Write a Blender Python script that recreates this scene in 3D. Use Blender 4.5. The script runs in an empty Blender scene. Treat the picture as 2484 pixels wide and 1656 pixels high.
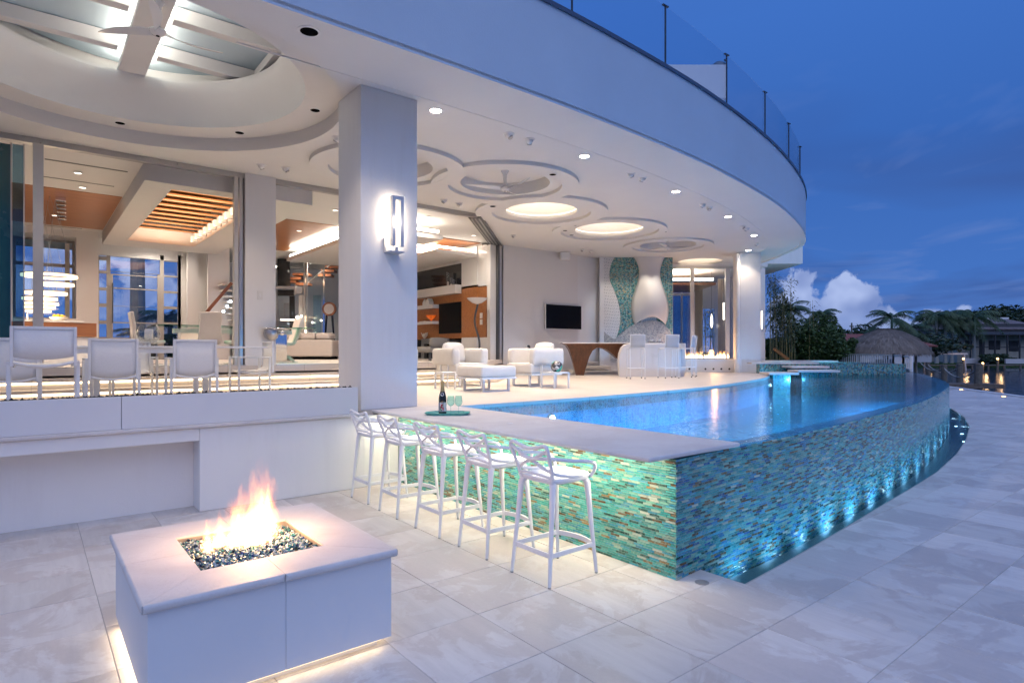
import bpy, bmesh, math, random
from mathutils import Vector, Matrix
random.seed(7)
R = math.radians
SC = bpy.context.scene
COL = SC.collection
# The survey of the place was made in units of 0.89 m; the last lines of the script bring everything to metres.
UNIT = 0.89
# ------------------------------------------------------------------ camera
TH = math.atan2(1848, 1468)                      # angle between the camera axis and the long axis of the house
cam_data = bpy.data.cameras.new('camera')
cam = bpy.data.objects.new('camera', cam_data)
COL.objects.link(cam)
cam.location = (0, 0, 1.835)
cam.rotation_euler = (R(90), 0, TH - R(90))
cam_data.sensor_width = 36
cam_data.lens = 36 * 1468 / 2484
cam_data.shift_y = 22 / 2484
cam_data.clip_start = 0.05
cam_data.clip_end = 3000
SC.camera = cam
FX, FY = math.cos(TH), math.sin(TH)              # camera axis on the ground
RX, RY = math.sin(TH), -math.cos(TH)             # to its right
# ------------------------------------------------------------------ world: dusk sky
W = bpy.data.worlds.new('World'); SC.world = W; W.use_nodes = True
def NT(tree):
    n, l = tree.nodes, tree.links
    def add(t, **k):
        nd = n.new(t)
        for a, v in k.items():
            if a.startswith('i_'):
                key = a[2:]; key = int(key) if key.isdigit() else key.replace('_', ' ')
                nd.inputs[key].default_value = v
            else: setattr(nd, a, v)
        return nd
    def math_(op, a, b=None, c=None, clamp=False):
        nd = n.new('ShaderNodeMath'); nd.operation = op; nd.use_clamp = clamp
        for i, v in enumerate((a, b, c)):
            if v is None: continue
            if isinstance(v, (int, float)): nd.inputs[i].default_value = v
            else: l.new(v, nd.inputs[i])
        return nd.outputs[0]
    def mix(f, a, b, mode='MIX'):
        nd = n.new('ShaderNodeMix'); nd.data_type = 'RGBA'; nd.blend_type = mode
        for s, v in ((0, f), (6, a), (7, b)):
            if isinstance(v, (int, float)): nd.inputs[s].default_value = v
            elif isinstance(v, tuple): nd.inputs[s].default_value = (*v, 1) if len(v) == 3 else v
            else: l.new(v, nd.inputs[s])
        return nd.outputs[2]
    def ramp(f, stops, interp='LINEAR'):
        nd = n.new('ShaderNodeValToRGB'); cr = nd.color_ramp; cr.interpolation = interp
        while len(cr.elements) < len(stops): cr.elements.new(0.5)
        for e, (p, c) in zip(cr.elements, stops):
            e.position = p; e.color = (c, c, c, 1) if isinstance(c, (int, float)) else (*c, 1)
        if f is not None: l.new(f, nd.inputs[0])
        return nd.outputs[0]
    return n, l, add, math_, mix, ramp
def build_world():
    t = W.node_tree; t.nodes.clear()
    n, l, add, ma, mix, ramp = NT(t)
    tc = add('ShaderNodeTexCoord')
    sep = add('ShaderNodeSeparateXYZ'); l.new(tc.outputs['Generated'], sep.inputs[0])
    el = sep.outputs[2]
    base = ramp(ma('ADD', el, 0.02, clamp=True), [(0.0, (0.075, 0.145, 0.37)), (0.12, (0.038, 0.118, 0.37)), (0.30, (0.026, 0.094, 0.33)), (0.60, (0.038, 0.125, 0.42)), (1.0, (0.08, 0.18, 0.48))])
    sky = add('ShaderNodeTexSky', sky_type='NISHITA', sun_disc=False, sun_elevation=R(-2.0), sun_rotation=R(215))
    base = mix(0.12, base, mix(1.0, sky.outputs[0], (0.1, 0.1, 0.1), 'MULTIPLY'))
    # flat banks of cloud: the direction is projected on a high plane
    den = ma('ADD', ma('MAXIMUM', el, 0.0), 0.07)
    cv = add('ShaderNodeCombineXYZ')
    l.new(ma('DIVIDE', sep.outputs[0], den), cv.inputs[0]); l.new(ma('DIVIDE', sep.outputs[1], den), cv.inputs[1])
    nz = add('ShaderNodeTexNoise', i_Scale=0.5, i_Detail=3, i_Roughness=0.52, i_Distortion=0.5); l.new(cv.outputs[0], nz.inputs['Vector'])
    low = ramp(el, [(0.0, 0.5), (0.10, 1.0), (0.24, 0.9), (0.42, 0.35), (1.0, 0.3)])
    bank = ma('MULTIPLY', ramp(nz.outputs[0], [(0.46, 0.0), (0.66, 1.0)]), low)
    c = mix(ma('MULTIPLY', bank, 0.8), base, (0.028, 0.055, 0.175))
    nz2 = add('ShaderNodeTexNoise', i_Scale=1.3, i_Detail=4, i_Roughness=0.55, i_Distortion=0.6); l.new(cv.outputs[0], nz2.inputs['Vector'])
    wisp = ma('MULTIPLY', ramp(nz2.outputs[0], [(0.54, 0.0), (0.72, 1.0)]), low)
    c = mix(ma('MULTIPLY', wisp, 0.28), c, (0.13, 0.18, 0.36))
    # heaped clouds low over the water
    nz3 = add('ShaderNodeTexNoise', i_Scale=19.0, i_Detail=5, i_Roughness=0.58, i_Distortion=0.3); l.new(tc.outputs['Generated'], nz3.inputs['Vector'])
    def lobe(ux, top, wid, amp, base_el):
        az = Vector((FX + RX * ux, FY + RY * ux, 0)).normalized(); side = Vector((az.y, -az.x, 0))
        d = add('ShaderNodeVectorMath', operation='DOT_PRODUCT', i_1=tuple(side)); l.new(tc.outputs['Generated'], d.inputs[0])
        f = add('ShaderNodeVectorMath', operation='DOT_PRODUCT', i_1=tuple(az)); l.new(tc.outputs['Generated'], f.inputs[0])
        x = ma('DIVIDE', d.outputs['Value'], wid); x2 = ma('MULTIPLY', x, x)
        y = ma('DIVIDE', ma('SUBTRACT', el, base_el), top); y2 = ma('MULTIPLY', y, y)
        s = ma('MULTIPLY', ma('SUBTRACT', 1.0, ma('ADD', x2, y2)), amp)
        return ma('SUBTRACT', ma('MULTIPLY', ma('ADD', ma('MAXIMUM', s, -0.6), 0.6), ma('GREATER_THAN', f.outputs['Value'], 0.0)), 0.6)
    hp = ma('MAXIMUM', lobe(0.470, 0.092, 0.062, 0.68, 0.032), lobe(0.540, 0.082, 0.062, 0.68, 0.03))
    hp = ma('MAXIMUM', hp, lobe(0.60, 0.05, 0.05, 0.55, 0.02)); hp = ma('MAXIMUM', hp, lobe(0.71, 0.03, 0.045, 0.3, 0.025))
    hp = ma('MAXIMUM', hp, lobe(-2.2, 0.10, 0.16, 0.4, 0.03)); hp = ma('MAXIMUM', hp, lobe(-0.72, 0.07, 0.12, 0.35, 0.1))
    heap = ramp(ma('ADD', ma('MULTIPLY', ma('SUBTRACT', nz3.outputs[0], 0.5), 1.9), ma('ADD', hp, 0.38)), [(0.44, 0.0), (0.56, 1.0)])
    tone = add('ShaderNodeTexNoise', i_Scale=20.0, i_Detail=2); l.new(tc.outputs['Generated'], tone.inputs['Vector'])
    hc = mix(ramp(tone.outputs[0], [(0.35, 0.0), (0.65, 1.0)]), (0.13, 0.18, 0.36), (0.27, 0.33, 0.52))
    c = mix(ma('MULTIPLY', heap, ramp(el, [(0.0, 0.35), (0.08, 0.9)])), c, hc)
    bg = add('ShaderNodeBackground'); l.new(c, bg.inputs[0]); bg.inputs[1].default_value = 1.0
    out = add('ShaderNodeOutputWorld'); l.new(bg.outputs[0], out.inputs[0])
build_world()
W.cycles.sampling_method = 'NONE'        # an even sky needs no importance map
sun = bpy.data.lights.new('sun', 'SUN'); sun_o = bpy.data.objects.new('sun', sun); COL.objects.link(sun_o)
sun.energy = 0.72; sun.angle = R(80); sun.color = (0.83, 0.87, 1.0)       # afterglow behind the photographer
sun_o.rotation_euler = Vector((0.35, 0.5, -0.8)).to_track_quat('-Z', 'Y').to_euler()
# ------------------------------------------------------------------ exposure and render settings
SC.view_settings.view_transform = 'Standard'; SC.view_settings.look = 'None'
SC.view_settings.exposure = 0.72; SC.view_settings.gamma = 1.0; SC.view_settings.use_curve_mapping = False
SC.render.engine = 'CYCLES'
cy = SC.cycles
cy.use_denoising = True
try: cy.denoiser = 'OPENIMAGEDENOISE'; cy.denoising_input_passes = 'RGB_ALBEDO_NORMAL'
except Exception: pass
cy.max_bounces = 6; cy.diffuse_bounces = 3; cy.glossy_bounces = 3; cy.transmission_bounces = 3; cy.transparent_max_bounces = 12
cy.caustics_reflective = False; cy.caustics_refractive = False; cy.sample_clamp_indirect = 4.0; cy.sample_clamp_direct = 0.0
cy.use_adaptive_sampling = True; cy.adaptive_threshold = 0.02; cy.adaptive_min_samples = 20
cy.volume_step_rate = 1.0; cy.volume_max_steps = 128
# ------------------------------------------------------------------ mesh helpers
class MB:
    """collects shapes, then links them as one mesh object"""
    def __init__(s): s.v = []; s.f = []; s.c = []; s.col = None
    def add(s, vs, fs):
        o = len(s.v); s.v += [tuple(p) for p in vs]; s.f += [tuple(i + o for i in f) for f in fs]
        if s.col is not None: s.c += [s.col] * len(fs)
        return s
    def box(s, x0, y0, z0, x1, y1, z1):
        if x0 > x1: x0, x1 = x1, x0
        if y0 > y1: y0, y1 = y1, y0
        if z0 > z1: z0, z1 = z1, z0
        return s.add([(x0,y0,z0),(x1,y0,z0),(x1,y1,z0),(x0,y1,z0),(x0,y0,z1),(x1,y0,z1),(x1,y1,z1),(x0,y1,z1)],
                     [(3,2,1,0),(4,5,6,7),(0,1,5,4),(1,2,6,5),(2,3,7,6),(3,0,4,7)])
    def prism(s, poly, z0, z1):
        a = sum(poly[i-1][0]*poly[i][1]-poly[i][0]*poly[i-1][1] for i in range(len(poly)))
        if a < 0: poly = poly[::-1]
        n = len(poly)
        return s.add([(x,y,z0) for x,y in poly]+[(x,y,z1) for x,y in poly],
                     [tuple(range(n-1,-1,-1)), tuple(range(n,2*n))]+[(i,(i+1)%n,n+(i+1)%n,n+i) for i in range(n)])
    def bar(s, p, q, w, h, up=(0,0,1)):
        p, q = Vector(p), Vector(q); d = (q-p).normalized(); u = Vector(up)
        sd = d.cross(u)
        if sd.length < 1e-4: sd = d.cross(Vector((0,1,0)))
        sd.normalize(); u = sd.cross(d); sd = sd*w/2; u = u*h/2
        vs = [p-sd-u,p+sd-u,p+sd+u,p-sd+u,q-sd-u,q+sd-u,q+sd+u,q-sd+u]
        return s.add(vs, [(0,1,2,3),(7,6,5,4),(4,5,1,0),(5,6,2,1),(6,7,3,2),(7,4,0,3)])
    def tube(s, pts, r, n=8, closed=False, flat=1.0):
        pts = [Vector(p) for p in pts]; m = len(pts)
        rr = r if isinstance(r, (list, tuple)) else [r]*m
        vs = []; ref = None
        for i, p in enumerate(pts):
            a = pts[(i-1) % m] if (i or closed) else pts[0]; b = pts[(i+1) % m] if (i < m-1 or closed) else pts[-1]
            d = (b-a).normalized()
            if ref is None:
                ref = Vector((0,0,1)) if abs(d.z) < 0.9 else Vector((1,0,0))
            x = d.cross(ref)
            if x.length < 1e-5: x = d.cross(Vector((0.3,1,0.2)))
            x.normalize(); y = x.cross(d); ref = y
            for k in range(n):
                t = 2*math.pi*k/n
                vs.append(p + x*math.cos(t)*rr[i] + y*math.sin(t)*rr[i]*flat)
        fs = []
        for i in range(m if closed else m-1):
            for k in range(n):
                j = (i+1) % m
                fs.append((i*n+k, i*n+(k+1)%n, j*n+(k+1)%n, j*n+k))
        if not closed: fs += [tuple(range(n-1,-1,-1)), tuple(range((m-1)*n, m*n))]
        return s.add(vs, fs)
    def lathe(s, prof, n=24, c=(0,0,0), caps=True):
        vs = []; fs = []
        for r, z in prof:
            for k in range(n):
                t = 2*math.pi*k/n; vs.append((c[0]+r*math.cos(t), c[1]+r*math.sin(t), c[2]+z))
        for i in range(len(prof)-1):
            for k in range(n): fs.append((i*n+k, i*n+(k+1)%n, (i+1)*n+(k+1)%n, (i+1)*n+k))
        if caps:
            if prof[0][0] > 1e-4: fs.append(tuple(range(n-1,-1,-1)))
            if prof[-1][0] > 1e-4: fs.append(tuple(range((len(prof)-1)*n, len(prof)*n)))
        return s.add(vs, fs)
    def sphere(s, c, r, n=16, m=10, sz=1.0):
        return s.lathe([(max(1e-5, r*math.sin(math.pi*i/m)), -r*sz*math.cos(math.pi*i/m)) for i in range(m+1)], n, c, False)
    def strip(s, pts, z0, z1):
        n = len(pts)
        return s.add([(x,y,z0) for x,y in pts]+[(x,y,z1) for x,y in pts], [(i,i+1,n+i+1,n+i) for i in range(n-1)])
    def build(s, name, m, parent=None, smooth=False, bevel=0.0, seg=2, loc=None, subsurf=0, cols=False):
        me = bpy.data.meshes.new(name); me.from_pydata(s.v, [], s.f); me.validate(); 
        if s.c and len(s.c) == len(me.polygons):
            at = me.color_attributes.new('Col', 'FLOAT_COLOR', 'CORNER')
            k = 0; buf = []
            for i, p in enumerate(me.polygons): buf += list(s.c[i]) * p.loop_total
            at.data.foreach_set('color', buf)
        me.update()
        o = bpy.data.objects.new(name, me); COL.objects.link(o)
        if m is not None: me.materials.append(MAT[m] if isinstance(m, str) else m)
        if smooth:
            me.polygons.foreach_set('use_smooth', [True]*len(me.polygons))
            try: me.set_sharp_from_angle(angle=R(38))
            except Exception: pass
        if parent is not None: o.parent = parent
        if loc is not None: o.location = loc
        if bevel:
            b = o.modifiers.new('bevel', 'BEVEL'); b.width = bevel; b.segments = seg; b.limit_method = 'ANGLE'; b.angle_limit = R(40); b.harden_normals = False
            if smooth is False: me.polygons.foreach_set('use_smooth', [False]*len(me.polygons))
        if subsurf:
            q = o.modifiers.new('sub', 'SUBSURF'); q.levels = subsurf; q.render_levels = subsurf
        return o
def tag(o, label=None, cat=None, group=None, kind=None):
    for k, v in (('label', label), ('category', cat), ('group', group), ('kind', kind)):
        if v: o[k] = v
    return o
def thing(name, label, cat, loc=(0,0,0), rz=0.0, group=None):
    o = bpy.data.objects.new(name, None); COL.objects.link(o); o.empty_display_size = 0.2
    o.location = loc; o.rotation_euler = (0, 0, rz)
    return tag(o, label, cat, group, 'thing')
def copy_tree(o, loc=None, rz=None, label=None, group=None, parent=None, scale=None):
    c = o.copy(); COL.objects.link(c)
    if parent is not None: c.parent = parent
    for ch in list(o.children): copy_tree(ch, parent=c)
    if loc is not None: c.location = loc
    if rz is not None: c.rotation_euler = (0, 0, rz)
    if label: c['label'] = label
    if group: c['group'] = group
    if scale: c.scale = (scale,)*3 if isinstance(scale, (int, float)) else scale
    return c
def lamp(name, typ, loc, energy, color, parent=None, size=0.1, size_y=None, direction=None, spot=None, blend=0.4):
    d = bpy.data.lights.new(name, typ); d.energy = energy; d.color = color
    if typ == 'AREA':
        d.size = size
        if size_y: d.shape = 'RECTANGLE'; d.size_y = size_y
        else: d.shape = 'DISK'
    else: d.shadow_soft_size = size
    if typ == 'SPOT': d.spot_size = R(spot or 100); d.spot_blend = blend
    o = bpy.data.objects.new(name, d); COL.objects.link(o); o.location = loc
    if direction is not None: o.rotation_euler = Vector(direction).to_track_quat('-Z', 'Y').to_euler()
    if parent is not None: o.parent = parent
    return o
def circle(cx, cy, r, n=64, a0=0.0, a1=2*math.pi):
    return [(cx+r*math.cos(a0+(a1-a0)*i/n), cy+r*math.sin(a0+(a1-a0)*i/n)) for i in range(n)]
def plate(name, m, outline, holes, z0, z1, parent=None):
    """flat slab with holes, filled as a 2D curve"""
    cu = bpy.data.curves.new(name, 'CURVE'); cu.dimensions = '2D'; cu.fill_mode = 'BOTH'; cu.extrude = (z1-z0)/2
    for poly in [outline]+holes:
        sp = cu.splines.new('POLY'); sp.points.add(len(poly)-1); sp.use_cyclic_u = True
        for p, q in zip(sp.points, poly): p.co = (q[0], q[1], 0, 1)
    tmp = bpy.data.objects.new('tmp', cu); COL.objects.link(tmp)
    bpy.context.view_layer.update()
    me = bpy.data.meshes.new_from_object(tmp.evaluated_get(bpy.context.evaluated_depsgraph_get()))
    bpy.data.objects.remove(tmp); bpy.data.curves.remove(cu)
    me.transform(Matrix.Translation((0, 0, (z0+z1)/2))); me.name = name
    me.materials.clear(); me.materials.append(MAT[m])
    o = bpy.data.objects.new(name, me); COL.objects.link(o)
    if parent is not None: o.parent = parent
    return o
def spline(pts, n):
    """Catmull-Rom through the points, n steps for each span"""
    P = [Vector(p) for p in pts]; P = [P[0]*2-P[1]] + P + [P[-1]*2-P[-2]]; out = []
    for i in range(1, len(P)-2):
        for k in range(n):
            t = k/n; a, b, c, d = P[i-1:i+3]
            out.append(0.5*((2*b)+(c-a)*t+(2*a-5*b+4*c-d)*t*t+(3*b-a-3*c+d)*t**3))
    out.append(P[-2]); return out
def lerp_curve(pts):
    def f(x):
        if x <= pts[0][0]: return pts[0][1]
        for (a, b), (c, d) in zip(pts, pts[1:]):
            if x <= c: return b+(d-b)*(x-a)/(c-a)
        return pts[-1][1]
    return f
# ------------------------------------------------------------------ materials
MAT = {}
def mat(name, base=(0.8,0.8,0.8), rough=0.5, metal=0.0, var=0.0, vscale=3.0, bump=0.0, bscale=60.0, coat=0.0, emit=None, es=0.0, spec=0.5, sheen=0.0, rnd=0.0, extra=None, trans=0.0, ior=1.45, alpha=1.0):
    m = bpy.data.materials.new(name); m.use_nodes = True; t = m.node_tree; t.nodes.clear()
    n, l, add, ma, mix, ramp = NT(t)
    b = add('ShaderNodeBsdfPrincipled'); out = add('ShaderNodeOutputMaterial'); l.new(b.outputs[0], out.inputs[0])
    b.inputs['Base Color'].default_value = (*base, 1); b.inputs['Roughness'].default_value = rough; b.inputs['Metallic'].default_value = metal
    b.inputs['Coat Weight'].default_value = coat; b.inputs['Coat Roughness'].default_value = 0.06; b.inputs['Specular IOR Level'].default_value = spec
    b.inputs['Sheen Weight'].default_value = sheen; b.inputs['Transmission Weight'].default_value = trans; b.inputs['IOR'].default_value = ior; b.inputs['Alpha'].default_value = alpha
    if emit: b.inputs['Emission Color'].default_value = (*emit, 1); b.inputs['Emission Strength'].default_value = es
    tc = add('ShaderNodeTexCoord')
    col = None
    if var:
        nz = add('ShaderNodeTexNoise', i_Scale=vscale, i_Detail=6, i_Roughness=0.6); l.new(tc.outputs['Object'], nz.inputs['Vector'])
        d = tuple(c*(1-var) for c in base); u = tuple(min(1, c*(1+var*0.6)) for c in base)
        col = mix(ramp(nz.outputs[0], [(0.3, 0), (0.7, 1)]), d, u)
        rr = ma('ADD', ma('MULTIPLY', nz.outputs[0], 0.25), rough-0.12, clamp=True); l.new(rr, b.inputs['Roughness'])
    if rnd:
        oi = add('ShaderNodeObjectInfo'); k = ma('ADD', ma('MULTIPLY', oi.outputs['Random'], rnd*2), 1-rnd)
        cc = add('ShaderNodeCombineColor')
        for i in range(3): l.new(k, cc.inputs[i])
        col = mix(1.0, col if col is not None else base, cc.outputs[0], 'MULTIPLY')
    if col is not None: l.new(col, b.inputs['Base Color'])
    if bump:
        nb = add('ShaderNodeTexNoise', i_Scale=bscale, i_Detail=5, i_Roughness=0.6); l.new(tc.outputs['Object'], nb.inputs['Vector'])
        bp = add('ShaderNodeBump', i_Strength=bump, i_Distance=0.01); l.new(nb.outputs[0], bp.inputs['Height']); l.new(bp.outputs[0], b.inputs['Normal'])
    if extra: extra(n, l, add, ma, mix, ramp, b, tc, out)
    MAT[name] = m
    return m
def emis(name, color, strength):
    m = bpy.data.materials.new(name); m.use_nodes = True; t = m.node_tree; t.nodes.clear()
    n, l, add, ma, mix, ramp = NT(t)
    e = add('ShaderNodeEmission'); e.inputs[0].default_value = (*color, 1); e.inputs[1].default_value = strength
    o = add('ShaderNodeOutputMaterial'); l.new(e.outputs[0], o.inputs[0]); MAT[name] = m
WARM = (1.0, 0.80, 0.58); SOFT = (1.0, 0.88, 0.74); COOL = (0.62, 0.82, 1.0)
def weathered(n, l, add, ma, mix, ramp, b, tc, out):
    # faint rain streaks and trowel marks
    gm = add('ShaderNodeNewGeometry'); mp = add('ShaderNodeMapping'); mp.inputs['Scale'].default_value = (7, 7, 0.6); l.new(gm.outputs['Position'], mp.inputs[0])
    n1 = add('ShaderNodeTexNoise', i_Scale=1.0, i_Detail=5, i_Roughness=0.6); l.new(mp.outputs[0], n1.inputs['Vector'])
    n2 = add('ShaderNodeTexNoise', i_Scale=1.4, i_Detail=6, i_Roughness=0.6); l.new(gm.outputs['Position'], n2.inputs['Vector'])
    c = mix(ma('MULTIPLY', ma('MULTIPLY', ramp(n1.outputs[0], [(0.45, 0), (0.75, 1)]), ramp(n2.outputs[0], [(0.4, 0), (0.65, 1)])), 0.32), (0.80, 0.79, 0.785), (0.60, 0.57, 0.55))
    c = mix(ma('MULTIPLY', ramp(n2.outputs[0], [(0.3, 1), (0.7, 0)]), 0.10), c, (0.70, 0.685, 0.67)); l.new(c, b.inputs['Base Color'])
    n3 = add('ShaderNodeTexNoise', i_Scale=85, i_Detail=5, i_Roughness=0.65); l.new(gm.outputs['Position'], n3.inputs['Vector'])
    bp = add('ShaderNodeBump', i_Strength=0.3, i_Distance=0.01); l.new(ma('ADD', n3.outputs[0], ma('MULTIPLY', n2.outputs[0], 3.0)), bp.inputs['Height']); l.new(bp.outputs[0], b.inputs['Normal'])
mat('stucco', (0.80, 0.79, 0.785), 0.75, extra=weathered)
mat('stucco_smooth', (0.80, 0.78, 0.765), 0.6, var=0.02, vscale=0.8, bump=0.05, bscale=120)
mat('ceiling', (0.80, 0.785, 0.77), 0.7, var=0.025, vscale=1.1, bump=0.05, bscale=110)
mat('fascia', (0.52, 0.635, 0.765), 0.6, var=0.05, vscale=0.6, bump=0.2, bscale=45)
mat('cap_metal', (0.10, 0.13, 0.19), 0.4, metal=0.3)
mat('pale_blue', (0.50, 0.61, 0.68), 0.7, var=0.03, vscale=1.0)
mat('satin_metal', (0.62, 0.63, 0.66), 0.35, metal=0.5)
mat('panel', (0.70, 0.71, 0.735), 0.5, var=0.03, vscale=1.2, bump=0.05, bscale=60)
mat('white_paint', (0.82, 0.82, 0.82), 0.35, var=0.015, vscale=4)
mat('white_gloss', (0.84, 0.83, 0.82), 0.14, coat=0.4)
mat('stool_mesh', (0.50, 0.54, 0.60), 0.7, var=0.05, vscale=30)
mat('counter_white', (0.70, 0.685, 0.70), 0.3, var=0.03, vscale=2)
mat('white_metal', (0.80, 0.82, 0.85), 0.35, var=0.02, vscale=8)
mat('white_plastic', (0.83, 0.83, 0.845), 0.38, var=0.015, vscale=9)
mat('mesh_sling', (0.84, 0.85, 0.87), 0.7, var=0.03, vscale=40, bump=0.05, bscale=300)
mat('fabric', (0.74, 0.72, 0.70), 0.9, var=0.05, vscale=5, bump=0.35, bscale=260, sheen=0.2)
mat('leather', (0.76, 0.70, 0.65), 0.5, var=0.03, vscale=6, bump=0.08, bscale=120)
mat('grey_metal', (0.46, 0.46, 0.47), 0.32, metal=0.9, var=0.04, vscale=10)
mat('dark_metal', (0.10, 0.105, 0.115), 0.4, metal=0.6)
mat('frame_metal', (0.58, 0.57, 0.55), 0.4, metal=0.35, var=0.04, vscale=5)
mat('bronze', (0.36, 0.33, 0.30), 0.45, metal=0.3, var=0.06, vscale=4)
mat('chrome', (0.82, 0.82, 0.83), 0.06, metal=1.0)
mat('black', (0.004, 0.004, 0.004), 0.9, spec=0.02)
mat('grey_fabric', (0.20, 0.185, 0.17), 0.9, var=0.1, vscale=8)
mat('screen', (0.004, 0.004, 0.005), 0.35, spec=0.15)
mat('dark_gloss', (0.02, 0.02, 0.022), 0.1, coat=0.6)
mat('rubber', (0.03, 0.03, 0.032), 0.7)
mat('lava', (0.018, 0.018, 0.02), 0.6, var=0.4, vscale=12)
mat('grout', (0.43, 0.40, 0.385), 0.9, var=0.1, vscale=6)
mat('lawn', (0.035, 0.07, 0.02), 0.95, var=0.4, vscale=2.0, bump=0.6, bscale=40)
mat('terracotta', (0.24, 0.075, 0.06), 0.8, var=0.25, vscale=3, bump=0.4, bscale=12)
mat('grey_roof', (0.17, 0.14, 0.15), 0.85, var=0.25, vscale=1.2, bump=0.4, bscale=6)
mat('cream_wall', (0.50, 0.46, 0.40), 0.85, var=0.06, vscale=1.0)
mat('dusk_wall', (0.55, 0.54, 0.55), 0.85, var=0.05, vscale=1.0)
mat('screening', (0.035, 0.037, 0.045), 0.6)
mat('dock_wood', (0.17, 0.135, 0.11), 0.85, var=0.35, vscale=4, bump=0.4, bscale=20, rnd=0.15)
mat('pile', (0.17, 0.15, 0.125), 0.9, var=0.35, vscale=5, bump=0.4, bscale=20)
mat('rope', (0.42, 0.38, 0.33), 0.9, var=0.2, vscale=30)
mat('bark', (0.17, 0.15, 0.125), 0.9, var=0.3, vscale=6, bump=0.5, bscale=25)
mat('royal_trunk', (0.33, 0.33, 0.31), 0.8, var=0.15, vscale=3)
mat('candle', (0.80, 0.75, 0.66), 0.6, emit=(1, 0.8, 0.6), es=0.02)
mat('tray', (0.10, 0.42, 0.36), 0.3, var=0.25, vscale=14, coat=0.4)
mat('bottle_glass', (0.012, 0.016, 0.008), 0.06, coat=0.8)
mat('gold_foil', (0.62, 0.46, 0.20), 0.32, metal=0.85, var=0.15, vscale=30, bump=0.3, bscale=80)
mat('paper', (0.74, 0.74, 0.70), 0.6)
mat('label_red', (0.42, 0.03, 0.06), 0.5); mat('label_green', (0.05, 0.13, 0.06), 0.5); mat('label_blue', (0.04, 0.05, 0.16), 0.5)
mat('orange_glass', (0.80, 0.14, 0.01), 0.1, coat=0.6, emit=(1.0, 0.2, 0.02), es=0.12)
mat('lemon', (0.80, 0.50, 0.03), 0.45, var=0.1, vscale=9)
mat('coral', (0.72, 0.66, 0.56), 0.7, var=0.15, vscale=20)
mat('stone_white', (0.74, 0.70, 0.66), 0.5, var=0.08, vscale=3)
mat('curtain', (0.60, 0.55, 0.48), 0.9, var=0.05, vscale=3)
mat('teal_panel', (0.015, 0.085, 0.105), 0.25, coat=0.5, var=0.2, vscale=1.5)
mat('plank', (0.40, 0.17, 0.05), 0.7, var=0.2, vscale=6)
mat('switch', (0.75, 0.73, 0.70), 0.4)
emis('glow_warm', (1.0, 0.74, 0.42), 2.0); emis('glow_soft', (1.0, 0.90, 0.76), 9.0); emis('glow_strip', (1.0, 0.76, 0.47), 4.0)
emis('glow_ring', (1.0, 0.70, 0.40), 2.6); emis('glow_cool', (0.72, 0.87, 1.0), 10.0); emis('glow_pool', (0.55, 0.85, 1.0), 26.0)
emis('glow_down', (1.0, 0.90, 0.76), 38.0); emis('glow_sconce', (1.0, 0.84, 0.62), 1.8); emis('glow_orange', (1.0, 0.55, 0.22), 5.0)
emis('glow_dim', (1.0, 0.86, 0.7), 2.2)
def glass(name, tint=(0.97, 0.99, 1.0), refl=1.0, rough=0.0, thick=0.0):
    m = bpy.data.materials.new(name); m.use_nodes = True; t = m.node_tree; t.nodes.clear()
    n, l, add, ma, mix, ramp = NT(t)
    tr = add('ShaderNodeBsdfTransparent'); tr.inputs[0].default_value = (*tint, 1)
    gl = add('ShaderNodeBsdfGlossy'); gl.inputs['Roughness'].default_value = rough
    lw = add('ShaderNodeLayerWeight', i_Blend=0.5); fc = ma('ADD', ma('MULTIPLY', ma('POWER', lw.outputs['Facing'], 4.0), 0.75*refl), 0.045*refl, clamp=True)
    mx = add('ShaderNodeMixShader'); l.new(fc, mx.inputs[0]); l.new(tr.outputs[0], mx.inputs[1]); l.new(gl.outputs[0], mx.inputs[2])
    o = add('ShaderNodeOutputMaterial'); l.new(mx.outputs[0], o.inputs[0]); MAT[name] = m
glass('pane'); glass('rail_glass', (0.93, 0.96, 0.985), 0.9); glass('teal_glass', (0.80, 0.94, 0.93), 1.0); glass('clear_bowl', (0.96, 0.975, 0.98), 1.5); glass('edge_glass', (0.25, 0.70, 0.60), 1.0); glass('door_glass', (0.96, 0.985, 1.0), 1.0); glass('dark_glass', (0.35, 0.5, 0.6), 1.3)
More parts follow.
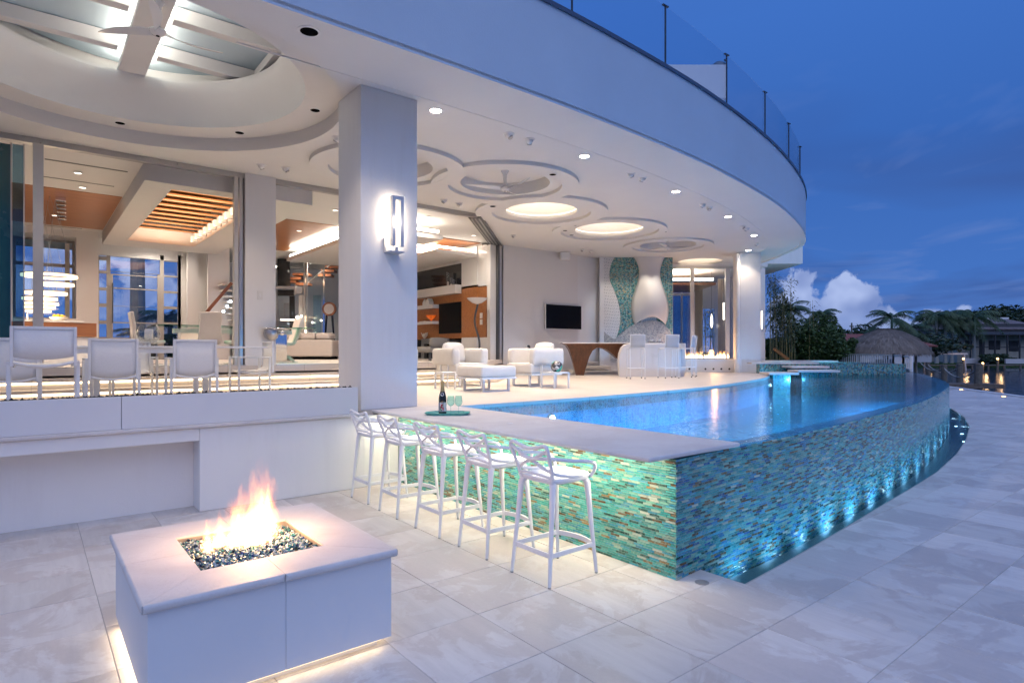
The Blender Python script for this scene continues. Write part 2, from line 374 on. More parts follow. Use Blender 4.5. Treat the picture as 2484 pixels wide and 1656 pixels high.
def mk_paver():
    def ex(n, l, add, ma, mix, ramp, b, tc, out):
        gm = add('ShaderNodeNewGeometry'); oi = add('ShaderNodeObjectInfo')
        # stains with outlines of their own
        # each slab is cut from another part of the quarry face
        sl = ma('MULTIPLY', ma('ADD', oi.outputs['Random'], gm.outputs['Random Per Island']), 61.0); cs = add('ShaderNodeCombineXYZ'); l.new(sl, cs.inputs[0]); l.new(ma('MULTIPLY', sl, 1.7), cs.inputs[1]); l.new(ma('MULTIPLY', sl, 0.6), cs.inputs[2])
        va = add('ShaderNodeVectorMath', operation='ADD'); l.new(gm.outputs['Position'], va.inputs[0]); l.new(cs.outputs[0], va.inputs[1]); P = va.outputs[0]
        n1 = add('ShaderNodeTexNoise', i_Scale=1.7, i_Detail=9, i_Roughness=0.66, i_Distortion=0.8); l.new(P, n1.inputs['Vector'])
        st = ramp(n1.outputs[0], [(0.47, 0), (0.51, 1)])
        # streaks along the sawn face
        mp = add('ShaderNodeMapping'); mp.inputs['Scale'].default_value = (13, 1.5, 5); l.new(P, mp.inputs[0])
        n2 = add('ShaderNodeTexNoise', i_Scale=1.0, i_Detail=7, i_Roughness=0.65); l.new(mp.outputs[0], n2.inputs['Vector'])
        n3 = add('ShaderNodeTexNoise', i_Scale=34, i_Detail=6, i_Roughness=0.7); l.new(gm.outputs['Position'], n3.inputs['Vector'])
        c = mix(st, (0.565, 0.495, 0.455), (0.66, 0.61, 0.575))
        c = mix(ma('MULTIPLY', ramp(n2.outputs[0], [(0.38, 0), (0.68, 1)]), 0.38), c, (0.44, 0.39, 0.37))
        c = mix(ma('MULTIPLY', ramp(n3.outputs[0], [(0.35, 0), (0.7, 1)]), 0.16), c, (0.70, 0.66, 0.63))
        n4 = add('ShaderNodeTexNoise', i_Scale=2.6, i_Detail=6, i_Roughness=0.6, i_Distortion=1.2); l.new(P, n4.inputs['Vector'])
        c = mix(ma('MULTIPLY', ramp(n4.outputs[0], [(0.60, 0), (0.63, 1)]), 0.32), c, (0.72, 0.70, 0.69))
        k = ma('ADD', ma('MULTIPLY', oi.outputs['Random'], 0.20), 0.88); cc = add('ShaderNodeCombineColor')
        for i in range(3): l.new(k, cc.inputs[i])
        l.new(mix(1.0, c, cc.outputs[0], 'MULTIPLY'), b.inputs['Base Color'])
        l.new(ma('ADD', ma('MULTIPLY', st, 0.14), 0.42), b.inputs['Roughness'])
        bp = add('ShaderNodeBump', i_Strength=0.22, i_Distance=0.006); l.new(ma('ADD', n3.outputs[0], ma('MULTIPLY', n2.outputs[0], 0.6)), bp.inputs['Height']); l.new(bp.outputs[0], b.inputs['Normal'])
    mat('paver', (0.55, 0.5, 0.47), 0.5, extra=ex)
mk_paver()
def mk_cap():
    def ex(n, l, add, ma, mix, ramp, b, tc, out):
        gm = add('ShaderNodeNewGeometry')
        n1 = add('ShaderNodeTexNoise', i_Scale=2.2, i_Detail=8, i_Roughness=0.62, i_Distortion=0.5); l.new(gm.outputs['Position'], n1.inputs['Vector'])
        n2 = add('ShaderNodeTexNoise', i_Scale=55, i_Detail=6, i_Roughness=0.75); l.new(gm.outputs['Position'], n2.inputs['Vector'])
        c = mix(ramp(n1.outputs[0], [(0.35, 0), (0.65, 1)]), (0.60, 0.56, 0.545), (0.70, 0.675, 0.66))
        c = mix(ma('MULTIPLY', ramp(n2.outputs[0], [(0.55, 0), (0.75, 1)]), 0.4), c, (0.46, 0.42, 0.41))
        l.new(c, b.inputs['Base Color'])
        bp = add('ShaderNodeBump', i_Strength=0.3, i_Distance=0.006); l.new(n2.outputs[0], bp.inputs['Height']); l.new(bp.outputs[0], b.inputs['Normal'])
    mat('cap_stone', (0.64, 0.60, 0.58), 0.55, extra=ex)
mk_cap()
def mk_terrace():
    def ex(n, l, add, ma, mix, ramp, b, tc, out):
        gm = add('ShaderNodeNewGeometry')
        bt = add('ShaderNodeTexBrick', offset=0.0, i_Scale=1.0, i_Mortar_Size=0.006, i_Brick_Width=0.685, i_Row_Height=0.685); l.new(gm.outputs['Position'], bt.inputs['Vector'])
        bt.inputs['Color1'].default_value = (0.66, 0.60, 0.55, 1); bt.inputs['Color2'].default_value = (0.70, 0.64, 0.59, 1); bt.inputs['Mortar'].default_value = (0.52, 0.47, 0.43, 1)
        n1 = add('ShaderNodeTexNoise', i_Scale=1.5, i_Detail=8, i_Roughness=0.6); l.new(gm.outputs['Position'], n1.inputs['Vector'])
        l.new(mix(ma('MULTIPLY', ramp(n1.outputs[0], [(0.4, 0), (0.65, 1)]), 0.3), bt.outputs[0], (0.58, 0.52, 0.475)), b.inputs['Base Color'])
        n2 = add('ShaderNodeTexNoise', i_Scale=40, i_Detail=4); l.new(gm.outputs['Position'], n2.inputs['Vector'])
        bp = add('ShaderNodeBump', i_Strength=0.12, i_Distance=0.005); l.new(n2.outputs[0], bp.inputs['Height']); l.new(bp.outputs[0], b.inputs['Normal'])
    mat('terrace', (0.68, 0.62, 0.57), 0.38, extra=ex)
mk_terrace()
def mk_tile(name, rough, attr=True, coat=0.5):
    """one glass tile: its own colour, with drawn veins of brown and pale green"""
    def ex(n, l, add, ma, mix, ramp, b, tc, out):
        at = add('ShaderNodeAttribute', attribute_name='Col')
        gm = add('ShaderNodeNewGeometry')
        mt = add('ShaderNodeMapping'); mt.inputs['Scale'].default_value = (1.0, 1.0, 2.6); l.new(gm.outputs['Position'], mt.inputs[0])
        n1 = add('ShaderNodeTexNoise', i_Scale=13, i_Detail=5, i_Roughness=0.6, i_Distortion=2.2); l.new(mt.outputs[0], n1.inputs['Vector'])
        n2 = add('ShaderNodeTexNoise', i_Scale=24, i_Detail=4, i_Roughness=0.6, i_Distortion=2.6); l.new(mt.outputs[0], n2.inputs['Vector'])
        c = mix(ma('MULTIPLY', ramp(n1.outputs[0], [(0.46, 0), (0.64, 1)]), 0.38), at.outputs['Color'], (0.42, 0.60, 0.48))
        c = mix(ma('MULTIPLY', ramp(n2.outputs[0], [(0.63, 0), (0.68, 1)]), 0.5), c, (0.20, 0.09, 0.03))
        l.new(c, b.inputs['Base Color'])
        bp = add('ShaderNodeBump', i_Strength=0.25, i_Distance=0.004); l.new(n1.outputs[0], bp.inputs['Height']); l.new(bp.outputs[0], b.inputs['Normal'])
    mat(name, (0.2, 0.5, 0.45), rough, coat=coat, extra=ex)
mk_tile('mosaic', 0.16)
mat('tile_grout', (0.38, 0.46, 0.42), 0.7, var=0.08, vscale=20)
def mk_small_mosaic(name, cols, scale, rough=0.2):
    """far surfaces where single tiles cannot be told apart"""
    def ex(n, l, add, ma, mix, ramp, b, tc, out):
        gm = add('ShaderNodeNewGeometry')
        mp = add('ShaderNodeMapping'); mp.inputs['Rotation'].default_value = (0.0, 0.0, TH-R(90)); l.new(gm.outputs['Position'], mp.inputs[0])
        v = add('ShaderNodeTexVoronoi', distance='CHEBYCHEV', i_Scale=scale, i_Randomness=0.25); l.new(mp.outputs[0], v.inputs['Vector'])
        s = add('ShaderNodeSeparateColor'); l.new(v.outputs['Color'], s.inputs[0])
        k = len(cols); c = ramp(s.outputs[0], [(i/k, cols[i]) for i in range(k)], 'CONSTANT')
        e = ramp(v.outputs['Distance'], [(0.40, 0), (0.5, 1)])
        l.new(mix(ma('MULTIPLY', e, 0.5), c, (0.45, 0.50, 0.47)), b.inputs['Base Color'])
    mat(name, cols[0], rough, coat=0.4, extra=ex)
mk_small_mosaic('spa_mosaic', [(0.05,0.22,0.20),(0.10,0.36,0.30),(0.03,0.10,0.10),(0.24,0.36,0.26),(0.05,0.20,0.30),(0.16,0.12,0.06),(0.07,0.30,0.28)], 26)
mk_small_mosaic('hood_mosaic', [(0.04,0.24,0.23),(0.12,0.36,0.34),(0.02,0.09,0.10),(0.40,0.36,0.22),(0.03,0.16,0.24),(0.20,0.44,0.40)], 30)
mk_small_mosaic('silver_mosaic', [(0.40,0.38,0.36),(0.55,0.52,0.48),(0.30,0.29,0.28),(0.62,0.56,0.48),(0.45,0.43,0.40)], 30, 0.28)
mk_small_mosaic('pool_tile', [(0.04,0.33,0.56),(0.07,0.42,0.66),(0.025,0.24,0.47),(0.05,0.36,0.60),(0.10,0.47,0.70)], 22)
mk_small_mosaic('waterline_tile', [(0.02,0.17,0.20),(0.05,0.30,0.34),(0.01,0.07,0.10),(0.04,0.22,0.34)], 26)
def mk_perforated():
    def ex(n, l, add, ma, mix, ramp, b, tc, out):
        gm = add('ShaderNodeNewGeometry'); mp = add('ShaderNodeMapping'); mp.inputs['Rotation'].default_value = (0, R(45), TH-R(90)); l.new(gm.outputs['Position'], mp.inputs[0])
        v = add('ShaderNodeTexVoronoi', i_Scale=17.0, i_Randomness=0.0); l.new(mp.outputs[0], v.inputs['Vector'])
        l.new(mix(ramp(v.outputs['Distance'], [(0.27, 1), (0.34, 0)]), (0.76, 0.76, 0.76), (0.42, 0.43, 0.46)), b.inputs['Base Color'])
    mat('lattice', (0.76, 0.76, 0.76), 0.5, extra=ex)
mk_perforated()
def mk_wood(name, a, bcol, axis='X', rough=0.35, scale=1.0):
    def ex(n, l, add, ma, mix, ramp, b, tc, out):
        gm = add('ShaderNodeNewGeometry'); mp = add('ShaderNodeMapping')
        mp.inputs['Scale'].default_value = {'X': (0.8, 18, 18), 'Y': (18, 0.8, 18), 'Z': (18, 18, 0.8)}[axis]; l.new(gm.outputs['Position'], mp.inputs[0])
        n1 = add('ShaderNodeTexNoise', i_Scale=scale, i_Detail=7, i_Roughness=0.6, i_Distortion=0.6); l.new(mp.outputs[0], n1.inputs['Vector'])
        oi = add('ShaderNodeObjectInfo'); k = ma('ADD', ma('MULTIPLY', oi.outputs['Random'], 0.22), 0.88); cc = add('ShaderNodeCombineColor')
        for i in range(3): l.new(k, cc.inputs[i])
        l.new(mix(1.0, mix(ramp(n1.outputs[0], [(0.3, 0), (0.7, 1)]), a, bcol), cc.outputs[0], 'MULTIPLY'), b.inputs['Base Color'])
    mat(name, a, rough, extra=ex, coat=0.15)
mk_wood('teak', (0.36, 0.14, 0.045), (0.52, 0.23, 0.08), 'X'); mk_wood('walnut', (0.22, 0.085, 0.035), (0.34, 0.14, 0.06), 'X'); mk_wood('walnut_panel', (0.30, 0.115, 0.04), (0.44, 0.18, 0.065), 'X')
mk_wood('table_wood', (0.075, 0.027, 0.013), (0.15, 0.055, 0.024), 'Z', 0.38); mk_wood('stair_wood', (0.20, 0.07, 0.03), (0.30, 0.11, 0.05), 'X')
def mk_water(name, tint, bump, bscale, dist=0.02, glossy=1.0, stretch=(1,1,1)):
    m = bpy.data.materials.new(name); m.use_nodes = True; t = m.node_tree; t.nodes.clear()
    n, l, add, ma, mix, ramp = NT(t)
    gm = add('ShaderNodeNewGeometry'); mp = add('ShaderNodeMapping'); mp.inputs['Scale'].default_value = stretch; l.new(gm.outputs['Position'], mp.inputs[0])
    nz = add('ShaderNodeTexNoise', i_Scale=bscale, i_Detail=4, i_Roughness=0.55, i_Distortion=0.6); l.new(mp.outputs[0], nz.inputs['Vector'])
    bp = add('ShaderNodeBump', i_Strength=bump, i_Distance=dist); l.new(nz.outputs[0], bp.inputs['Height'])
    tr = add('ShaderNodeBsdfTransparent'); tr.inputs[0].default_value = (*tint, 1)
    gl = add('ShaderNodeBsdfGlossy'); gl.inputs['Roughness'].default_value = 0.02; l.new(bp.outputs[0], gl.inputs['Normal'])
    fr = add('ShaderNodeFresnel', i_IOR=1.33); l.new(bp.outputs[0], fr.inputs['Normal'])
    mx = add('ShaderNodeMixShader'); l.new(ma('MULTIPLY', fr.outputs[0], glossy, clamp=True), mx.inputs[0]); l.new(tr.outputs[0], mx.inputs[1]); l.new(gl.outputs[0], mx.inputs[2])
    o = add('ShaderNodeOutputMaterial'); l.new(mx.outputs[0], o.inputs[0]); MAT[name] = m
mk_water('pool_water', (0.60, 0.90, 0.985), 0.24, 20.0, 0.012, 0.8)
mk_water('basin_water', (0.55, 0.82, 0.95), 0.5, 14.0, 0.03)
def mk_canal():
    def ex(n, l, add, ma, mix, ramp, b, tc, out):
        gm = add('ShaderNodeNewGeometry'); mp = add('ShaderNodeMapping'); mp.inputs['Rotation'].default_value = (0, 0, TH-R(90)); mp.inputs['Scale'].default_value = (0.25, 1.1, 1); l.new(gm.outputs['Position'], mp.inputs[0])
        nz = add('ShaderNodeTexNoise', i_Scale=1.3, i_Detail=5, i_Roughness=0.6); l.new(mp.outputs[0], nz.inputs['Vector'])
        bp = add('ShaderNodeBump', i_Strength=0.35, i_Distance=0.1); l.new(nz.outputs[0], bp.inputs['Height']); l.new(bp.outputs[0], b.inputs['Normal'])
    mat('canal', (0.018, 0.03, 0.055), 0.12, extra=ex)
mk_canal()
def mk_leaf(name, a, bcol, rough=0.5):
    def ex(n, l, add, ma, mix, ramp, b, tc, out):
        gm = add('ShaderNodeNewGeometry')
        n1 = add('ShaderNodeTexNoise', i_Scale=3.0, i_Detail=2); l.new(gm.outputs['Position'], n1.inputs['Vector'])
        k = ma('ADD', ma('MULTIPLY', gm.outputs['Random Per Island'], 0.6), ma('MULTIPLY', n1.outputs[0], 0.5), clamp=True)
        l.new(mix(k, a, bcol), b.inputs['Base Color'])
    mat(name, a, rough, extra=ex)
mk_leaf('leaf_bush', (0.022, 0.05, 0.015), (0.08, 0.14, 0.035)); mk_leaf('leaf_bamboo', (0.05, 0.07, 0.02), (0.17, 0.17, 0.06)); mk_leaf('leaf_palm', (0.02, 0.045, 0.018), (0.055, 0.10, 0.035))
mk_leaf('leaf_far', (0.015, 0.032, 0.014), (0.04, 0.07, 0.028)); mk_leaf('cane', (0.16, 0.15, 0.06), (0.34, 0.26, 0.10)); mk_leaf('thatch', (0.13, 0.105, 0.09), (0.36, 0.30, 0.26), 0.9)
mk_leaf('fire_glass', (0.02, 0.05, 0.06), (0.30, 0.42, 0.42), 0.08)
def mk_fireglass():
    def ex(n, l, add, ma, mix, ramp, b, tc, out):
        gm = add('ShaderNodeNewGeometry'); r = gm.outputs['Random Per Island']
        c = ramp(r, [(0.0, (0.03,0.05,0.08)), (0.12, (0.05,0.20,0.22)), (0.28, (0.20,0.30,0.33)), (0.48, (0.42,0.52,0.54)), (0.74, (0.72,0.79,0.80)), (0.86, (0.05,0.07,0.25)), (0.93, (0.10,0.36,0.38))], 'CONSTANT'); l.new(c, b.inputs['Base Color'])
    mat('fire_glass', (0.3, 0.4, 0.4), 0.07, extra=ex, coat=0.6, trans=0.25)
mk_fireglass()
def mk_disco():
    def ex(n, l, add, ma, mix, ramp, b, tc, out):
        v = add('ShaderNodeTexVoronoi', i_Scale=16); l.new(tc.outputs['Object'], v.inputs['Vector']); s = add('ShaderNodeSeparateColor'); l.new(v.outputs['Color'], s.inputs[0])
        n1 = add('ShaderNodeTexNoise', i_Scale=4.5, i_Detail=1); l.new(tc.outputs['Object'], n1.inputs['Vector'])
        a = ramp(s.outputs[0], [(0, (0.05,0.05,0.06)), (0.4, (0.35,0.33,0.33)), (0.7, (0.62,0.6,0.6))], 'CONSTANT'); t2 = ramp(s.outputs[1], [(0, (0.02,0.30,0.22)), (0.5, (0.06,0.45,0.34))], 'CONSTANT')
        l.new(mix(ramp(n1.outputs[0], [(0.52, 0), (0.54, 1)]), a, t2), b.inputs['Base Color'])
    mat('vase_mosaic', (0.3,0.3,0.3), 0.15, extra=ex, coat=0.5)
mk_disco()
# ------------------------------------------------------------------ survey helpers: a sight line met with a plane of the place
SH, SF = 1.835, 1468.0
def UD(x, y, D):
    r = (x-1242)/SF*D
    return Vector((FX*D+RX*r, FY*D+RY*r, SH+(850-y)/SF*D))
def U(x, y, z): return UD(x, y, SF*(SH-z)/(y-850))
def onX(x, y, X): return UD(x, y, X/(FX+RX*(x-1242)/SF))
def onY(x, y, Y): return UD(x, y, Y/(FY+RY*(x-1242)/SF))
def FR(d, r, z=0.0): return Vector((FX*d+RX*r, FY*d+RY*r, z))     # along the far wing: depth, offset to the right
WING = TH - R(90)                                                 # the far wing is turned by this angle
ZT, ZI, ZC = 1.02, 1.53, 5.47                                     # terrace, indoor floor, terrace ceiling
# ------------------------------------------------------------------ setting: water, land, patio
def sheet(name, m, poly, z, kind='structure', thick=0.0):
    b = MB(); n = len(poly); b.add([(x, y, z) for x, y in poly], [tuple(range(n))])
    o = b.build(name, m); tag(o, kind=kind); return o
sheet('water', 'canal', [(-900,-900),(1800,-900),(1800,1500),(-900,1500)], -1.0)
b = MB(); b.prism([tuple(FR(108, 20)[:2]), tuple(FR(96, 130)[:2]), tuple(FR(700, 700)[:2]), tuple(FR(700, -100)[:2]), tuple(FR(120, 20)[:2])], -1.4, -0.35)
tag(b.build('far_bank', 'lawn'), kind='structure')
b = MB(); b.prism([(21.5,13.2),(26.4,9.2),(29.5,10.6),tuple(FR(120,76)[:2]),tuple(FR(320,110)[:2]),tuple(FR(320,-330)[:2]),(-60,60),(-60,24.3),(24,24.3)], -1.3, 0.94)
tag(b.build('garden_ground', 'lawn'), kind='structure')
WALL = [(4.03,2.97),(4.97,3.03),(5.46,3.04),(6.22,3.08),(7.24,3.17),(8.28,3.27),(9.7,3.435),(11.8,3.73),(14.25,4.19),(16.7,4.745),(18.2,5.115),(19.5,5.52),(21.1,6.1),(24.1,7.33),(26.4,8.43),(28.2,9.6)]
BASIN = [(4.40,2.60),(5.05,2.645),(5.9,2.715),(6.84,2.80),(7.8,2.895),(9.57,3.06),(10.75,3.185),(12.9,3.52),(15.2,3.98),(17.67,4.56),(20.2,5.33),(23.4,6.58),(26.0,7.85),(28.6,9.3)]
wall_y, basin_y = lerp_curve(WALL), lerp_curve(BASIN)
# patio: grout bed and pavers
patio = MB()
bx = [x for x, _ in BASIN]
patio.prism([(-8,-9),(12,-7.6),(20,-1.75),(30.6,6.1),(36.5,10.5)]+[(x, y-0.004) for x, y in reversed(BASIN)]+[(4.40,9.0),(-8,9.0)], -1.3, -0.004)
PATIO = tag(patio.build('patio', 'grout'), kind='structure')
PX0, PY0, PS, PG = 0.385, 1.40, 0.685, 0.0022
def seawall(x): return -1.75+(x-20)*0.7406                       # the patio ends at the seawall
cells = []
for i in range(-6, 52):
    for j in range(-14, 12):
        x0, y0 = PX0+i*PS+PG, PY0+j*PS+PG; x1, y1 = x0+PS-2*PG, y0+PS-2*PG
        cx, cy_ = (x0+x1)/2, (y0+y1)/2
        if cy_ < seawall(cx)+0.3: continue
        d = cx*FX+cy_*FY; r = cx*RX+cy_*RY
        if d < 0.3 or abs(r) > d*0.9+1.2: continue
        xs = [x0, x1]
        segs = [(x0, x1)] if not (x0 < 4.40 < x1) or y1 < 2.55 else [(x0, 4.398), (4.402, x1)]
        for a, c in segs:
            if c-a < 0.02: continue
            if a < 4.40 or y1 < 2.55:
                if a > 4.0 and y0 > 3.0: continue
                if y0 > 9: continue
                poly = [(a,y0),(c,y0),(c,y1),(a,y1)]
            else:
                n = 4; ts = [a+(c-a)*k/n for k in range(n+1)]
                top = [(t, min(y1, basin_y(t)-0.02)) for t in ts]
                if min(p[1] for p in top) < y0+0.02:
                    top = [(t, q) for t, q in top if q > y0+0.02]
                    if len(top) < 2: continue
                poly = [(top[0][0],y0),(top[-1][0],y0)]+top[::-1]
            cells.append((d, poly, (a, c, y0, y1), len(poly) == 4 and abs(poly[2][1]-y1) < 1e-6 and c-a > PS-0.02))
cells.sort(key=lambda q: q[0])
pm = None; rest = MB()
for k, (d, poly, bb, full) in enumerate(cells):
    if k < 300:
        cx, cy_ = (bb[0]+bb[1])/2, (bb[2]+bb[3])/2
        if full and pm:
            o = bpy.data.objects.new('paver', pm); COL.objects.link(o); o.location = (cx, cy_, random.uniform(-0.001, 0.001)); o.parent = PATIO
        else:
            o = MB().prism([(x-cx, y-cy_) for x, y in poly], -0.03, 0.0).build('paver', 'paver', PATIO, bevel=0.0025, seg=1, loc=(cx, cy_, 0))
            if full: pm = o.data
        if full and not o.modifiers:
            q = o.modifiers.new('bevel', 'BEVEL'); q.width = 0.0025; q.segments = 1; q.limit_method = 'ANGLE'
    else: rest.prism(poly, -0.03, 0.0)
tag(rest.build('far_pavers', 'paver', PATIO), kind='stuff')
b = MB(); b.bar((20,-1.86,-0.06),(36.6,10.43,-0.06),0.35,0.16); b.build('seawall_cap', 'cap_stone', PATIO)
# ------------------------------------------------------------------ pool, catch basin, terrace edge
pool = thing('pool', 'raised infinity pool with blue water and curved mosaic tile wall', 'pool')
TE = [(4.92,7.47),(5.9,7.45),(7.9,7.50),(10.05,7.68),(12,7.98),(13.94,8.45),(17,9.42),(19.36,10.47),(20.9,11.3),(21.75,12.1)]
TES = [tuple(p[:2]) for p in spline([(x,y,0) for x, y in TE], 6)]
WS = [tuple(p[:2]) for p in spline([(x,y,0) for x, y in WALL], 8)]
WIN = []                                                          # inner face of the wall
for i, p in enumerate(WS):
    q0, q1 = WS[max(0,i-1)], WS[min(len(WS)-1,i+1)]; t = Vector((q1[0]-q0[0], q1[1]-q0[1])).normalized()
    WIN.append((p[0]-t.y*0.27, p[1]+t.x*0.27))
far_close = [(27.0,9.4),(22.6,12.7),(22.0,12.35)]
surf = [(4.9,2.985)]+[p for p in WS if p[0] > 4.95 and p[0] < 27.2]+far_close+TES[::-1]
def flat_poly(name, m, poly, z, parent):
    cu = plate(name, m, poly, [], z-0.001, z+0.001, parent)
    me = cu.data; bm = bmesh.new(); bm.from_mesh(me)
    bmesh.ops.delete(bm, geom=[f for f in bm.faces if f.normal.z < 0.5], context='FACES')
    bm.to_mesh(me); bm.free(); return cu
flat_poly('water_surface', 'pool_water', surf, 0.978, pool)
plate('floor', 'pool_tile', [(4.6,3.2)]+[p for p in WIN if p[0] > 4.6 and p[0] < 27.0]+far_close+TES[::-1]+[(4.6,7.47)], [], 0.20, 0.32, pool)
# wall body: inner face and wet ledge
b = MB(); n = len(WS); wi = [(4.30,3.24)]+WIN[1:]; wi = [(max(x,4.3) if i < 3 else x, y) for i, (x, y) in enumerate(wi)]
b.strip(wi, 0.2, 0.945)
ledge = MB(); ledge.add([(x,y,0.945) for x, y in WS]+[(x,y,0.945) for x, y in wi], [(i,i+1,n+i+1,n+i) for i in range(n-1)])
b.build('inner_face', 'pool_tile', pool); ledge.build('wet_ledge', 'pool_tile', pool)
b = MB(); b.strip([(x,y) for x, y in WS], -0.6, 0.95); b.build('wall_core', 'tile_grout', pool)
b = MB(); b.strip(TES, 0.2, 0.80); b.build('terrace_side', 'pool_tile', pool)
b = MB(); b.strip([(x, y-0.004) for x, y in TES], 0.80, 0.965); b.build('waterline_band', 'waterline_tile', pool)
b = MB(); b.strip([(4.92,7.47),(4.92,3.2)], -0.3, 0.80); b.strip([(4.924,7.47),(4.924,3.2)], 0.80, 0.965); b.build('bar_side', 'pool_tile', pool)
# pool lamps on terrace side; unseen ones added on inner wall to brighten water
inner = lerp_curve([p for p in WIN])
for k, (x, y, dx, dy, e) in enumerate([(6.75,7.455,0.1,-1,22),(19.0,10.30,0.4,-0.9,5)]+[(x, inner(x)+0.01, -0.12, 1, 290+22*(x-5) if x < 14 else 760 if x < 18 else 260 if x < 19 else 90) for x in (5.6,7.2,8.8,10.4,12.0,13.6,15.2,16.8,18.2,19.4)]):
    g = MB(); ax = Vector((dx,dy,0)).normalized()
    pts = [Vector((x,y,0.70))+ax*t for t in (0.0,0.03)]; g.tube(pts, [0.10,0.085], 20); L = g.build('pool_lamp', 'chrome', pool)
    g = MB(); g.tube([Vector((x,y,0.70))+ax*t for t in (0.031,0.036)], [0.07,0.06], 20); g.build('lens', 'glow_pool', L)
    lamp('pool_light', 'SPOT', Vector((x,y,0.70))+ax*0.08, e*1.3, (0.09,0.50,1.0), L, 0.08, direction=(ax.x+(0.35 if 13 < x < 19 else 0.0),ax.y,-0.42), spot=82, blend=1.0)
# ------------------------------------------------------------------ mosaic: one glass tile after another
TILE = [((0.05,0.34,0.33),20),((0.09,0.44,0.42),17),((0.18,0.44,0.36),12),((0.03,0.22,0.22),11),((0.02,0.08,0.07),10),((0.04,0.25,0.42),12),((0.06,0.37,0.50),11),((0.30,0.48,0.38),8),((0.12,0.07,0.025),5),((0.24,0.18,0.08),4),((0.48,0.56,0.46),4),((0.02,0.12,0.30),7)]
TC = [c for c, w in TILE for _ in range(w)]
TL, TH_, TGAP = 0.099, 0.0201, 0.0030
def tile_colour():
    c = random.choice(TC); k = random.uniform(0.75, 1.12)
    return (min(1,c[0]*k), min(1,c[1]*k), min(1,c[2]*k), 1.0)
def tile_shape(b, p, u, nrm, length, height):
    """p lower left corner, u along, nrm outward"""
    tilt = random.uniform(-0.0012, 0.0012); tl2 = random.uniform(-0.0010, 0.0010); e = 0.0016; z = Vector((0,0,1)); out = nrm*0.0055
    a, bb, c, d = p, p+u*length, p+u*length+z*height, p+z*height
    A, B_, C_, D_ = a+u*e+z*e+out+nrm*tilt, bb-u*e+z*e+out+nrm*tl2, c-u*e-z*e+out-nrm*tilt, d+u*e-z*e+out-nrm*tl2
    b.col = tile_colour(); b.add([a,bb,c,d,A,B_,C_,D_], [(4,5,6,7),(0,1,5,4),(1,2,6,5),(2,3,7,6),(3,0,4,7)])
def tile_face(parent, path, z0, z1, near, outward):
    """path: plan polyline, left to right as seen; rows of tiles in running bond; the nearest ones are single objects"""
    L = [0.0]
    for a, c in zip(path, path[1:]): L.append(L[-1]+math.hypot(c[0]-a[0], c[1]-a[1]))
    def at(s):
        for i in range(len(path)-1):
            if s <= L[i+1] or i == len(path)-2:
                t = (s-L[i])/(L[i+1]-L[i]); return Vector((path[i][0]+(path[i+1][0]-path[i][0])*t, path[i][1]+(path[i+1][1]-path[i][1])*t, 0))
    spots = []; rows = int((z1-z0)/TH_)
    for r in range(rows):
        s = -TL*(0.5 if r % 2 else 0.0)-0.15*TL*(r % 3)
        while s < L[-1]-0.004:
            a, c = max(s, 0.0), min(s+TL-TGAP, L[-1]); s += TL
            if c-a < 0.006: continue
            spots.append((a, c, z0+r*TH_))
    spots.sort(key=lambda q: (at((q[0]+q[1])/2)-Vector((near[0],near[1],0))).length+abs(q[2]-near[2])*0.8)
    mass = MB(); k = 0
    for a, c, z in spots:
        p, q = at(a), at(c); u = (q-p); ln = u.length; u.normalize(); nrm = Vector((u.y, -u.x, 0))*outward
        if k < 300:
            b = MB(); tile_shape(b, Vector((0,0,0)), u, nrm, ln, TH_-TGAP); b.build('tile', 'mosaic', parent, loc=(p.x, p.y, z)); k += 1
        else: tile_shape(mass, Vector((p.x,p.y,z)), u, nrm, ln, TH_-TGAP)
    o = mass.build('mosaic', 'mosaic', parent); tag(o, kind='stuff'); return o
random.seed(11)
tile_face(pool, [p for p in WS if p[0] < 19.6], -0.20, 0.975, (4.03, 2.97, 0.45), 1)
# catch basin with its lamps
bas = thing('catch_basin', 'narrow sunken trough of lit water along the foot of the curved pool wall', 'water trough')
b = MB(); b.prism([(x,y) for x, y in BASIN]+[(x,y+0.03) for x, y in reversed(WALL) if x > 4.6]+[(4.40,3.1)], -0.95, -0.85); b.build('bottom', 'waterline_tile', bas)
b = MB(); b.strip([(4.40,3.05)]+[(x, y-0.003) for x, y in BASIN], -0.9, -0.035); b.build('side', 'waterline_tile', bas)
flat_poly('water_surface', 'basin_water', [(x,y-0.003) for x, y in BASIN]+[(x,y+0.01) for x, y in reversed(WALL) if x > 4.6]+[(4.40,3.05)], -0.13, bas)
for x in (4.95, 5.6, 6.3, 7.05, 7.85, 8.7, 9.6, 10.55, 11.55, 12.6, 13.7, 14.9, 16.2, 17.6, 19.2, 21.0, 23.2):
    y = (wall_y(x)*0.22+basin_y(x)*0.78)
    g = MB(); g.lathe([(0.055,0),(0.055,0.05),(0.045,0.06)], 16, (x,y,-0.42)); L = g.build('basin_lamp', 'chrome', bas)
    g = MB(); g.lathe([(0.040,0.061),(0.030,0.066)], 16, (x,y,-0.42)); g.build('lens', 'glow_cool', L)
    lamp('basin_light', 'SPOT', (x,y,-0.30), 12 if x < 7 else 21, (0.42,0.60,1.0), L, 0.03, direction=(0.0,0.42,1), spot=120, blend=1.0)
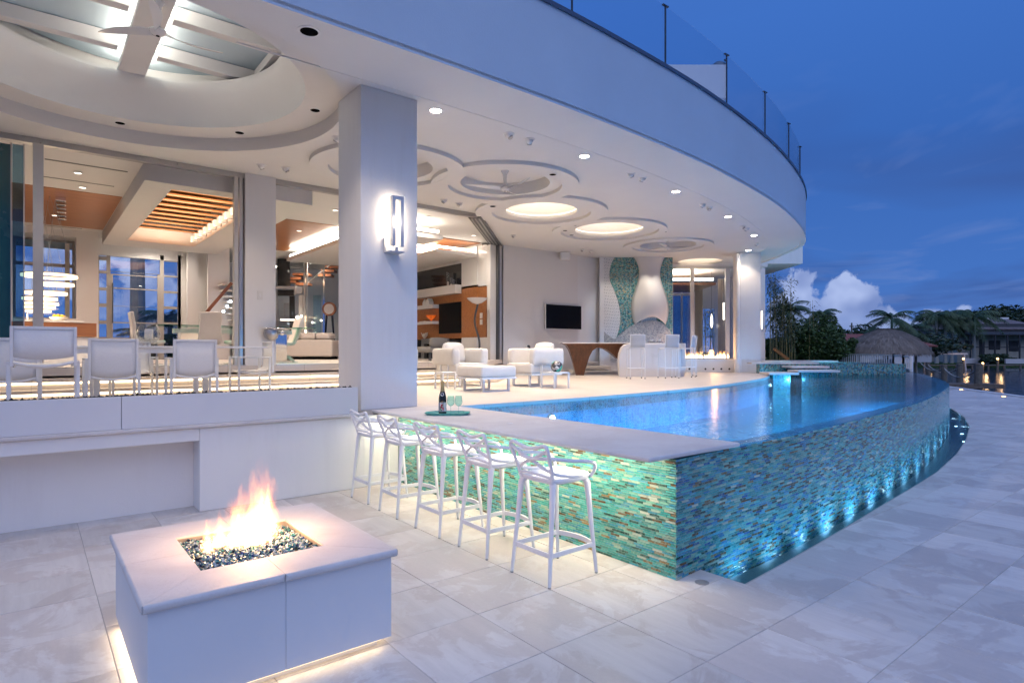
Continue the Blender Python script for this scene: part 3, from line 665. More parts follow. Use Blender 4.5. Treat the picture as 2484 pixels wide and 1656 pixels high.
# ------------------------------------------------------------------ terrace and steps
tp = TES+[(22.6,13.2),(24.6,19.5),(17,24),(-7,24),(-7,7.9),(3.30,7.9),(3.30,7.70),(4.92,7.70)]
o = plate('terrace', 'terrace', tp, [], 0.955, ZT); tag(o, kind='structure'); TERRACE = o
b = MB(); b.strip([(x, y+0.06) for x, y in TES], -0.3, 0.955); b.build('terrace_base', 'stucco', TERRACE)
b = MB(); b.prism([(-7,7.95),(3.5,7.95),(4.4,7.75),(4.4,8.5),(4.4,24),(-7,24)], -0.5, 0.95); b.build('terrace_fill', 'stucco', TERRACE)
house = thing('house', 'white modern waterfront house with curved overhanging roof and open glass doors', 'house')
def step(z1, off, top):
    pl = [(-6,12.3+off),(9.0,12.3+off),(9.45,12.42+off),(13.4-off,16.55),(13.4-off,16.9),(-6,16.9)]
    plate('step', 'terrace', pl, [], z1-0.05, z1, house)
    pr = [(-6,12.34+off),(9.0,12.34+off),(9.44,12.46+off),(13.34-off,16.55),(13.3-off,16.8),(-6,16.8)]
    plate('riser', 'terrace', pr, [], z1-0.17, z1-0.051, house)
for z1, off in ((1.19,0.0),(1.36,0.36)):
    step(z1, off, False)
    s = MB(); s.box(-6,12.318+off,z1-0.086,9.0,12.332+off,z1-0.056); s.build('step_light', 'glow_strip', house)
    s = MB(); s.bar((9.05,12.33+off,z1-0.071),(9.44,12.44+off,z1-0.071),0.012,0.03); s.bar((9.47,12.47+off,z1-0.071),(11.4,14.44+off*0.9,z1-0.071),0.012,0.03); s.build('step_light', 'glow_strip', house)
    lamp('step_strip', 'AREA', (1.8,12.29+off,z1-0.07), 20, WARM, house, 0.03, 14, direction=(0,-0.6,-1)).data.size = 14
plate('indoor_floor', 'terrace', [(-6,13.02),(9.25,13.02),(12.9,16.75),(16.8,16.9),(16.8,24.2),(-6,24.2)], [], 1.40, ZI, house)
# ------------------------------------------------------------------ roof canopy
FS = [(-9,6.49),(-4,6.49),(1.9,6.49),(4.9,6.505),(7.4,6.60),(10.5,6.90),(14.1,7.57),(17.2,8.46),(19.5,9.36),(20.9,10.15),(21.85,11.05),(23.7,13.2),(25.0,16)]
FSS = [tuple(p[:2]) for p in spline([(x,y,0) for x, y in FS], 8)]
canopy = FSS+[(25,25),(-9,25)]
DISC = [(5.55,10.9,1.50,1.16,0.86),(8.07,10.40,1.60,1.24,0.97),(10.43,11.90,1.72,1.28,0.93),(13.62,12.45,1.70,1.46,1.02),(17.22,13.03,1.52,1.2,0.95)]
BIG = (1.08, 9.70)
holes = [circle(BIG[0],BIG[1],2.78,96)]+[circle(c[0],c[1],c[4],64) for c in DISC]+[circle(21.4,14.6,0.88,48)]
roof = plate('ceiling', 'ceiling', [p for p in FSS]+[(25,16.9),(16.8,16.9),(12.75,16.75),(9.28,13.22),(-9,13.22)], holes, ZC, ZC+0.04, house)
b = MB(); b.strip(FSS, ZC-0.03, 6.84); b.build('fascia', 'fascia', house, smooth=True)
lip = [(x, y+0.17) for x, y in FSS]
b = MB(); n = len(FSS); b.add([(x,y,ZC-0.03) for x, y in FSS]+[(x,y,ZC-0.03) for x, y in lip], [(i,i+1,n+i+1,n+i) for i in range(n-1)]); b.strip(lip, ZC-0.03, ZC); b.build('drip_edge', 'ceiling', house)
def offset_line(pts, d):
    out = []
    for i, p in enumerate(pts):
        q0, q1 = pts[max(0,i-1)], pts[min(len(pts)-1,i+1)]; t = Vector((q1[0]-q0[0], q1[1]-q0[1])).normalized(); out.append((p[0]-t.y*d, p[1]+t.x*d))
    return out
cap_o, cap_i = offset_line(FSS, -0.03), offset_line(FSS, 0.28)
b = MB(); b.add([(x,y,6.84) for x, y in cap_o]+[(x,y,6.84) for x, y in cap_i]+[(x,y,6.90) for x, y in cap_o]+[(x,y,6.90) for x, y in cap_i],
    [f for i in range(n-1) for f in ((i,i+1,n+i+1,n+i),(2*n+i,3*n+i,3*n+i+1,2*n+i+1),(i,2*n+i,2*n+i+1,i+1),(n+i,n+i+1,3*n+i+1,3*n+i))]); b.build('fascia_cap', 'cap_metal', house)
soff_o, soff_i = offset_line(FSS, 1.12), offset_line(FSS, 1.15)
b = MB(); so, si = soff_o[16:81], soff_i[16:81]; k = len(so); b.add([(x,y,z) for z in (ZC-0.005,ZC+0.01) for L_ in (so,si) for x, y in L_], [f for i in range(k-1) for f in ((i,i+1,k+i+1,k+i),(i,2*k+i,2*k+i+1,i+1),(k+i,k+i+1,3*k+i+1,3*k+i))]); b.build('soffit_bead', 'ceiling', house)
plate('roof_deck', 'stucco', [p for p in offset_line(FSS, 0.05)]+[(25,25),(-9,25)], [], 6.70, 6.82, house)
# dropped ceiling discs with stepped recesses
def ring_wall(cx, cy, r, z0, z1, nm, m='ceiling', n=72, inward=True):
    w = MB(); c = circle(cx, cy, r, n); c = c+[c[0]]
    w.strip(c[::-1] if inward else c, z0, z1); return w.build(nm, m, house, smooth=True)
for i, (cx, cy, r0, r1, r2) in enumerate(DISC):
    zb = ZC-0.078+i*0.003
    plate('ceiling_disc', 'ceiling', circle(cx,cy,r0,88), [circle(cx,cy,r1,72)], zb, ZC-0.002, house)
    if i in (0, 1, 4):
        ring_wall(cx, cy, r2, ZC, ZC+0.26, 'recess_wall'); plate('recess_cap', 'ceiling', circle(cx,cy,r2+0.02,48), [], ZC+0.26, ZC+0.28, house)
    else:
        dome = MB(); prof = [(r2,0.0),(r2+0.02,0.12),(r2-0.02,0.3),(r2*0.9,0.46),(r2*0.7,0.58),(r2*0.4,0.65),(0.001,0.67)]
        dome.lathe([(r, z) for r, z in prof], 56, (cx,cy,ZC), False); dome.build('recess_dome', 'ceiling', house, smooth=True)
        rim = MB(); cc = circle(cx,cy,r2+0.012,56); rim.tube([(x,y,ZC+0.10) for x, y in cc], 0.008, 6, closed=True); rim.build('cove_light', 'glow_dim', house)
        lamp('cove', 'AREA', (cx,cy,ZC+0.06), 7, WARM, house, r2*1.6, direction=(0,0,1))
dome = MB(); dome.lathe([(0.88,0.0),(0.88,0.2),(0.7,0.4),(0.001,0.48)], 48, (21.4,14.6,ZC), False); dome.build('recess_dome', 'ceiling', house, smooth=True)
lamp('cove', 'AREA', (21.4,14.6,ZC+0.05), 7, WARM, house, 1.3, direction=(0,0,1))
# the large skylight tray
ring_wall(BIG[0], BIG[1], 2.78, ZC, ZC+0.23, 'tray_wall', n=110)
plate('tray', 'ceiling', circle(BIG[0],BIG[1],2.80,110), [circle(BIG[0],BIG[1],2.24,96)], ZC+0.23, ZC+0.26, house)
prof = [(2.24,0.23),(2.235,0.30),(2.19,0.42),(2.10,0.56),(2.00,0.70),(1.94,0.80),(1.93,0.86)]
b = MB(); b.lathe([(r, z) for r, z in prof][::-1], 110, (BIG[0],BIG[1],ZC), False); b.build('tray_cove', 'ceiling', house, smooth=True)
plate('tray_rim', 'ceiling', circle(BIG[0],BIG[1],2.45,96), [circle(BIG[0],BIG[1],1.93,96)], ZC+0.86, ZC+0.90, house)
b = MB(); b.lathe([(2.32,0.9),(2.32,1.22)], 96, (BIG[0],BIG[1],ZC), False); b.build('skylight_shaft', 'stucco_smooth', house, smooth=True)
sky_l = thing('beam_ceiling', 'round recess of pale blue panels, white crossbeams and a lit spine above the dining terrace', 'ceiling', (1.29,BIG[1],ZC+0.9))
b = MB(); b.box(-0.19,-2.2,0.0,0.19,2.2,0.10); b.build('spine', 'stucco_smooth', sky_l, bevel=0.01)
for dy in (-1.45,-0.1,1.25):
    for sx in (-1, 1):
        ln = math.sqrt(max(0.1, 2.28**2-dy*dy)); b = MB(); b.box(sx*0.26,dy-0.09,0.06,sx*ln,dy+0.09,0.26); b.build('crossbeam', 'stucco_smooth', sky_l, bevel=0.01)
b = MB(); b.box(1.70,-1.55,0.12,1.86,1.35,0.259); b.build('end_beam', 'stucco_smooth', sky_l, bevel=0.01)
b = MB(); b.lathe([(0.01,0.27),(2.3,0.27)], 64, (0,0,0), False); b.build('blue_panel', 'pale_blue', sky_l)
for sx in (-1, 1):
    b = MB(); b.box(sx*0.15,-2.1,0.102,sx*0.11,2.1,0.118); b.build('spine_light', 'glow_soft', sky_l)
    lamp('spine_strip', 'AREA', (sx*0.20,0,0.11), 6, SOFT, sky_l, 0.04, 4.0, direction=(sx*1.0,0,0.75)).data.size = 4.0
    sky_l.children[-1].rotation_euler = Matrix.Rotation(0,4,'Z').to_euler()
    q = sky_l.children[-1]; d = Vector((sx*1.0,0,0.9)).normalized(); y = Vector((0,1,0)); x = y.cross(-d).normalized(); q.data.size = 0.04; q.data.size_y = 4.0
    q.rotation_euler = Matrix((x, y, -d)).transposed().to_euler()
# ------------------------------------------------------------------ columns and lower wall
b = MB(); b.box(3.52,7.75,ZT,4.40,8.52,ZC); b.build('column', 'stucco', house, bevel=0.012)
cr, cd = (1790-1242)/SF*22.7, 22.7
def wing_box(b, d0, r0, z0, d1, r1, z1):
    b.prism([tuple(FR(d0,r0)[:2]),tuple(FR(d0,r1)[:2]),tuple(FR(d1,r1)[:2]),tuple(FR(d1,r0)[:2])], z0, z1); return b
b = MB(); wing_box(b, 22.5, (1795-1242)/SF*22.5, ZT, 23.2, (1846-1242)/SF*22.5, ZC); b.build('column', 'stucco', house, bevel=0.012)
lw = thing('retaining_wall', 'white stucco wall with a deep seat niche below the planter', 'wall', (0,7.6,0))
b = MB(); b.box(1.50,0.0,0,3.52,0.35,0.955); b.build('wall_pier', 'stucco', lw, bevel=0.01)
b = MB(); b.box(-7,0.0,0.81,1.498,0.35,0.955); b.build('niche_lintel', 'stucco', lw, bevel=0.008)
b = MB(); b.box(-7,0.99,0.0,1.52,1.1,0.95); b.build('niche_back', 'stucco', lw)
b = MB(); b.box(-7,0.352,0.80,1.52,0.99,0.9); b.build('niche_ceiling', 'stucco', lw)
b = MB(); b.box(1.50,0.352,0.0,1.7,0.99,0.95); b.build('niche_side', 'stucco', lw)
b = MB(); b.box(3.35,0.04,0,4.03,0.16,0.955); b.build('wall_end', 'stucco', lw)
b = MB(); b.box(-7,-0.035,0.957,3.42,0.30,1.0); b.build('coping', 'cap_stone', lw, bevel=0.012)
pl = thing('planter', 'long white planter trough filled with black lava rock in front of the dining set', 'planter', (0,7.6,1.002))
for x0, x1 in ((-6.99,-2.002),(-2.0,0.745),(0.75,3.41)):
    b = MB(); b.box(x0,-0.01,0.0,x1,0.03,0.345); b.build('front_panel', 'panel', pl, bevel=0.003)
b = MB(); b.box(-7,0.28,0.0,3.41,0.31,0.33); b.build('back_panel', 'panel', pl); b = MB(); b.box(3.38,0.032,0,3.41,0.278,0.345); b.build('end_panel', 'panel', pl)
rk = MB(); rng = random.Random(3)
for k in range(900):
    x = rng.uniform(-1.2,3.36); y = rng.uniform(0.05,0.27); s = rng.uniform(0.012,0.03); z = 0.325+rng.uniform(-0.012,0.012)
    vs = [Vector((rng.uniform(-1,1),rng.uniform(-1,1),rng.uniform(-0.8,0.8))).normalized()*s*rng.uniform(0.7,1.3)+Vector((x,y,z)) for _ in range(6)]
    o0 = [Vector((x+s,y,z)),Vector((x-s,y,z)),Vector((x,y+s,z)),Vector((x,y-s,z)),Vector((x,y,z+s*0.9)),Vector((x,y,z-s))]
    o0 = [p+Vector((rng.uniform(-.4,.4),rng.uniform(-.4,.4),rng.uniform(-.4,.4)))*s for p in o0]
    rk.add(o0, [(0,2,4),(2,1,4),(1,3,4),(3,0,4),(2,0,5),(1,2,5),(3,1,5),(0,3,5)])
tag(rk.build('lava_rock', 'lava', pl), kind='stuff')
b = MB(); b.box(-6.98,0.032,0.02,3.375,0.278,0.31); b.build('soil', 'lava', pl)
# ------------------------------------------------------------------ swim-up bar
bar = thing('pool_bar', 'green glass mosaic bar with pale stone counter at the pool edge', 'bar', (4.03,2.97,0))
b = MB(); b.box(0.006,0.10,0.0,0.85,4.70,0.975); b.build('core', 'tile_grout', bar)
random.seed(5)
tile_face(bar, [(0.0,4.62),(0.0,0.0)], 0.0, 0.985, (0.0, 0.6, 0.5), -1) if False else None
def bar_tiles():
    global TC
    TC = [c for c, w in [((0.06,0.40,0.34),22),((0.11,0.48,0.42),20),((0.22,0.50,0.36),14),((0.04,0.26,0.22),11),((0.03,0.10,0.07),9),((0.05,0.32,0.42),11),((0.08,0.44,0.52),12),((0.38,0.54,0.40),10),((0.15,0.08,0.025),6),((0.32,0.21,0.08),5),((0.56,0.60,0.46),5)] for _ in range(w)]
    tile_face(bar, [(0.006,4.64),(0.006,0.0)], 0.002, 0.98, (0.0, 0.2, 0.5), 1)
bar_tiles()
zt0, zt1 = 0.985, ZT+0.0
CS = []
for y0, y1 in ((-0.035,1.846),(1.848,3.301),(3.303,4.755)):
    b = MB(); b.box(-0.375,y0,zt0,0.885 if y0 > 0 else 0.885,y1,1.022); o = b.build('counter_slab', 'cap_stone', bar); CS.append(o)
# the counter runs out to a corner over the pool wall
b = MB(); b.box(-0.20,0.05,zt0-0.012,-0.17,4.6,zt0-0.003); b.build('counter_light', 'glow_soft', bar)
q = lamp('counter_strip', 'AREA', (-0.32,2.3,zt0-0.02), 18, (1.0,0.86,0.62), bar, 0.03)
q.data.shape = 'RECTANGLE'; q.data.size = 0.03; q.data.size_y = 4.5
d = Vector((0.05,0,-1)).normalized(); y = Vector((0,1,0)); x = y.cross(-d).normalized(); q.rotation_euler = Matrix((x, y, -d)).transposed().to_euler()
# ------------------------------------------------------------------ fire pit
def round_edges(o, test, w):
    """round only the edges whose middle passes the test"""
    me = o.data; at = me.attributes.new('bevel_weight_edge', 'FLOAT', 'EDGE')
    for e in me.edges:
        a, c = me.vertices[e.vertices[0]].co, me.vertices[e.vertices[1]].co
        at.data[e.index].value = 1.0 if test(a, c) else 0.0
    q = o.modifiers.new('bevel', 'BEVEL'); q.width = w; q.segments = 5; q.limit_method = 'WEIGHT'
for o in CS: round_edges(o, lambda a, c: any(abs(a[i]-v) < 1e-4 and abs(c[i]-v) < 1e-4 for i, v in ((0,-0.375),(0,0.885),(1,-0.035))), 0.017)
fp = thing('fire_pit', 'square white fire pit with bullnosed stone cap, glowing underneath', 'fire pit', (0.41,3.39,0))
pw, pd, zb, zc0, zc1 = 1.385, 1.495, 0.055, 0.555, 0.60
b = MB(); b.box(0.10,0.10,0.0,pw-0.10,pd-0.10,0.50); b.build('plinth', 'stucco_smooth', fp)
for x0, x1 in ((0.035,0.7012),(0.7030,pw-0.035)):
    b = MB(); b.box(x0,0.035,zb,x1,0.065,zc0); b.build('front_panel', 'panel', fp, bevel=0.002)
    b = MB(); b.box(x0,pd-0.065,zb,x1,pd-0.035,zc0); b.build('back_panel', 'panel', fp, bevel=0.002)
for y0, y1 in ((0.0655,0.7462),(0.748,pd-0.0655)):
    b = MB(); b.box(0.035,y0,zb,0.064,y1,zc0); b.build('side_panel', 'panel', fp, bevel=0.002)
    b = MB(); b.box(pw-0.064,y0,zb,pw-0.035,y1,zc0); b.build('side_panel', 'panel', fp, bevel=0.002)
hx0, hx1, hy0, hy1 = 0.335, 1.046, 0.36, 1.116
g = 0.0010
def outer(a, c): return any(abs(a[i]-v) < 1e-4 and abs(c[i]-v) < 1e-4 for i, v in ((0,0.0),(0,pw),(1,0.0),(1,pd)))
def cap(poly): round_edges(MB().prism(poly, zc0, zc1).build('cap_slab', 'cap_stone', fp), outer, 0.02)
mx = (hx0+hx1)/2
cap([(0+g,0),(mx-g,0),(mx-g,hy0),(hx0+g,hy0)]); cap([(mx+g,0),(pw-g,0),(hx1-g,hy0),(mx+g,hy0)])
cap([(g,pd),(hx0+g,hy1),(mx-g,hy1),(mx-g,pd)]); cap([(mx+g,pd),(mx+g,hy1),(hx1-g,hy1),(pw-g,pd)])
my = (hy0+hy1)/2
cap([(0,g),(hx0,hy0+g),(hx0,my-g),(0,my-g)]); cap([(0,my+g),(hx0,my+g),(hx0,hy1-g),(0,pd-g)])
cap([(pw,g),(pw,pd-g),(hx1,hy1-g),(hx1,hy0+g)])
b = MB(); b.box(hx0+0.002,hy0+0.002,0.44,hx1-0.002,hy1-0.002,0.53); b.build('burner_tray', 'lava', fp)
for x0, y0, x1, y1 in ((hx0,hy0,hx0+0.004,hy1),(hx1-0.004,hy0,hx1,hy1),(hx0+0.004,hy0,hx1-0.004,hy0+0.004),(hx0+0.004,hy1-0.004,hx1-0.004,hy1)):
    b = MB(); b.box(x0,y0,0.53,x1,y1,zc1-0.012); b.build('tray_edge', 'bronze', fp)
fg = MB(); rng = random.Random(9)
for k in range(2700):
    x = rng.uniform(hx0+0.015,hx1-0.015); y = rng.uniform(hy0+0.015,hy1-0.015); s = rng.uniform(0.008,0.017); z = 0.545+rng.uniform(0,0.030)
    q = [Vector((1,0,0)),Vector((-1,0,0)),Vector((0,1,0)),Vector((0,-1,0)),Vector((0,0,1)),Vector((0,0,-1))]
    rot = Matrix.Rotation(rng.uniform(0,6.28),3,Vector((rng.uniform(-1,1),rng.uniform(-1,1),rng.uniform(-1,1))).normalized())
    q = [rot@(p*s*rng.uniform(0.6,1.25))+Vector((x,y,z)) for p in q]
    fg.add(q, [(0,2,4),(2,1,4),(1,3,4),(3,0,4),(2,0,5),(1,2,5),(3,1,5),(0,3,5)])
tag(fg.build('fire_glass', 'fire_glass', fp), kind='stuff')
for nm, x0, y0, x1, y1, dx, dy in (('front',0.09,0.07,pw-0.09,0.08,0,-1),('back',0.09,pd-0.08,pw-0.09,pd-0.07,0,1),('left',0.07,0.09,0.08,pd-0.09,-1,0),('right',pw-0.08,0.09,pw-0.07,pd-0.09,1,0)):
    b = MB(); b.box(x0,y0,0.036,x1,y1,0.050); b.build('underglow_strip', 'glow_warm', fp)
    c = Vector(((x0+x1)/2+dx*0.02,(y0+y1)/2+dy*0.02,0.045)); q = lamp('underglow', 'AREA', c, 0.9 if nm in ('left','back') else 0.3, (1.0,0.80,0.52), fp, 0.02)
    q.data.shape = 'RECTANGLE'; q.data.size = 0.02; q.data.size_y = 1.2
    d = Vector((dx*0.9,dy*0.9,-0.42)).normalized(); y = Vector((abs(dy),abs(dx),0)); 
    y = Vector((1,0,0)) if dy else Vector((0,1,0)); x = y.cross(-d).normalized(); q.rotation_euler = Matrix((x, y, -d)).transposed().to_euler()
# ------------------------------------------------------------------ flames
def mk_flame(name, h, strength, dens):
    """burning gas: a closed body of glowing air, thin at the edges; object space, base at z = 0"""
    m = bpy.data.materials.new(name); m.use_nodes = True; t = m.node_tree; t.nodes.clear()
    n, l, add, ma, mix, ramp = NT(t)
    tc = add('ShaderNodeTexCoord'); sp = add('ShaderNodeSeparateXYZ'); l.new(tc.outputs['Object'], sp.inputs[0])
    lw = add('ShaderNodeLayerWeight', i_Blend=0.5)
    core = ma('POWER', ma('SUBTRACT', 1.0, lw.outputs['Facing']), 2.3)
    zz = ma('DIVIDE', sp.outputs[2], h)
    mp = add('ShaderNodeMapping'); mp.inputs['Scale'].default_value = (9/h*0.3, 9/h*0.3, 2.4/h*0.3); l.new(tc.outputs['Object'], mp.inputs[0])
    nz = add('ShaderNodeTexNoise', i_Scale=1.5, i_Detail=4, i_Distortion=1.0); l.new(mp.outputs[0], nz.inputs['Vector'])
    fade = ramp(zz, [(0.0, 0.65), (0.12, 1.0), (0.5, 0.6), (1.0, 0.0)])
    al = ma('MULTIPLY', ma('MULTIPLY', core, fade), ma('MULTIPLY', ramp(nz.outputs[0], [(0.3, 0.35), (0.62, 1.0)]), dens), clamp=True)
    c = ramp(zz, [(0.0, (1.0, 0.86, 0.62)), (0.3, (1.0, 0.72, 0.38)), (0.65, (1.0, 0.42, 0.13)), (1.0, (0.95, 0.24, 0.05))])
    e = add('ShaderNodeEmission'); l.new(c, e.inputs[0]); l.new(ma('MULTIPLY', ramp(zz, [(0.0, 1.0), (0.35, 0.8), (1.0, 0.28)]), strength), e.inputs[1])
    tr = add('ShaderNodeBsdfTransparent'); mx = add('ShaderNodeMixShader'); l.new(al, mx.inputs[0]); l.new(tr.outputs[0], mx.inputs[1]); l.new(e.outputs[0], mx.inputs[2])
    o = add('ShaderNodeOutputMaterial'); l.new(mx.outputs[0], o.inputs[0]); MAT[name] = m
def tongue(b, x, y, h, r, rng, z0=0.0, lean=0.12):
    k = 11; px, py = rng.uniform(-1,1), rng.uniform(-1,1); pts = []; rr = []
    for i in range(k):
        t = i/(k-1); s = t*t
        pts.append((x+h*lean*(math.sin(t*4.2+px*3)*0.35*t+px*s), y+h*lean*(math.cos(t*3.6+py*3)*0.3*t+py*s), z0+h*t))
        rr.append(max(0.0015, r*(0.55+1.5*t-2.05*t*t) if t < 0.75 else r*0.522*(1-t)/0.25))
    b.tube(pts, rr, 9)
mk_flame('flame_far', 0.32, 5.0, 0.75)
fl = thing('flame', 'tall orange gas flame burning in the square fire pit', 'fire', (0.41+0.73,3.39+0.80,0.565))
def mk_fire_volume(name, lobes, strength):
    """glowing gas: emission follows rising, stretched turbulence; lobes = (x, y, height, radius)"""
    m = bpy.data.materials.new(name); m.use_nodes = True; t = m.node_tree; t.nodes.clear()
    n, l, add, ma, mix, ramp = NT(t)
    tc = add('ShaderNodeTexCoord'); sp = add('ShaderNodeSeparateXYZ'); l.new(tc.outputs['Object'], sp.inputs[0]); X, Y, Z = sp.outputs
    mp = add('ShaderNodeMapping'); mp.inputs['Scale'].default_value = (11, 11, 4.2); mp.inputs['Location'].default_value = (0.37, 0.9, 0.2); l.new(tc.outputs['Object'], mp.inputs[0])
    nz = add('ShaderNodeTexNoise', i_Scale=1.0, i_Detail=4, i_Roughness=0.55); l.new(mp.outputs[0], nz.inputs['Vector'])
    sc = add('ShaderNodeSeparateColor'); l.new(nz.outputs['Color'], sc.inputs[0])
    sway = ma('ADD', ma('MULTIPLY', Z, 0.9), 0.03)
    x = ma('ADD', X, ma('MULTIPLY', ma('SUBTRACT', sc.outputs[0], 0.5), ma('MULTIPLY', sway, 0.9)))
    y = ma('ADD', Y, ma('MULTIPLY', ma('SUBTRACT', sc.outputs[1], 0.5), ma('MULTIPLY', sway, 0.9)))
    mp2 = add('ShaderNodeMapping'); mp2.inputs['Scale'].default_value = (26, 26, 5.5); l.new(tc.outputs['Object'], mp2.inputs[0])
    n2 = add('ShaderNodeTexNoise', i_Scale=1.0, i_Detail=3, i_Roughness=0.6, i_Distortion=0.6); l.new(mp2.outputs[0], n2.inputs['Vector'])
    field = None
    for lx, ly, h, r in lobes:
        u = ma('DIVIDE', Z, h); taper = ma('MULTIPLY', ma('POWER', ma('MAXIMUM', ma('SUBTRACT', 1.0, u), 0.0), 0.75), ma('MINIMUM', ma('ADD', ma('MULTIPLY', u, 2.2), 0.75), 1.1))
        dx = ma('SUBTRACT', x, lx); dy = ma('SUBTRACT', y, ly)
        d = ma('SQRT', ma('ADD', ma('MULTIPLY', dx, dx), ma('MULTIPLY', dy, dy)))
        f = ma('SUBTRACT', taper, ma('DIVIDE', d, r)); field = f if field is None else ma('MAXIMUM', field, f)
    f = ma('SUBTRACT', field, ma('MULTIPLY', ma('SUBTRACT', n2.outputs[0], 0.42), ma('ADD', ma('MULTIPLY', Z, 2.6), 0.35)))
    f = ma('MAXIMUM', f, 0.0)
    body = ma('MULTIPLY', ma('POWER', f, 1.35), ma('ADD', ma('MULTIPLY', ma('SUBTRACT', 0.42, Z), 3.0), 0.45))
    heat = ma('SUBTRACT', ma('MULTIPLY', f, 1.5), ma('MULTIPLY', Z, 1.0))
    c = ramp(heat, [(0.0, (1.0, 0.22, 0.035)), (0.25, (1.0, 0.36, 0.08)), (0.6, (1.0, 0.58, 0.20)), (0.95, (1.0, 0.78, 0.42))])
    e = add('ShaderNodeEmission'); l.new(c, e.inputs[0]); l.new(ma('MULTIPLY', ma('MAXIMUM', body, 0.0), strength), e.inputs[1])
    o = add('ShaderNodeOutputMaterial'); l.new(e.outputs[0], o.inputs['Volume']); MAT[name] = m; return m
LOB = [(0.04,0.0,0.68,0.15),(0.10,0.03,0.50,0.11),(-0.04,0.02,0.46,0.11),(-0.12,-0.03,0.38,0.095),(-0.19,0.03,0.32,0.08),(-0.27,-0.02,0.27,0.065),(0.0,-0.04,0.24,0.14)]
mk_fire_volume('flame_gas', LOB, 46.0)
b = MB(); b.box(-0.36,-0.22,0.002,0.30,0.22,0.70); b.build('burning_gas', 'flame_gas', fl, bevel=0.02)
rng = random.Random(21)
lamp('fire_light', 'POINT', (0.02,0,0.26), 16, (1.0,0.56,0.26), fl, 0.14)
# ------------------------------------------------------------------ bar stools at the pool bar
def make_stool():
    t = thing('bar_stool', 'white bar stool', 'bar stool')
    w = 0.20
    s = MB(); N = 28; prof = []
    def outline(k, sc):
        a = 2*math.pi*k/N; c, q = math.cos(a), math.sin(a); e = 0.45
        return (0.235*sc*math.copysign(abs(c)**e, c)+0.01, 0.235*sc*math.copysign(abs(q)**e, q))
    vs = []; fs = []
    rings = [(0.05,0.800),(0.5,0.803),(0.85,0.815),(0.97,0.822),(1.0,0.812),(0.985,0.792),(0.85,0.776),(0.4,0.772),(0.05,0.771)]
    for sc, z in rings:
        for k in range(N):
            x, y = outline(k, sc); vs.append((x, y, z+0.012*(x/0.235)**2*(1 if x > 0 else 0.3)-0.004*(1-abs(y)/0.235)))
    for i in range(len(rings)-1):
        for k in range(N): fs.append((i*N+k, i*N+(k+1)%N, (i+1)*N+(k+1)%N, (i+1)*N+k))
    fs += [tuple(range(N-1,-1,-1)), tuple(range((len(rings)-1)*N, len(rings)*N))]
    s.add(vs, [f[::-1] for f in fs]); s.build('seat', 'white_plastic', t, smooth=True)
    feet = []
    for sx in (-1, 1):
        for sy in (-1, 1):
            fx_, fy_ = (-0.268 if sx < 0 else 0.262), sy*0.228
            p0 = Vector((0.19*sx, 0.185*sy, 0.80)); p1 = Vector((fx_, fy_, 0.0))
            b = MB(); b.tube([p0+Vector((0.02*-sx,0.02*-sy,0.0)), p0.lerp(p1,0.06), p0.lerp(p1,0.3), p0.lerp(p1,0.6), p0.lerp(p1,0.985)], [0.034,0.027,0.022,0.018,0.0135], 12)
            L = b.build('leg', 'white_plastic', t, smooth=True)
            c = MB(); c.tube([p0.lerp(p1,0.984), p1], [0.0138,0.0125], 10); c.build('foot_cap', 'grey_metal', L)
            feet.append((sx, sy, p0.lerp(p1, 0.70)))
    fd = {(a, c): p for a, c, p in feet}
    for a, c in (((-1,-1),(-1,1)),((-1,-1),(1,-1)),((-1,1),(1,1))):
        b = MB(); b.bar(fd[a], fd[c], 0.014, 0.040); b.build('footrest', 'white_plastic', t, bevel=0.004)
    p, q = fd[(1,-1)], fd[(1,1)]; arc = [p.lerp(q, k/10)+Vector((0.05*math.sin(math.pi*k/10),0,0)) for k in range(11)]
    b = MB()
    for u, v in zip(arc, arc[1:]): b.bar(u, v, 0.014, 0.040)
    bm_o = b.build('footrest', 'white_plastic', t)
    def loop(pts, r, nm, flat=1.0, n=8):
        b = MB(); b.tube(spline(pts, n), r, 9, flat=flat); b.build(nm, 'white_plastic', t, smooth=True)
    # tall loop: rear legs carried up into the crest
    loop([(-0.20,-0.185,0.79),(-0.215,-0.200,0.87),(-0.255,-0.215,0.98),(-0.285,-0.222,1.065),(-0.288,-0.19,1.093),(-0.282,-0.11,1.075),(-0.276,0,1.055),(-0.282,0.11,1.075),(-0.288,0.19,1.093),(-0.285,0.222,1.065),(-0.255,0.215,0.98),(-0.215,0.200,0.87),(-0.20,0.185,0.79)], 0.0155, 'back_crest')
    # low loop: front legs, arms and a rail round the back
    loop([(0.215,-0.205,0.80),(0.225,-0.240,0.86),(0.20,-0.265,0.915),(0.10,-0.272,0.945),(-0.06,-0.262,0.965),(-0.19,-0.215,0.985),(-0.262,-0.11,0.985),(-0.272,0,0.975),(-0.262,0.11,0.985),(-0.19,0.215,0.985),(-0.06,0.262,0.965),(0.10,0.272,0.945),(0.20,0.265,0.915),(0.225,0.240,0.86),(0.215,0.205,0.80)], 0.0145, 'arm_loop')
    # crossing loops
    for s in (-1, 1):
        loop([(-0.284,0.215*s,1.06),(-0.270,0.10*s,1.005),(-0.258,-0.03*s,0.955),(-0.235,-0.135*s,0.905),(-0.17,-0.205*s,0.862),(-0.05,-0.228*s,0.838),(0.09,-0.225*s,0.825)], 0.0135, 'back_cross')
    loop([(-0.21,-0.19,0.835),(-0.235,-0.10,0.85),(-0.24,0,0.853),(-0.235,0.10,0.85),(-0.21,0.19,0.835)], 0.011, 'back_low_rail')
    return t
st0 = make_stool()
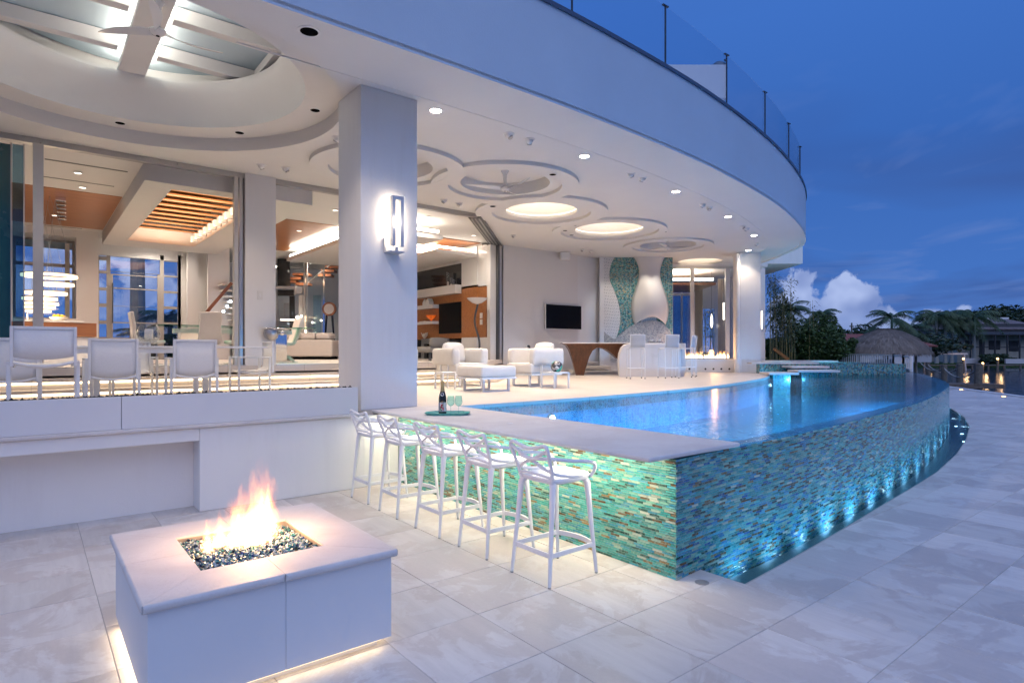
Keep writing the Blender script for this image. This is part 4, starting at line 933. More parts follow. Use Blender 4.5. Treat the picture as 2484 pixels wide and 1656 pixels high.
ST = [(3.705,'white bar stool nearest the corner of the mosaic bar'),(4.515,'second white bar stool from the corner of the mosaic bar'),(5.30,'middle white bar stool of the five at the mosaic bar'),(6.15,'white bar stool second from the stucco wall at the mosaic bar'),(6.95,'white bar stool closest to the stucco wall and the planter')]
for k, (y, lb) in enumerate(ST):
    a = [0.02,-0.02,0.015,-0.03,0.02][k]
    if k == 0: st0.location = (3.39,y,0.0); st0.rotation_euler = (0,0,a); tag(st0, lb, group='white stools along the mosaic bar')
    else: copy_tree(st0, (3.39+[0,0.01,-0.005,0.0,0.02][k],y,0.0), a, lb, 'white stools along the mosaic bar')
# ------------------------------------------------------------------ tray, bottle, glasses on the counter
cz = 1.0225
tc_ = U(1086, 1005, cz)
tr = thing('serving_tray', 'turquoise eight-sided serving tray on the stone bar counter', 'tray', (tc_.x,tc_.y,cz), WING+0.03)
a, c, k = 0.285, 0.17, 0.10
def octo(a, c, k): return [(-a+k,-c),(a-k,-c),(a,-c+k*0.8),(a,c-k*0.8),(a-k,c),(-a+k,c),(-a,c-k*0.8),(-a,-c+k*0.8)]
b = MB(); b.prism(octo(a*0.9,c*0.9,k*0.9), 0.0, 0.010); b.build('base', 'tray', tr)
b = MB(); o1, o2 = octo(a*0.9,c*0.9,k*0.9), octo(a,c,k); n = 8
b.add([(x,y,0.008) for x, y in o1]+[(x,y,0.026) for x, y in o2]+[(x,y,0.031) for x, y in o2]+[(x*0.985,y*0.985,0.0105) for x, y in o1], [f for i in range(8) for f in ((i,(i+1)%8,8+(i+1)%8,8+i),(8+i,8+(i+1)%8,16+(i+1)%8,16+i),(16+i,16+(i+1)%8,24+(i+1)%8,24+i))]); b.build('rim', 'tray', tr)
bc = U(1073.5, 1004, cz+0.01)
bt = thing('champagne_bottle', 'dark champagne bottle with gold foil neck and fruit label on tray', 'bottle', (bc.x,bc.y,cz+0.0105), WING)
b = MB(); b.lathe([(0.001,0.0),(0.046,0.0),(0.050,0.008),(0.050,0.185),(0.048,0.215),(0.040,0.250),(0.028,0.285),(0.021,0.315),(0.018,0.345)], 28); b.build('glass_body', 'bottle_glass', bt, smooth=True)
b = MB(); b.lathe([(0.0285,0.287),(0.0225,0.315),(0.0195,0.345),(0.0185,0.375),(0.0215,0.382),(0.0215,0.392),(0.019,0.40),(0.019,0.415),(0.012,0.420),(0.001,0.421)], 24); b.build('foil', 'gold_foil', bt, smooth=True)
def curved_label(nm, m, r, z0, z1, a0, a1, parent, n=14):
    g = MB(); vs = []
    for i in range(n+1):
        t = a0+(a1-a0)*i/n; vs += [(r*math.sin(t), -r*math.cos(t), z0), (r*math.sin(t), -r*math.cos(t), z1)]
    g.add(vs, [(2*i,2*i+2,2*i+3,2*i+1) for i in range(n)]); return g.build(nm, m, parent, smooth=True)
lb = curved_label('label', 'paper', 0.0510, 0.035, 0.150, -1.15, 1.15, bt)
curved_label('label_band', 'label_blue', 0.0514, 0.036, 0.149, -1.14, -0.66, lb)
for z0, z1, a0, a1, m in ((0.075,0.128,-0.30,0.02,'label_red'),(0.090,0.138,0.10,0.34,'label_green'),(0.052,0.090,0.06,0.42,'label_red'),(0.060,0.105,-0.52,-0.30,'label_green'),(0.110,0.130,-0.05,0.12,'label_red'),(0.046,0.066,-0.45,-0.05,'label_green')): curved_label('fruit_print', m, 0.0516, z0, z1, a0, a1, lb, 5)
for i, (z0, z1, a0, a1) in enumerate(((0.140,0.146,-0.35,0.55),(0.038,0.044,-0.5,0.6))): curved_label('print_line', 'label_blue', 0.0515, z0, z1, a0, a1, lb, 6)
g = MB(); vs = []
for i in range(16):
    t = 2*math.pi*i/16; aa = 0.021*math.cos(t)/0.038; zz = 0.252+0.021*math.sin(t); rr = 0.0402+(0.252-zz)*0.33; vs.append((rr*math.sin(aa), -rr*math.cos(aa), zz))
g.add(vs, [tuple(range(16))]); nl = g.build('neck_label', 'paper', bt)
g = MB(); vs = []
for i in range(8):
    t = 2*math.pi*i/8; aa = 0.008*math.cos(t)/0.038; zz = 0.252+0.010*math.sin(t); rr = 0.0408+(0.252-zz)*0.33; vs.append((rr*math.sin(aa), -rr*math.cos(aa), zz))
g.add(vs, [tuple(range(8))]); g.build('neck_emblem', 'label_blue', nl)
def wine_glass(x, y, lab, parent_none=None):
    t = thing('wine_glass', lab, 'wine glass', (x,y,cz+0.0105), 0, 'pair of pale teal wine glasses')
    b = MB(); b.lathe([(0.001,0.0015),(0.038,0.0),(0.038,0.0025),(0.012,0.006),(0.005,0.014),(0.0042,0.05),(0.0045,0.085),(0.008,0.100)], 24); b.build('stem', 'teal_glass', t, smooth=True)
    b = MB(); b.lathe([(0.005,0.098),(0.022,0.106),(0.041,0.124),(0.049,0.150),(0.047,0.185),(0.041,0.232),(0.0395,0.232),(0.0455,0.185),(0.0475,0.150),(0.039,0.126),(0.021,0.109),(0.004,0.103)], 28, caps=False); b.build('bowl', 'teal_glass', t, smooth=True)
p = U(1093.5, 1004, cz+0.01); wine_glass(p.x, p.y, 'pale teal wine glass next to the champagne bottle')
p = U(1112.5, 1004, cz+0.01); wine_glass(p.x, p.y, 'pale teal wine glass at the outer end of the pair on the tray')
# small brass inlays in counter and paving
p = U(1237, 1026, cz); b = MB(); b.lathe([(0.035,0.0),(0.035,0.003),(0.025,0.004)], 20, (p.x,p.y,cz)); tag(b.build('umbrella_sleeve', 'white_paint'), 'small white round sleeve cover set in the bar counter', 'cover')
p = U(1703, 1412, 0); b = MB(); b.lathe([(0.055,0.0),(0.055,0.004),(0.044,0.006),(0.036,0.003)], 24, (p.x,p.y,0.0)); tag(b.build('drain_cover', 'bronze'), 'small round bronze drain in the paving at the bar corner', 'drain')
# ------------------------------------------------------------------ wall lamps
def sconce(loc, rz, lab, e=30):
    t = thing('wall_sconce', lab, 'wall lamp', loc, rz, 'wall lamps on the columns')
    for x0, z0, x1, z1 in ((-0.088,-0.35,-0.038,0.35),(0.038,-0.35,0.088,0.35),(-0.0375,0.295,0.0375,0.35)):
        b = MB(); b.box(x0,-0.19,z0,x1,-0.11,z1); b.build('frame', 'satin_metal', t, bevel=0.003)
    b = MB(); b.box(-0.0375,-0.125,-0.33,0.0375,-0.112,0.294); b.build('diffuser', 'glow_sconce', t)
    b = MB(); b.box(-0.085,-0.109,-0.33,0.085,-0.075,0.34); b.build('rear_diffuser', 'glow_sconce', t)
    b = MB(); b.box(-0.13,-0.19,-0.43,0.10,-0.0,-0.415); b.build('bracket', 'satin_metal', t); b = MB(); b.box(-0.13,-0.03,-0.4145,-0.10,0.0,-0.22); b.build('bracket_side', 'satin_metal', t)
    b = MB(); b.box(-0.02,-0.15,-0.4145,0.02,-0.112,-0.351); b.build('stem', 'satin_metal', t)
    q = lamp('sconce_light', 'AREA', (0.0,-0.072,0), e, (1.0,0.83,0.62), t, 0.1, 0.6, direction=(0,1,0)); q.data.size = 0.16; q.data.size_y = 0.60
    q.rotation_euler = (R(90),0,0)
    lamp('sconce_fill', 'POINT', (-0.02,-0.26,0), e*0.25, SOFT, t, 0.08)
    return t
sconce((3.99,7.748,3.63), 0, 'lit wall lamp with a square metal frame on the near white column', 4.0)
p = FR(22.75, (1846-1242)/SF*22.5+0.02); sconce((p.x,p.y,2.98), WING+R(90), 'slim lit wall lamp on the outer side of the far column', 2)
# ------------------------------------------------------------------ ceiling: downlights, spots, fans
def downlight(x, y, z, lit, lab, grp, e=0, r=0.075, spot=110):
    t = thing('downlight', lab, 'ceiling light', (x,y,z), 0, grp)
    b = MB(); b.lathe([(r*1.28,0.0),(r*1.28,-0.006),(r,-0.008),(r,-0.004)], 28, caps=False); b.build('trim', 'white_paint', t, smooth=False)
    b = MB(); b.lathe([(r,-0.006),(r*0.99,-0.0045)], 28); b.build('lens', 'glow_down' if lit else 'black', t)
    if e: lamp('downlight_beam', 'SPOT', (0,0,-0.03), e, (1.0,0.80,0.60), t, 0.05, direction=(0,0,-1), spot=spot, blend=0.6)
    return t
LIT = [(4.8,7.9,'right beside the near column'),(8.11,8.03,'second along the canopy edge from the near column'),(11.55,8.51,'third along the canopy edge from the near column'),(14.83,9.23,'fourth along the canopy edge from the near column'),(17.89,10.22,'fifth along the canopy edge from the near column'),(20.39,11.87,'above the far column')]
for x, y, s in LIT: downlight(x, y, ZC, True, 'lit ceiling downlight '+s, 'lit downlights along the curved canopy edge', 140 if x < 12 else (90 if x < 19 else 45), 0.085)
BL = [(6.82,9.98,0,'between the first and second ceiling rings'),(8.25,9.06,1,'on the near rim of the large fan ring'),(9.62,10.0,1,'at the rim between the fan ring and the bright dome'),(7.18,11.76,0,'behind the large fan ring'),(8.91,11.98,2,'on the far rim beside the bright dome'),(12.34,12.63,3,'first of three dark downlights beyond the bright dome'),(12.67,13.36,3,'middle of three dark downlights beyond the bright dome'),(13.32,13.75,3,'dark downlight throwing a scallop on the ceiling ring'),(15.19,11.61,3,'on the outer rim of the second bright dome'),(17.45,14.49,9,'beyond the far ceiling fan'),(21.18,12.92,9,'close to the far column')]
for x, y, i, s in BL: downlight(x, y, (ZC-0.080) if i in (1,2,3) and any(c[3] < math.hypot(x-c[0],y-c[1]) < c[2]-0.09 for c in DISC) else ZC-0.001, False, 'dark ceiling downlight '+s if 'dark' not in s else s, 'dark recessed downlights in the terrace ceiling', 200 if x < 11 else 95, 0.07, 95)
for x, y, s in ((1.17,11.9,'on the tray ring above the dining chairs'),(2.82,11.35,'on the tray ring towards the house column'),(3.48,9.6,'on the tray ring beside the near column')):
    q = Vector((x-BIG[0], y-BIG[1])).normalized()*2.5; downlight(BIG[0]+q.x, BIG[1]+q.y, ZC+0.23, False, 'dark downlight '+s, 'dark downlights round the skylight tray', 60, 0.075)
downlight(2.48, 6.84, ZC, False, 'large dark downlight in the canopy soffit before the skylight', 'dark downlights round the skylight tray', 60, 0.10)
def eyeball(x, y, ang, lab):
    t = thing('spotlight', lab, 'spotlight', (x,y,ZC-0.001), ang, 'swivelling ceiling spotlights')
    b = MB(); b.lathe([(0.095,0.0),(0.098,-0.006),(0.082,-0.016),(0.070,-0.018)], 24); b.build('trim', 'white_paint', t, smooth=True)
    b = MB(); b.sphere((0,0,-0.02), 0.066, 18, 10); b.build('eyeball', 'white_paint', t, smooth=True)
    b = MB(); d = Vector((0.55,0,-0.83)).normalized(); c = Vector((0,0,-0.02)); b.tube([c+d*0.04, c+d*0.068], [0.048,0.040], 18); b.build('aperture', 'grey_metal', t, smooth=True)
    return t
EY = [(6.28,7.99,'inner of the first pair behind the near column light'),(6.72,7.98,'outer of the first pair behind the near column light'),(9.65,8.22,'inner of the pair between the second and third lit downlights'),(10.08,8.27,'outer of the pair between the second and third lit downlights'),(13.05,8.82,'inner of the pair before the fourth lit downlight'),(13.48,8.92,'outer of the pair before the fourth lit downlight'),(16.27,9.65,'inner of the pair before the fifth lit downlight'),(16.67,9.77,'outer of the pair before the fifth lit downlight'),(19.26,10.91,'single one before the last lit downlight'),(7.8,12.45,'inner of the pair above the sliding door corner'),(8.26,12.5,'outer of the pair above the sliding door corner'),(11.89,14.88,'single one above the angled doors'),(15.5,15.44,'inner of the pair above the wall speaker'),(15.91,15.43,'outer of the pair above the wall speaker'),(3.53,12.34,'inner of the pair above the doorway pier'),(3.97,12.24,'outer of the pair above the doorway pier'),(4.09,9.95,'one half hidden by the near column')]
for k, (x, y, s) in enumerate(EY): eyeball(x, y, random.Random(k).uniform(0, 6.28), 'white swivel spotlight, '+s)
def fan(loc, rz, rod, r, lab, m='white_gloss'):
    t = thing('ceiling_fan', lab, 'ceiling fan', loc, rz, 'white three-blade ceiling fans')
    b = MB(); b.lathe([(0.085,0.0),(0.085,-0.015),(0.055,-0.05),(0.04,-0.10),(0.034,-rod)], 24); b.build('stem', m, t, smooth=True)
    b = MB(); b.lathe([(0.034,-rod+0.02),(0.06,-rod),(0.095,-rod-0.025),(0.10,-rod-0.05),(0.075,-rod-0.085),(0.04,-rod-0.10),(0.001,-rod-0.102)], 28); h = b.build('hub', m, t, smooth=True)
    b = MB(); b.lathe([(0.022,-rod-0.101),(0.022,-rod-0.106)], 16); b.build('sensor', 'black', h)
    for k in range(3):
        a = 2*math.pi*k/3; b = MB(); N = 14; vs = []
        for i in range(N+1):
            u = i/N; x = 0.06+(r-0.06)*u; w = 0.045+0.115*math.sin(min(1.0,u*1.6)*math.pi/2)*(1-u*0.75); w = max(w*(1-(u**6)*0.9), 0.006)
            sweep = 0.05*math.sin(u*math.pi); tw = 0.035*(1-u)
            for s, dz in ((-1,-tw),(1,tw)):
                vs += [(x, sweep+s*w*0.5, -rod-0.045+dz+0.05*u*u), (x, sweep+s*w*0.5, -rod-0.045+dz+0.05*u*u+0.012)]
        fs = []
        for i in range(N):
            o, p = i*4, i*4+4; fs += [(o,o+2,p+2,p),(o+1,p+1,p+3,o+3),(o,p,p+1,o+1),(o+2,o+3,p+3,p+2)]
        fs += [(0,1,3,2),(N*4,N*4+2,N*4+3,N*4+1)]
        b.add(vs, fs); bl = b.build('blade', m, t, smooth=True); bl.rotation_euler = (0,0,a)
    return t
fan((1.29,9.04,ZC+0.899), R(14), 0.34, 0.86, 'white ceiling fan hanging from the skylight spine')
fan((8.05,10.38,ZC+0.26), R(30), 0.34, 0.85, 'white ceiling fan in the large ceiling ring over the lounge')
fan((17.22,13.03,ZC+0.26), R(75), 0.30, 0.85, 'white ceiling fan in the far ceiling ring before the fireplace')
# ------------------------------------------------------------------ dining set behind the planter
def sling_chair(t, w=0.56, d=0.56, seat=0.46, top=0.98, arm=0.68, tall=False):
    """back towards -Y, sitter faces +Y"""
    r = 0.019; hw = w/2
    for s in (-1, 1):
        x = s*(hw+0.03)
        for y0, z in ((-d/2+0.04,arm),(d/2,arm)):
            b = MB(); b.box(x-r,y0-r,0.0,x+r,y0+r,z); b.build('leg', 'white_metal', t, bevel=0.004)
        b = MB(); b.box(x-r,-d/2+0.04-r,arm+0.001,x+r,d/2+r,arm+0.03); b.build('armrest', 'white_metal', t, bevel=0.004)
        b = MB(); b.box(s*hw-0.016,-d/2-0.04,seat-0.05,s*hw+0.016 if s > 0 else s*hw+0.016,-d/2-0.005,top); o = b.build('back_post', 'white_metal', t, bevel=0.004)
        b = MB(); b.tube([(s*(hw-0.02),-d/2,seat-0.03),(s*(hw-0.02),0,seat-0.055),(s*(hw-0.02),d/2-0.02,seat-0.02)], 0.015, 8); b.build('seat_rail', 'white_metal', t, smooth=True)
    b = MB(); b.box(-hw+0.017,-d/2-0.04,top-0.035,hw-0.017,-d/2-0.005,top); b.build('top_rail', 'white_metal', t, bevel=0.004)
    def sheet3(nm, prof, ww):
        b = MB(); N = len(prof); K = 8; vs = []
        for (y, z), th in zip(prof, [0.006]*N):
            for k in range(K+1):
                u = -1+2*k/K; sag = (1-u*u)
                vs.append((u*ww, y-0.0*sag, z-0.035*sag*(1 if z < seat+0.12 else 0.0)))
        b.add(vs, [(i*(K+1)+k,i*(K+1)+k+1,(i+1)*(K+1)+k+1,(i+1)*(K+1)+k) for i in range(N-1) for k in range(K)])
        o = b.build(nm, 'mesh_sling', t, smooth=True); m_ = o.modifiers.new('thick', 'SOLIDIFY'); m_.thickness = 0.008; return o
    if not tall:
        sheet3('sling', [(-d/2-0.02,top-0.03),(-d/2-0.018,(top+seat)/2),(-d/2-0.01,seat+0.10),(-d/2+0.03,seat+0.03),(-d/2+0.10,seat),(0,seat-0.01),(d/2-0.03,seat+0.01)], hw-0.016)
    else:
        sheet3('back_sling', [(-d/2-0.02,top-0.03),(-d/2-0.02,top-0.2),(-d/2-0.02,top-0.36)], hw-0.016)
        sheet3('seat_sling', [(-d/2+0.03,seat),(0,seat-0.01),(d/2-0.03,seat+0.01)], hw-0.016)
        b = MB(); b.tube([(-hw-0.01,-d/2+0.04,seat+0.0),(-hw*0.5,-d/2+0.04,seat-0.045),(0,-d/2+0.04,seat-0.06),(hw*0.5,-d/2+0.04,seat-0.045),(hw+0.01,-d/2+0.04,seat+0.0)], 0.02, 8); b.build('rear_rail', 'white_metal', t, smooth=True)
    b = MB(); b.tube([(-hw+0.01,-d/2-0.02,seat-0.005),(-hw*0.5,-d/2-0.022,seat-0.04),(0,-d/2-0.022,seat-0.052),(hw*0.5,-d/2-0.022,seat-0.04),(hw-0.01,-d/2-0.02,seat-0.005)], 0.016, 8); b.build('rear_seat_rail', 'white_metal', t, smooth=True)
GD = 'white sling dining chairs'
c0 = thing('dining_chair', 'white sling armchair between the tall chair and the candle bowl', 'chair', (0.90,10.35,ZT), 0, GD); sling_chair(c0)
p = onY(465, 840, 10.35)
copy_tree(c0, (p.x,10.35,ZT), R(-1), 'white sling armchair just past the glass candle bowl', GD)
copy_tree(c0, (-0.22,10.38,ZT), R(1), 'white sling armchair half hidden behind the tall white chair', GD)
copy_tree(c0, (3.12,11.55,ZT), R(90), 'white sling armchair seen from the side at the end of the dining table', GD)
copy_tree(c0, (1.35,12.0,ZT), R(180), 'white sling armchair on the far side of the dining table beneath the bowl', GD)
tc0 = thing('tall_chair', 'tall white sling chair nearest the planter with an open gap below its back', 'chair', (0.12,9.35,ZT)); sling_chair(tc0, 0.60, 0.50, 0.68, 1.10, 0.66, True)
dt = thing('dining_table', 'long white metal dining table behind the planter', 'table', (0.8,11.1,ZT))
b = MB(); b.box(-2.6,-0.42,0.855,2.36,0.42,0.885); b.build('tabletop', 'white_metal', dt, bevel=0.004)
b = MB(); b.box(-2.4,-0.38,0.775,1.36,-0.34,0.854); b.build('apron', 'white_metal', dt); b = MB(); b.box(-2.4,0.34,0.775,1.36,0.38,0.854); b.build('apron', 'white_metal', dt)
for x in (-1.6,-0.05,1.40):
    for y in (-0.36,0.36): b = MB(); b.box(x-0.04,y-0.035,0.0,x+0.04,y+0.035,0.774 if x < 1.3 else 0.854); b.build('leg', 'white_metal', dt, bevel=0.004)
p = onY(361, 836, 11.1)
hb = thing('candle_bowl', 'clear glass bowl holding a white pillar candle and shells', 'candle holder', (p.x,11.1,ZT+0.886))
b = MB(); b.lathe([(0.09,0.0),(0.095,0.012),(0.07,0.03),(0.10,0.055),(0.155,0.12),(0.168,0.19),(0.150,0.27),(0.118,0.345),(0.114,0.345),(0.145,0.27),(0.163,0.19),(0.150,0.124),(0.095,0.06),(0.001,0.05)], 40, caps=False); b.build('glass', 'clear_bowl', hb, smooth=True)
b = MB(); b.lathe([(0.001,0.075),(0.062,0.075),(0.060,0.265),(0.05,0.27),(0.03,0.262),(0.001,0.262)], 24); b.build('candle', 'candle', hb, smooth=True)
sh = MB(); rng = random.Random(2)
for k in range(60):
    a, r = rng.uniform(0,6.28), rng.uniform(0.03,0.125); x, y, z, s = r*math.cos(a), r*math.sin(a), 0.062+rng.uniform(0,0.05)+r*0.2, rng.uniform(0.010,0.022); sh.sphere((x,y,z), s, 6, 4, rng.uniform(0.5,1))
tag(sh.build('shells', 'coral', hb, smooth=True), kind='stuff')
# ------------------------------------------------------------------ lounge
def soft_box(x0, y0, z0, x1, y1, z1, nm, t, bev=0.05, m='fabric', puff=0.008):
    """an upholstered cushion: rounded, slightly inflated, with uneven seams"""
    c = Vector(((x0+x1)/2,(y0+y1)/2,(z0+z1)/2)); h = Vector((abs(x1-x0)/2,abs(y1-y0)/2,abs(z1-z0)/2)); r = min(bev, min(h)*0.9); N = 10; vs = []; fs = []; ix = {}
    rg = random.Random(int(abs(x0*913+y0*577+z0*331)*1000)); ph = [rg.uniform(0,6.28) for _ in range(6)]
    def vert(q):
        k = tuple(round(a, 5) for a in q)
        if k in ix: return ix[k]
        p = Vector((q[0]*h.x,q[1]*h.y,q[2]*h.z)); inn = Vector([max(-h[i]+r, min(h[i]-r, p[i])) for i in range(3)]); d = p-inn
        p = inn+d.normalized()*r if d.length > 1e-7 else p
        for i in range(3):
            if abs(q[i]) > 0.999: u, v = q[(i+1) % 3], q[(i+2) % 3]; p[i] += math.copysign(puff*(1-u*u)*(1-v*v)+0.0022*math.sin(u*7+ph[0])*math.sin(v*6+ph[1])+0.0012*math.sin(u*19+v*9+ph[2]), q[i])
        vs.append(c+p); ix[k] = len(vs)-1; return len(vs)-1
    g = [math.copysign(1-(1-abs(a))**1.6, a) for a in [-1+2*i/N for i in range(N+1)]]
    for ax in range(3):
        for s in (-1, 1):
            for i in range(N):
                for j in range(N):
                    q4 = []
                    for a, b_ in ((i,j),(i+1,j),(i+1,j+1),(i,j+1)):
                        q = [0,0,0]; q[ax] = s; q[(ax+1) % 3] = g[a]; q[(ax+2) % 3] = g[b_]; q4.append(vert(q))
                    fs.append(tuple(q4 if s > 0 else q4[::-1]))
    b = MB(); b.add(vs, fs); o = b.build(nm, m, t, smooth=False); o.data.polygons.foreach_set('use_smooth', [True]*len(o.data.polygons))
    # piped seam round the upper edge
    if min(h) > 0.06 and nm != 'pillow':
        e = 0.35; hx, hy = h.x-r*(1-0.72), h.y-r*(1-0.72); zz = c.z+h.z-r*(1-0.72); rr = r*0.7; pts = []
        for sx, sy, a0 in ((1,1,0),(-1,1,90),(-1,-1,180),(1,-1,270)):
            for q in range(4): a = R(a0+q*30); pts.append((c.x+sx*(hx-rr)+rr*math.cos(a), c.y+sy*(hy-rr)+rr*math.sin(a), zz))
        b = MB(); b.tube(pts, 0.0055, 6, closed=True); b.build('piping', m, o, smooth=True)
    return o
def armchair(t, w=0.98, d=0.98):
    """faces -Y"""
    for s in (-1, 1):
        b = MB(); x = s*(w/2-0.20)
        for p, q in (((x,-d/2+0.10,0.015),(x,d/2-0.10,0.015)),): b.bar(p, q, 0.05, 0.03)
        b.build('runner', 'white_metal', t)
        for y in (-d/2+0.10,d/2-0.10):
            b = MB(); b.box(x-0.022,y-0.022,0.031,x+0.022,y+0.022,0.26); b.build('leg', 'white_metal', t)
    b = MB(); b.box(-w/2+0.04,-d/2+0.04,0.26,w/2-0.04,d/2-0.04,0.30); b.build('frame', 'white_metal', t, bevel=0.006)
    soft_box(-w/2+0.05,-d/2+0.02,0.302,w/2-0.05,d/2-0.1,0.53,'seat_cushion',t,0.045)
    for s in (-1, 1):
        soft_box(min(s*w/2,s*(w/2-0.20)),-d/2+0.06,0.48,max(s*w/2,s*(w/2-0.20)),d/2,0.86,'arm_cushion',t,0.06)
        for y in (-0.18,0.14): b = MB(); b.box(s*(w/2-0.03)-0.014,y-0.014,0.30,s*(w/2-0.03)+0.014,y+0.014,0.50); b.build('arm_post', 'white_metal', t)
    soft_box(-w/2+0.201,d/2-0.20,0.48,w/2-0.201,d/2-0.002,0.86,'back_cushion',t,0.06)
    o = soft_box(-0.28,-0.06,0.0,0.28,0.06,0.46,'pillow',t,0.054,'fabric',0.035); o.location = (0.0,d/2-0.27,0.53); o.rotation_euler = (R(-14),0,R(4))
GA = 'white upholstered lounge armchairs'
ac = thing('armchair', 'white lounge armchair facing the pool behind the ottoman', 'armchair', (7.78,11.70,ZT), 0, GA); armchair(ac)
copy_tree(ac, (9.10,10.62,ZT), R(-90), 'white lounge armchair with its shaded arm towards the pool, beside the mosaic vase', GA)
copy_tree(ac, (5.86,11.55,ZT), R(0), 'white lounge armchair mostly hidden by the near column', GA)
ot = thing('ottoman', 'square white upholstered ottoman on a metal frame before the armchairs', 'ottoman', (7.23,9.94,ZT))
for y in (-0.33,0.33):
    b = MB(); b.box(-0.33,y-0.02,0.0,0.33,y+0.02,0.03); b.build('runner', 'white_metal', ot)
    for x in (-0.31,0.31): b = MB(); b.box(x-0.022,y-0.022,0.031,x+0.022,y+0.022,0.25); b.build('leg', 'white_metal', ot)
b = MB(); b.box(-0.43,-0.45,0.251,0.43,0.45,0.285); b.build('frame', 'white_metal', ot, bevel=0.005)
soft_box(-0.43,-0.45,0.287,0.43,0.45,0.505,'cushion',ot,0.05)
def side_table(x, y, s, h, lab, rz=0.0):
    t = thing('side_table', lab, 'side table', (x,y,ZT), rz, 'small white side tables')
    b = MB(); b.box(-s,-s,h-0.03,s,s,h); b.build('top', 'white_metal', t, bevel=0.004)
    for sx in (-1, 1):
        for sy in (-1, 1): b = MB(); b.box(sx*s-0.035*(sx > 0),sy*s-0.035*(sy > 0),0,sx*s+0.035*(sx < 0),sy*s+0.035*(sy < 0),h-0.031); b.build('leg', 'white_metal', t, bevel=0.003)
    return t
side_table(8.95,9.76,0.225,0.35,'small white metal side table carrying the mosaic vase')
side_table(6.95,11.05,0.17,0.36,'small white metal side table tucked between two armchairs')
vs_ = thing('vase', 'round turquoise and silver mosaic vase on the side table', 'vase', (8.98,9.74,ZT+0.351))
b = MB(); b.lathe([(0.06,0.0),(0.10,0.03),(0.128,0.09),(0.13,0.13),(0.11,0.19),(0.07,0.225),(0.045,0.235),(0.04,0.228)], 32); b.build('body', 'vase_mosaic', vs_, smooth=True)
b = MB(); b.lathe([(0.045,0.236),(0.05,0.240),(0.036,0.241),(0.034,0.225)], 24, caps=False); b.build('rim', 'dark_gloss', vs_, smooth=True)
# ------------------------------------------------------------------ far end of the terrace
def cf(x, y): return 1340+x/4.2, 600+y/4.2
def WP(x, y, D):
    """wing plane at depth D: (offset, height) of a sighted point"""
    px, py = cf(x, y); return ((px-1242)/SF*D, SH+(850-py)/SF*D)
def wing_poly(b, pts, D0, D1):
    """prism standing in the wing plane between depths D0 (front) and D1"""
    f = [FR(D0, r, z) for r, z in pts]; k = [FR(D1, r, z) for r, z in pts]; n = len(pts)
    a = sum(pts[i-1][0]*pts[i][1]-pts[i][0]*pts[i-1][1] for i in range(n))
    idx = list(range(n)); fr = tuple(idx) if a > 0 else tuple(idx[::-1]); bk = tuple(n+i for i in (idx[::-1] if a > 0 else idx))
    sd = [(i,n+i,n+(i+1)%n,(i+1)%n) if a > 0 else (i,(i+1)%n,n+(i+1)%n,n+i) for i in range(n)]
    return b.add(f+k, [fr, bk]+sd)
def smooth_pts(pts, n=5): return [(p.x, p.y) for p in spline([(x,y,0) for x, y in pts], n)]
# walls
b = MB(); b.box(12.72,16.5,ZT,16.30,16.8,ZC); b.build('wall', 'stucco_smooth', house)
b = MB(); b.box(16.302,16.62,ZT,17.75,16.9,ZC); b.build('wall', 'white_paint', house)
D5 = 23.7; r0 = (1464-1242)/SF*D5; r1 = (1631-1242)/SF*D5
fire_w = thing('fireplace', 'tall mosaic fireplace wall with a white hourglass hood', 'fireplace', tuple(FR(D5, 4.8, ZT)))
off = Vector(fire_w.location)
def wp(pts, D0, D1, nm, m, parent=fire_w, sm=False):
    b = MB(); wing_poly(b, pts, D0, D1); b.v = [tuple(Vector(v)-off) for v in b.v]; return b.build(nm, m, parent, smooth=sm)
wp([(r0,ZT),(r1,ZT),(r1,ZC),(r0,ZC)], D5+0.02, D5+0.6, 'backing', 'stucco_smooth')
wp([(r0-0.16,ZT),(r0,ZT),(r0,ZC),(r0-0.16,ZC)], D5-0.1, D5+0.6, 'side_trim', 'white_paint')
LAT = [WP(x,y,D5) for x, y in ((522,103),(1222,103),(1222,965),(522,965))]
wp(LAT, D5, D5+0.018, 'lattice_panel', 'lattice')
tl = [(630,104),(600,170),(581,260),(590,350),(630,440),(665,540),(690,660),(690,760),(670,860),(650,920)]
teal = [WP(x,y,D5) for x, y in smooth_pts(tl)]+[WP(x,y,D5) for x, y in ((700,868),(790,806),(900,770),(900,104))]
wp(teal, D5-0.03, D5-0.002, 'mosaic_panel', 'hood_mosaic')
teal2 = [WP(x,y,D5) for x, y in ((1060,104),(1222,104),(1222,900),(1185,840),(1060,760))]
wp(teal2, D5-0.03, D5-0.002, 'mosaic_panel', 'hood_mosaic')
sil = [WP(x,y,D5) for x, y in smooth_pts([(590,965),(645,928),(700,880),(800,802),(880,766),(1000,742),(1100,762),(1180,832),(1222,900)])]+[WP(1222,965,D5),WP(1222,1150,D5),WP(590,1150,D5)]
wp(sil, D5-0.06, D5-0.032, 'silver_surround', 'silver_mosaic')
wp([WP(x,y,D5) for x, y in ((524,862),(636,941),(586,966),(524,966))], D5-0.03, D5-0.002, 'silver_corner', 'silver_mosaic')
hl = smooth_pts([(825,100),(860,165),(880,245),(868,335),(842,415),(811,515),(800,615),(808,710),(830,790)], 4); hr = smooth_pts([(1140,100),(1113,165),(1094,240),(1097,310),(1122,400),(1160,505),(1178,605),(1174,700),(1150,785)], 4)
b = MB(); vs = []; K = 12; fs = []; N = len(hl)
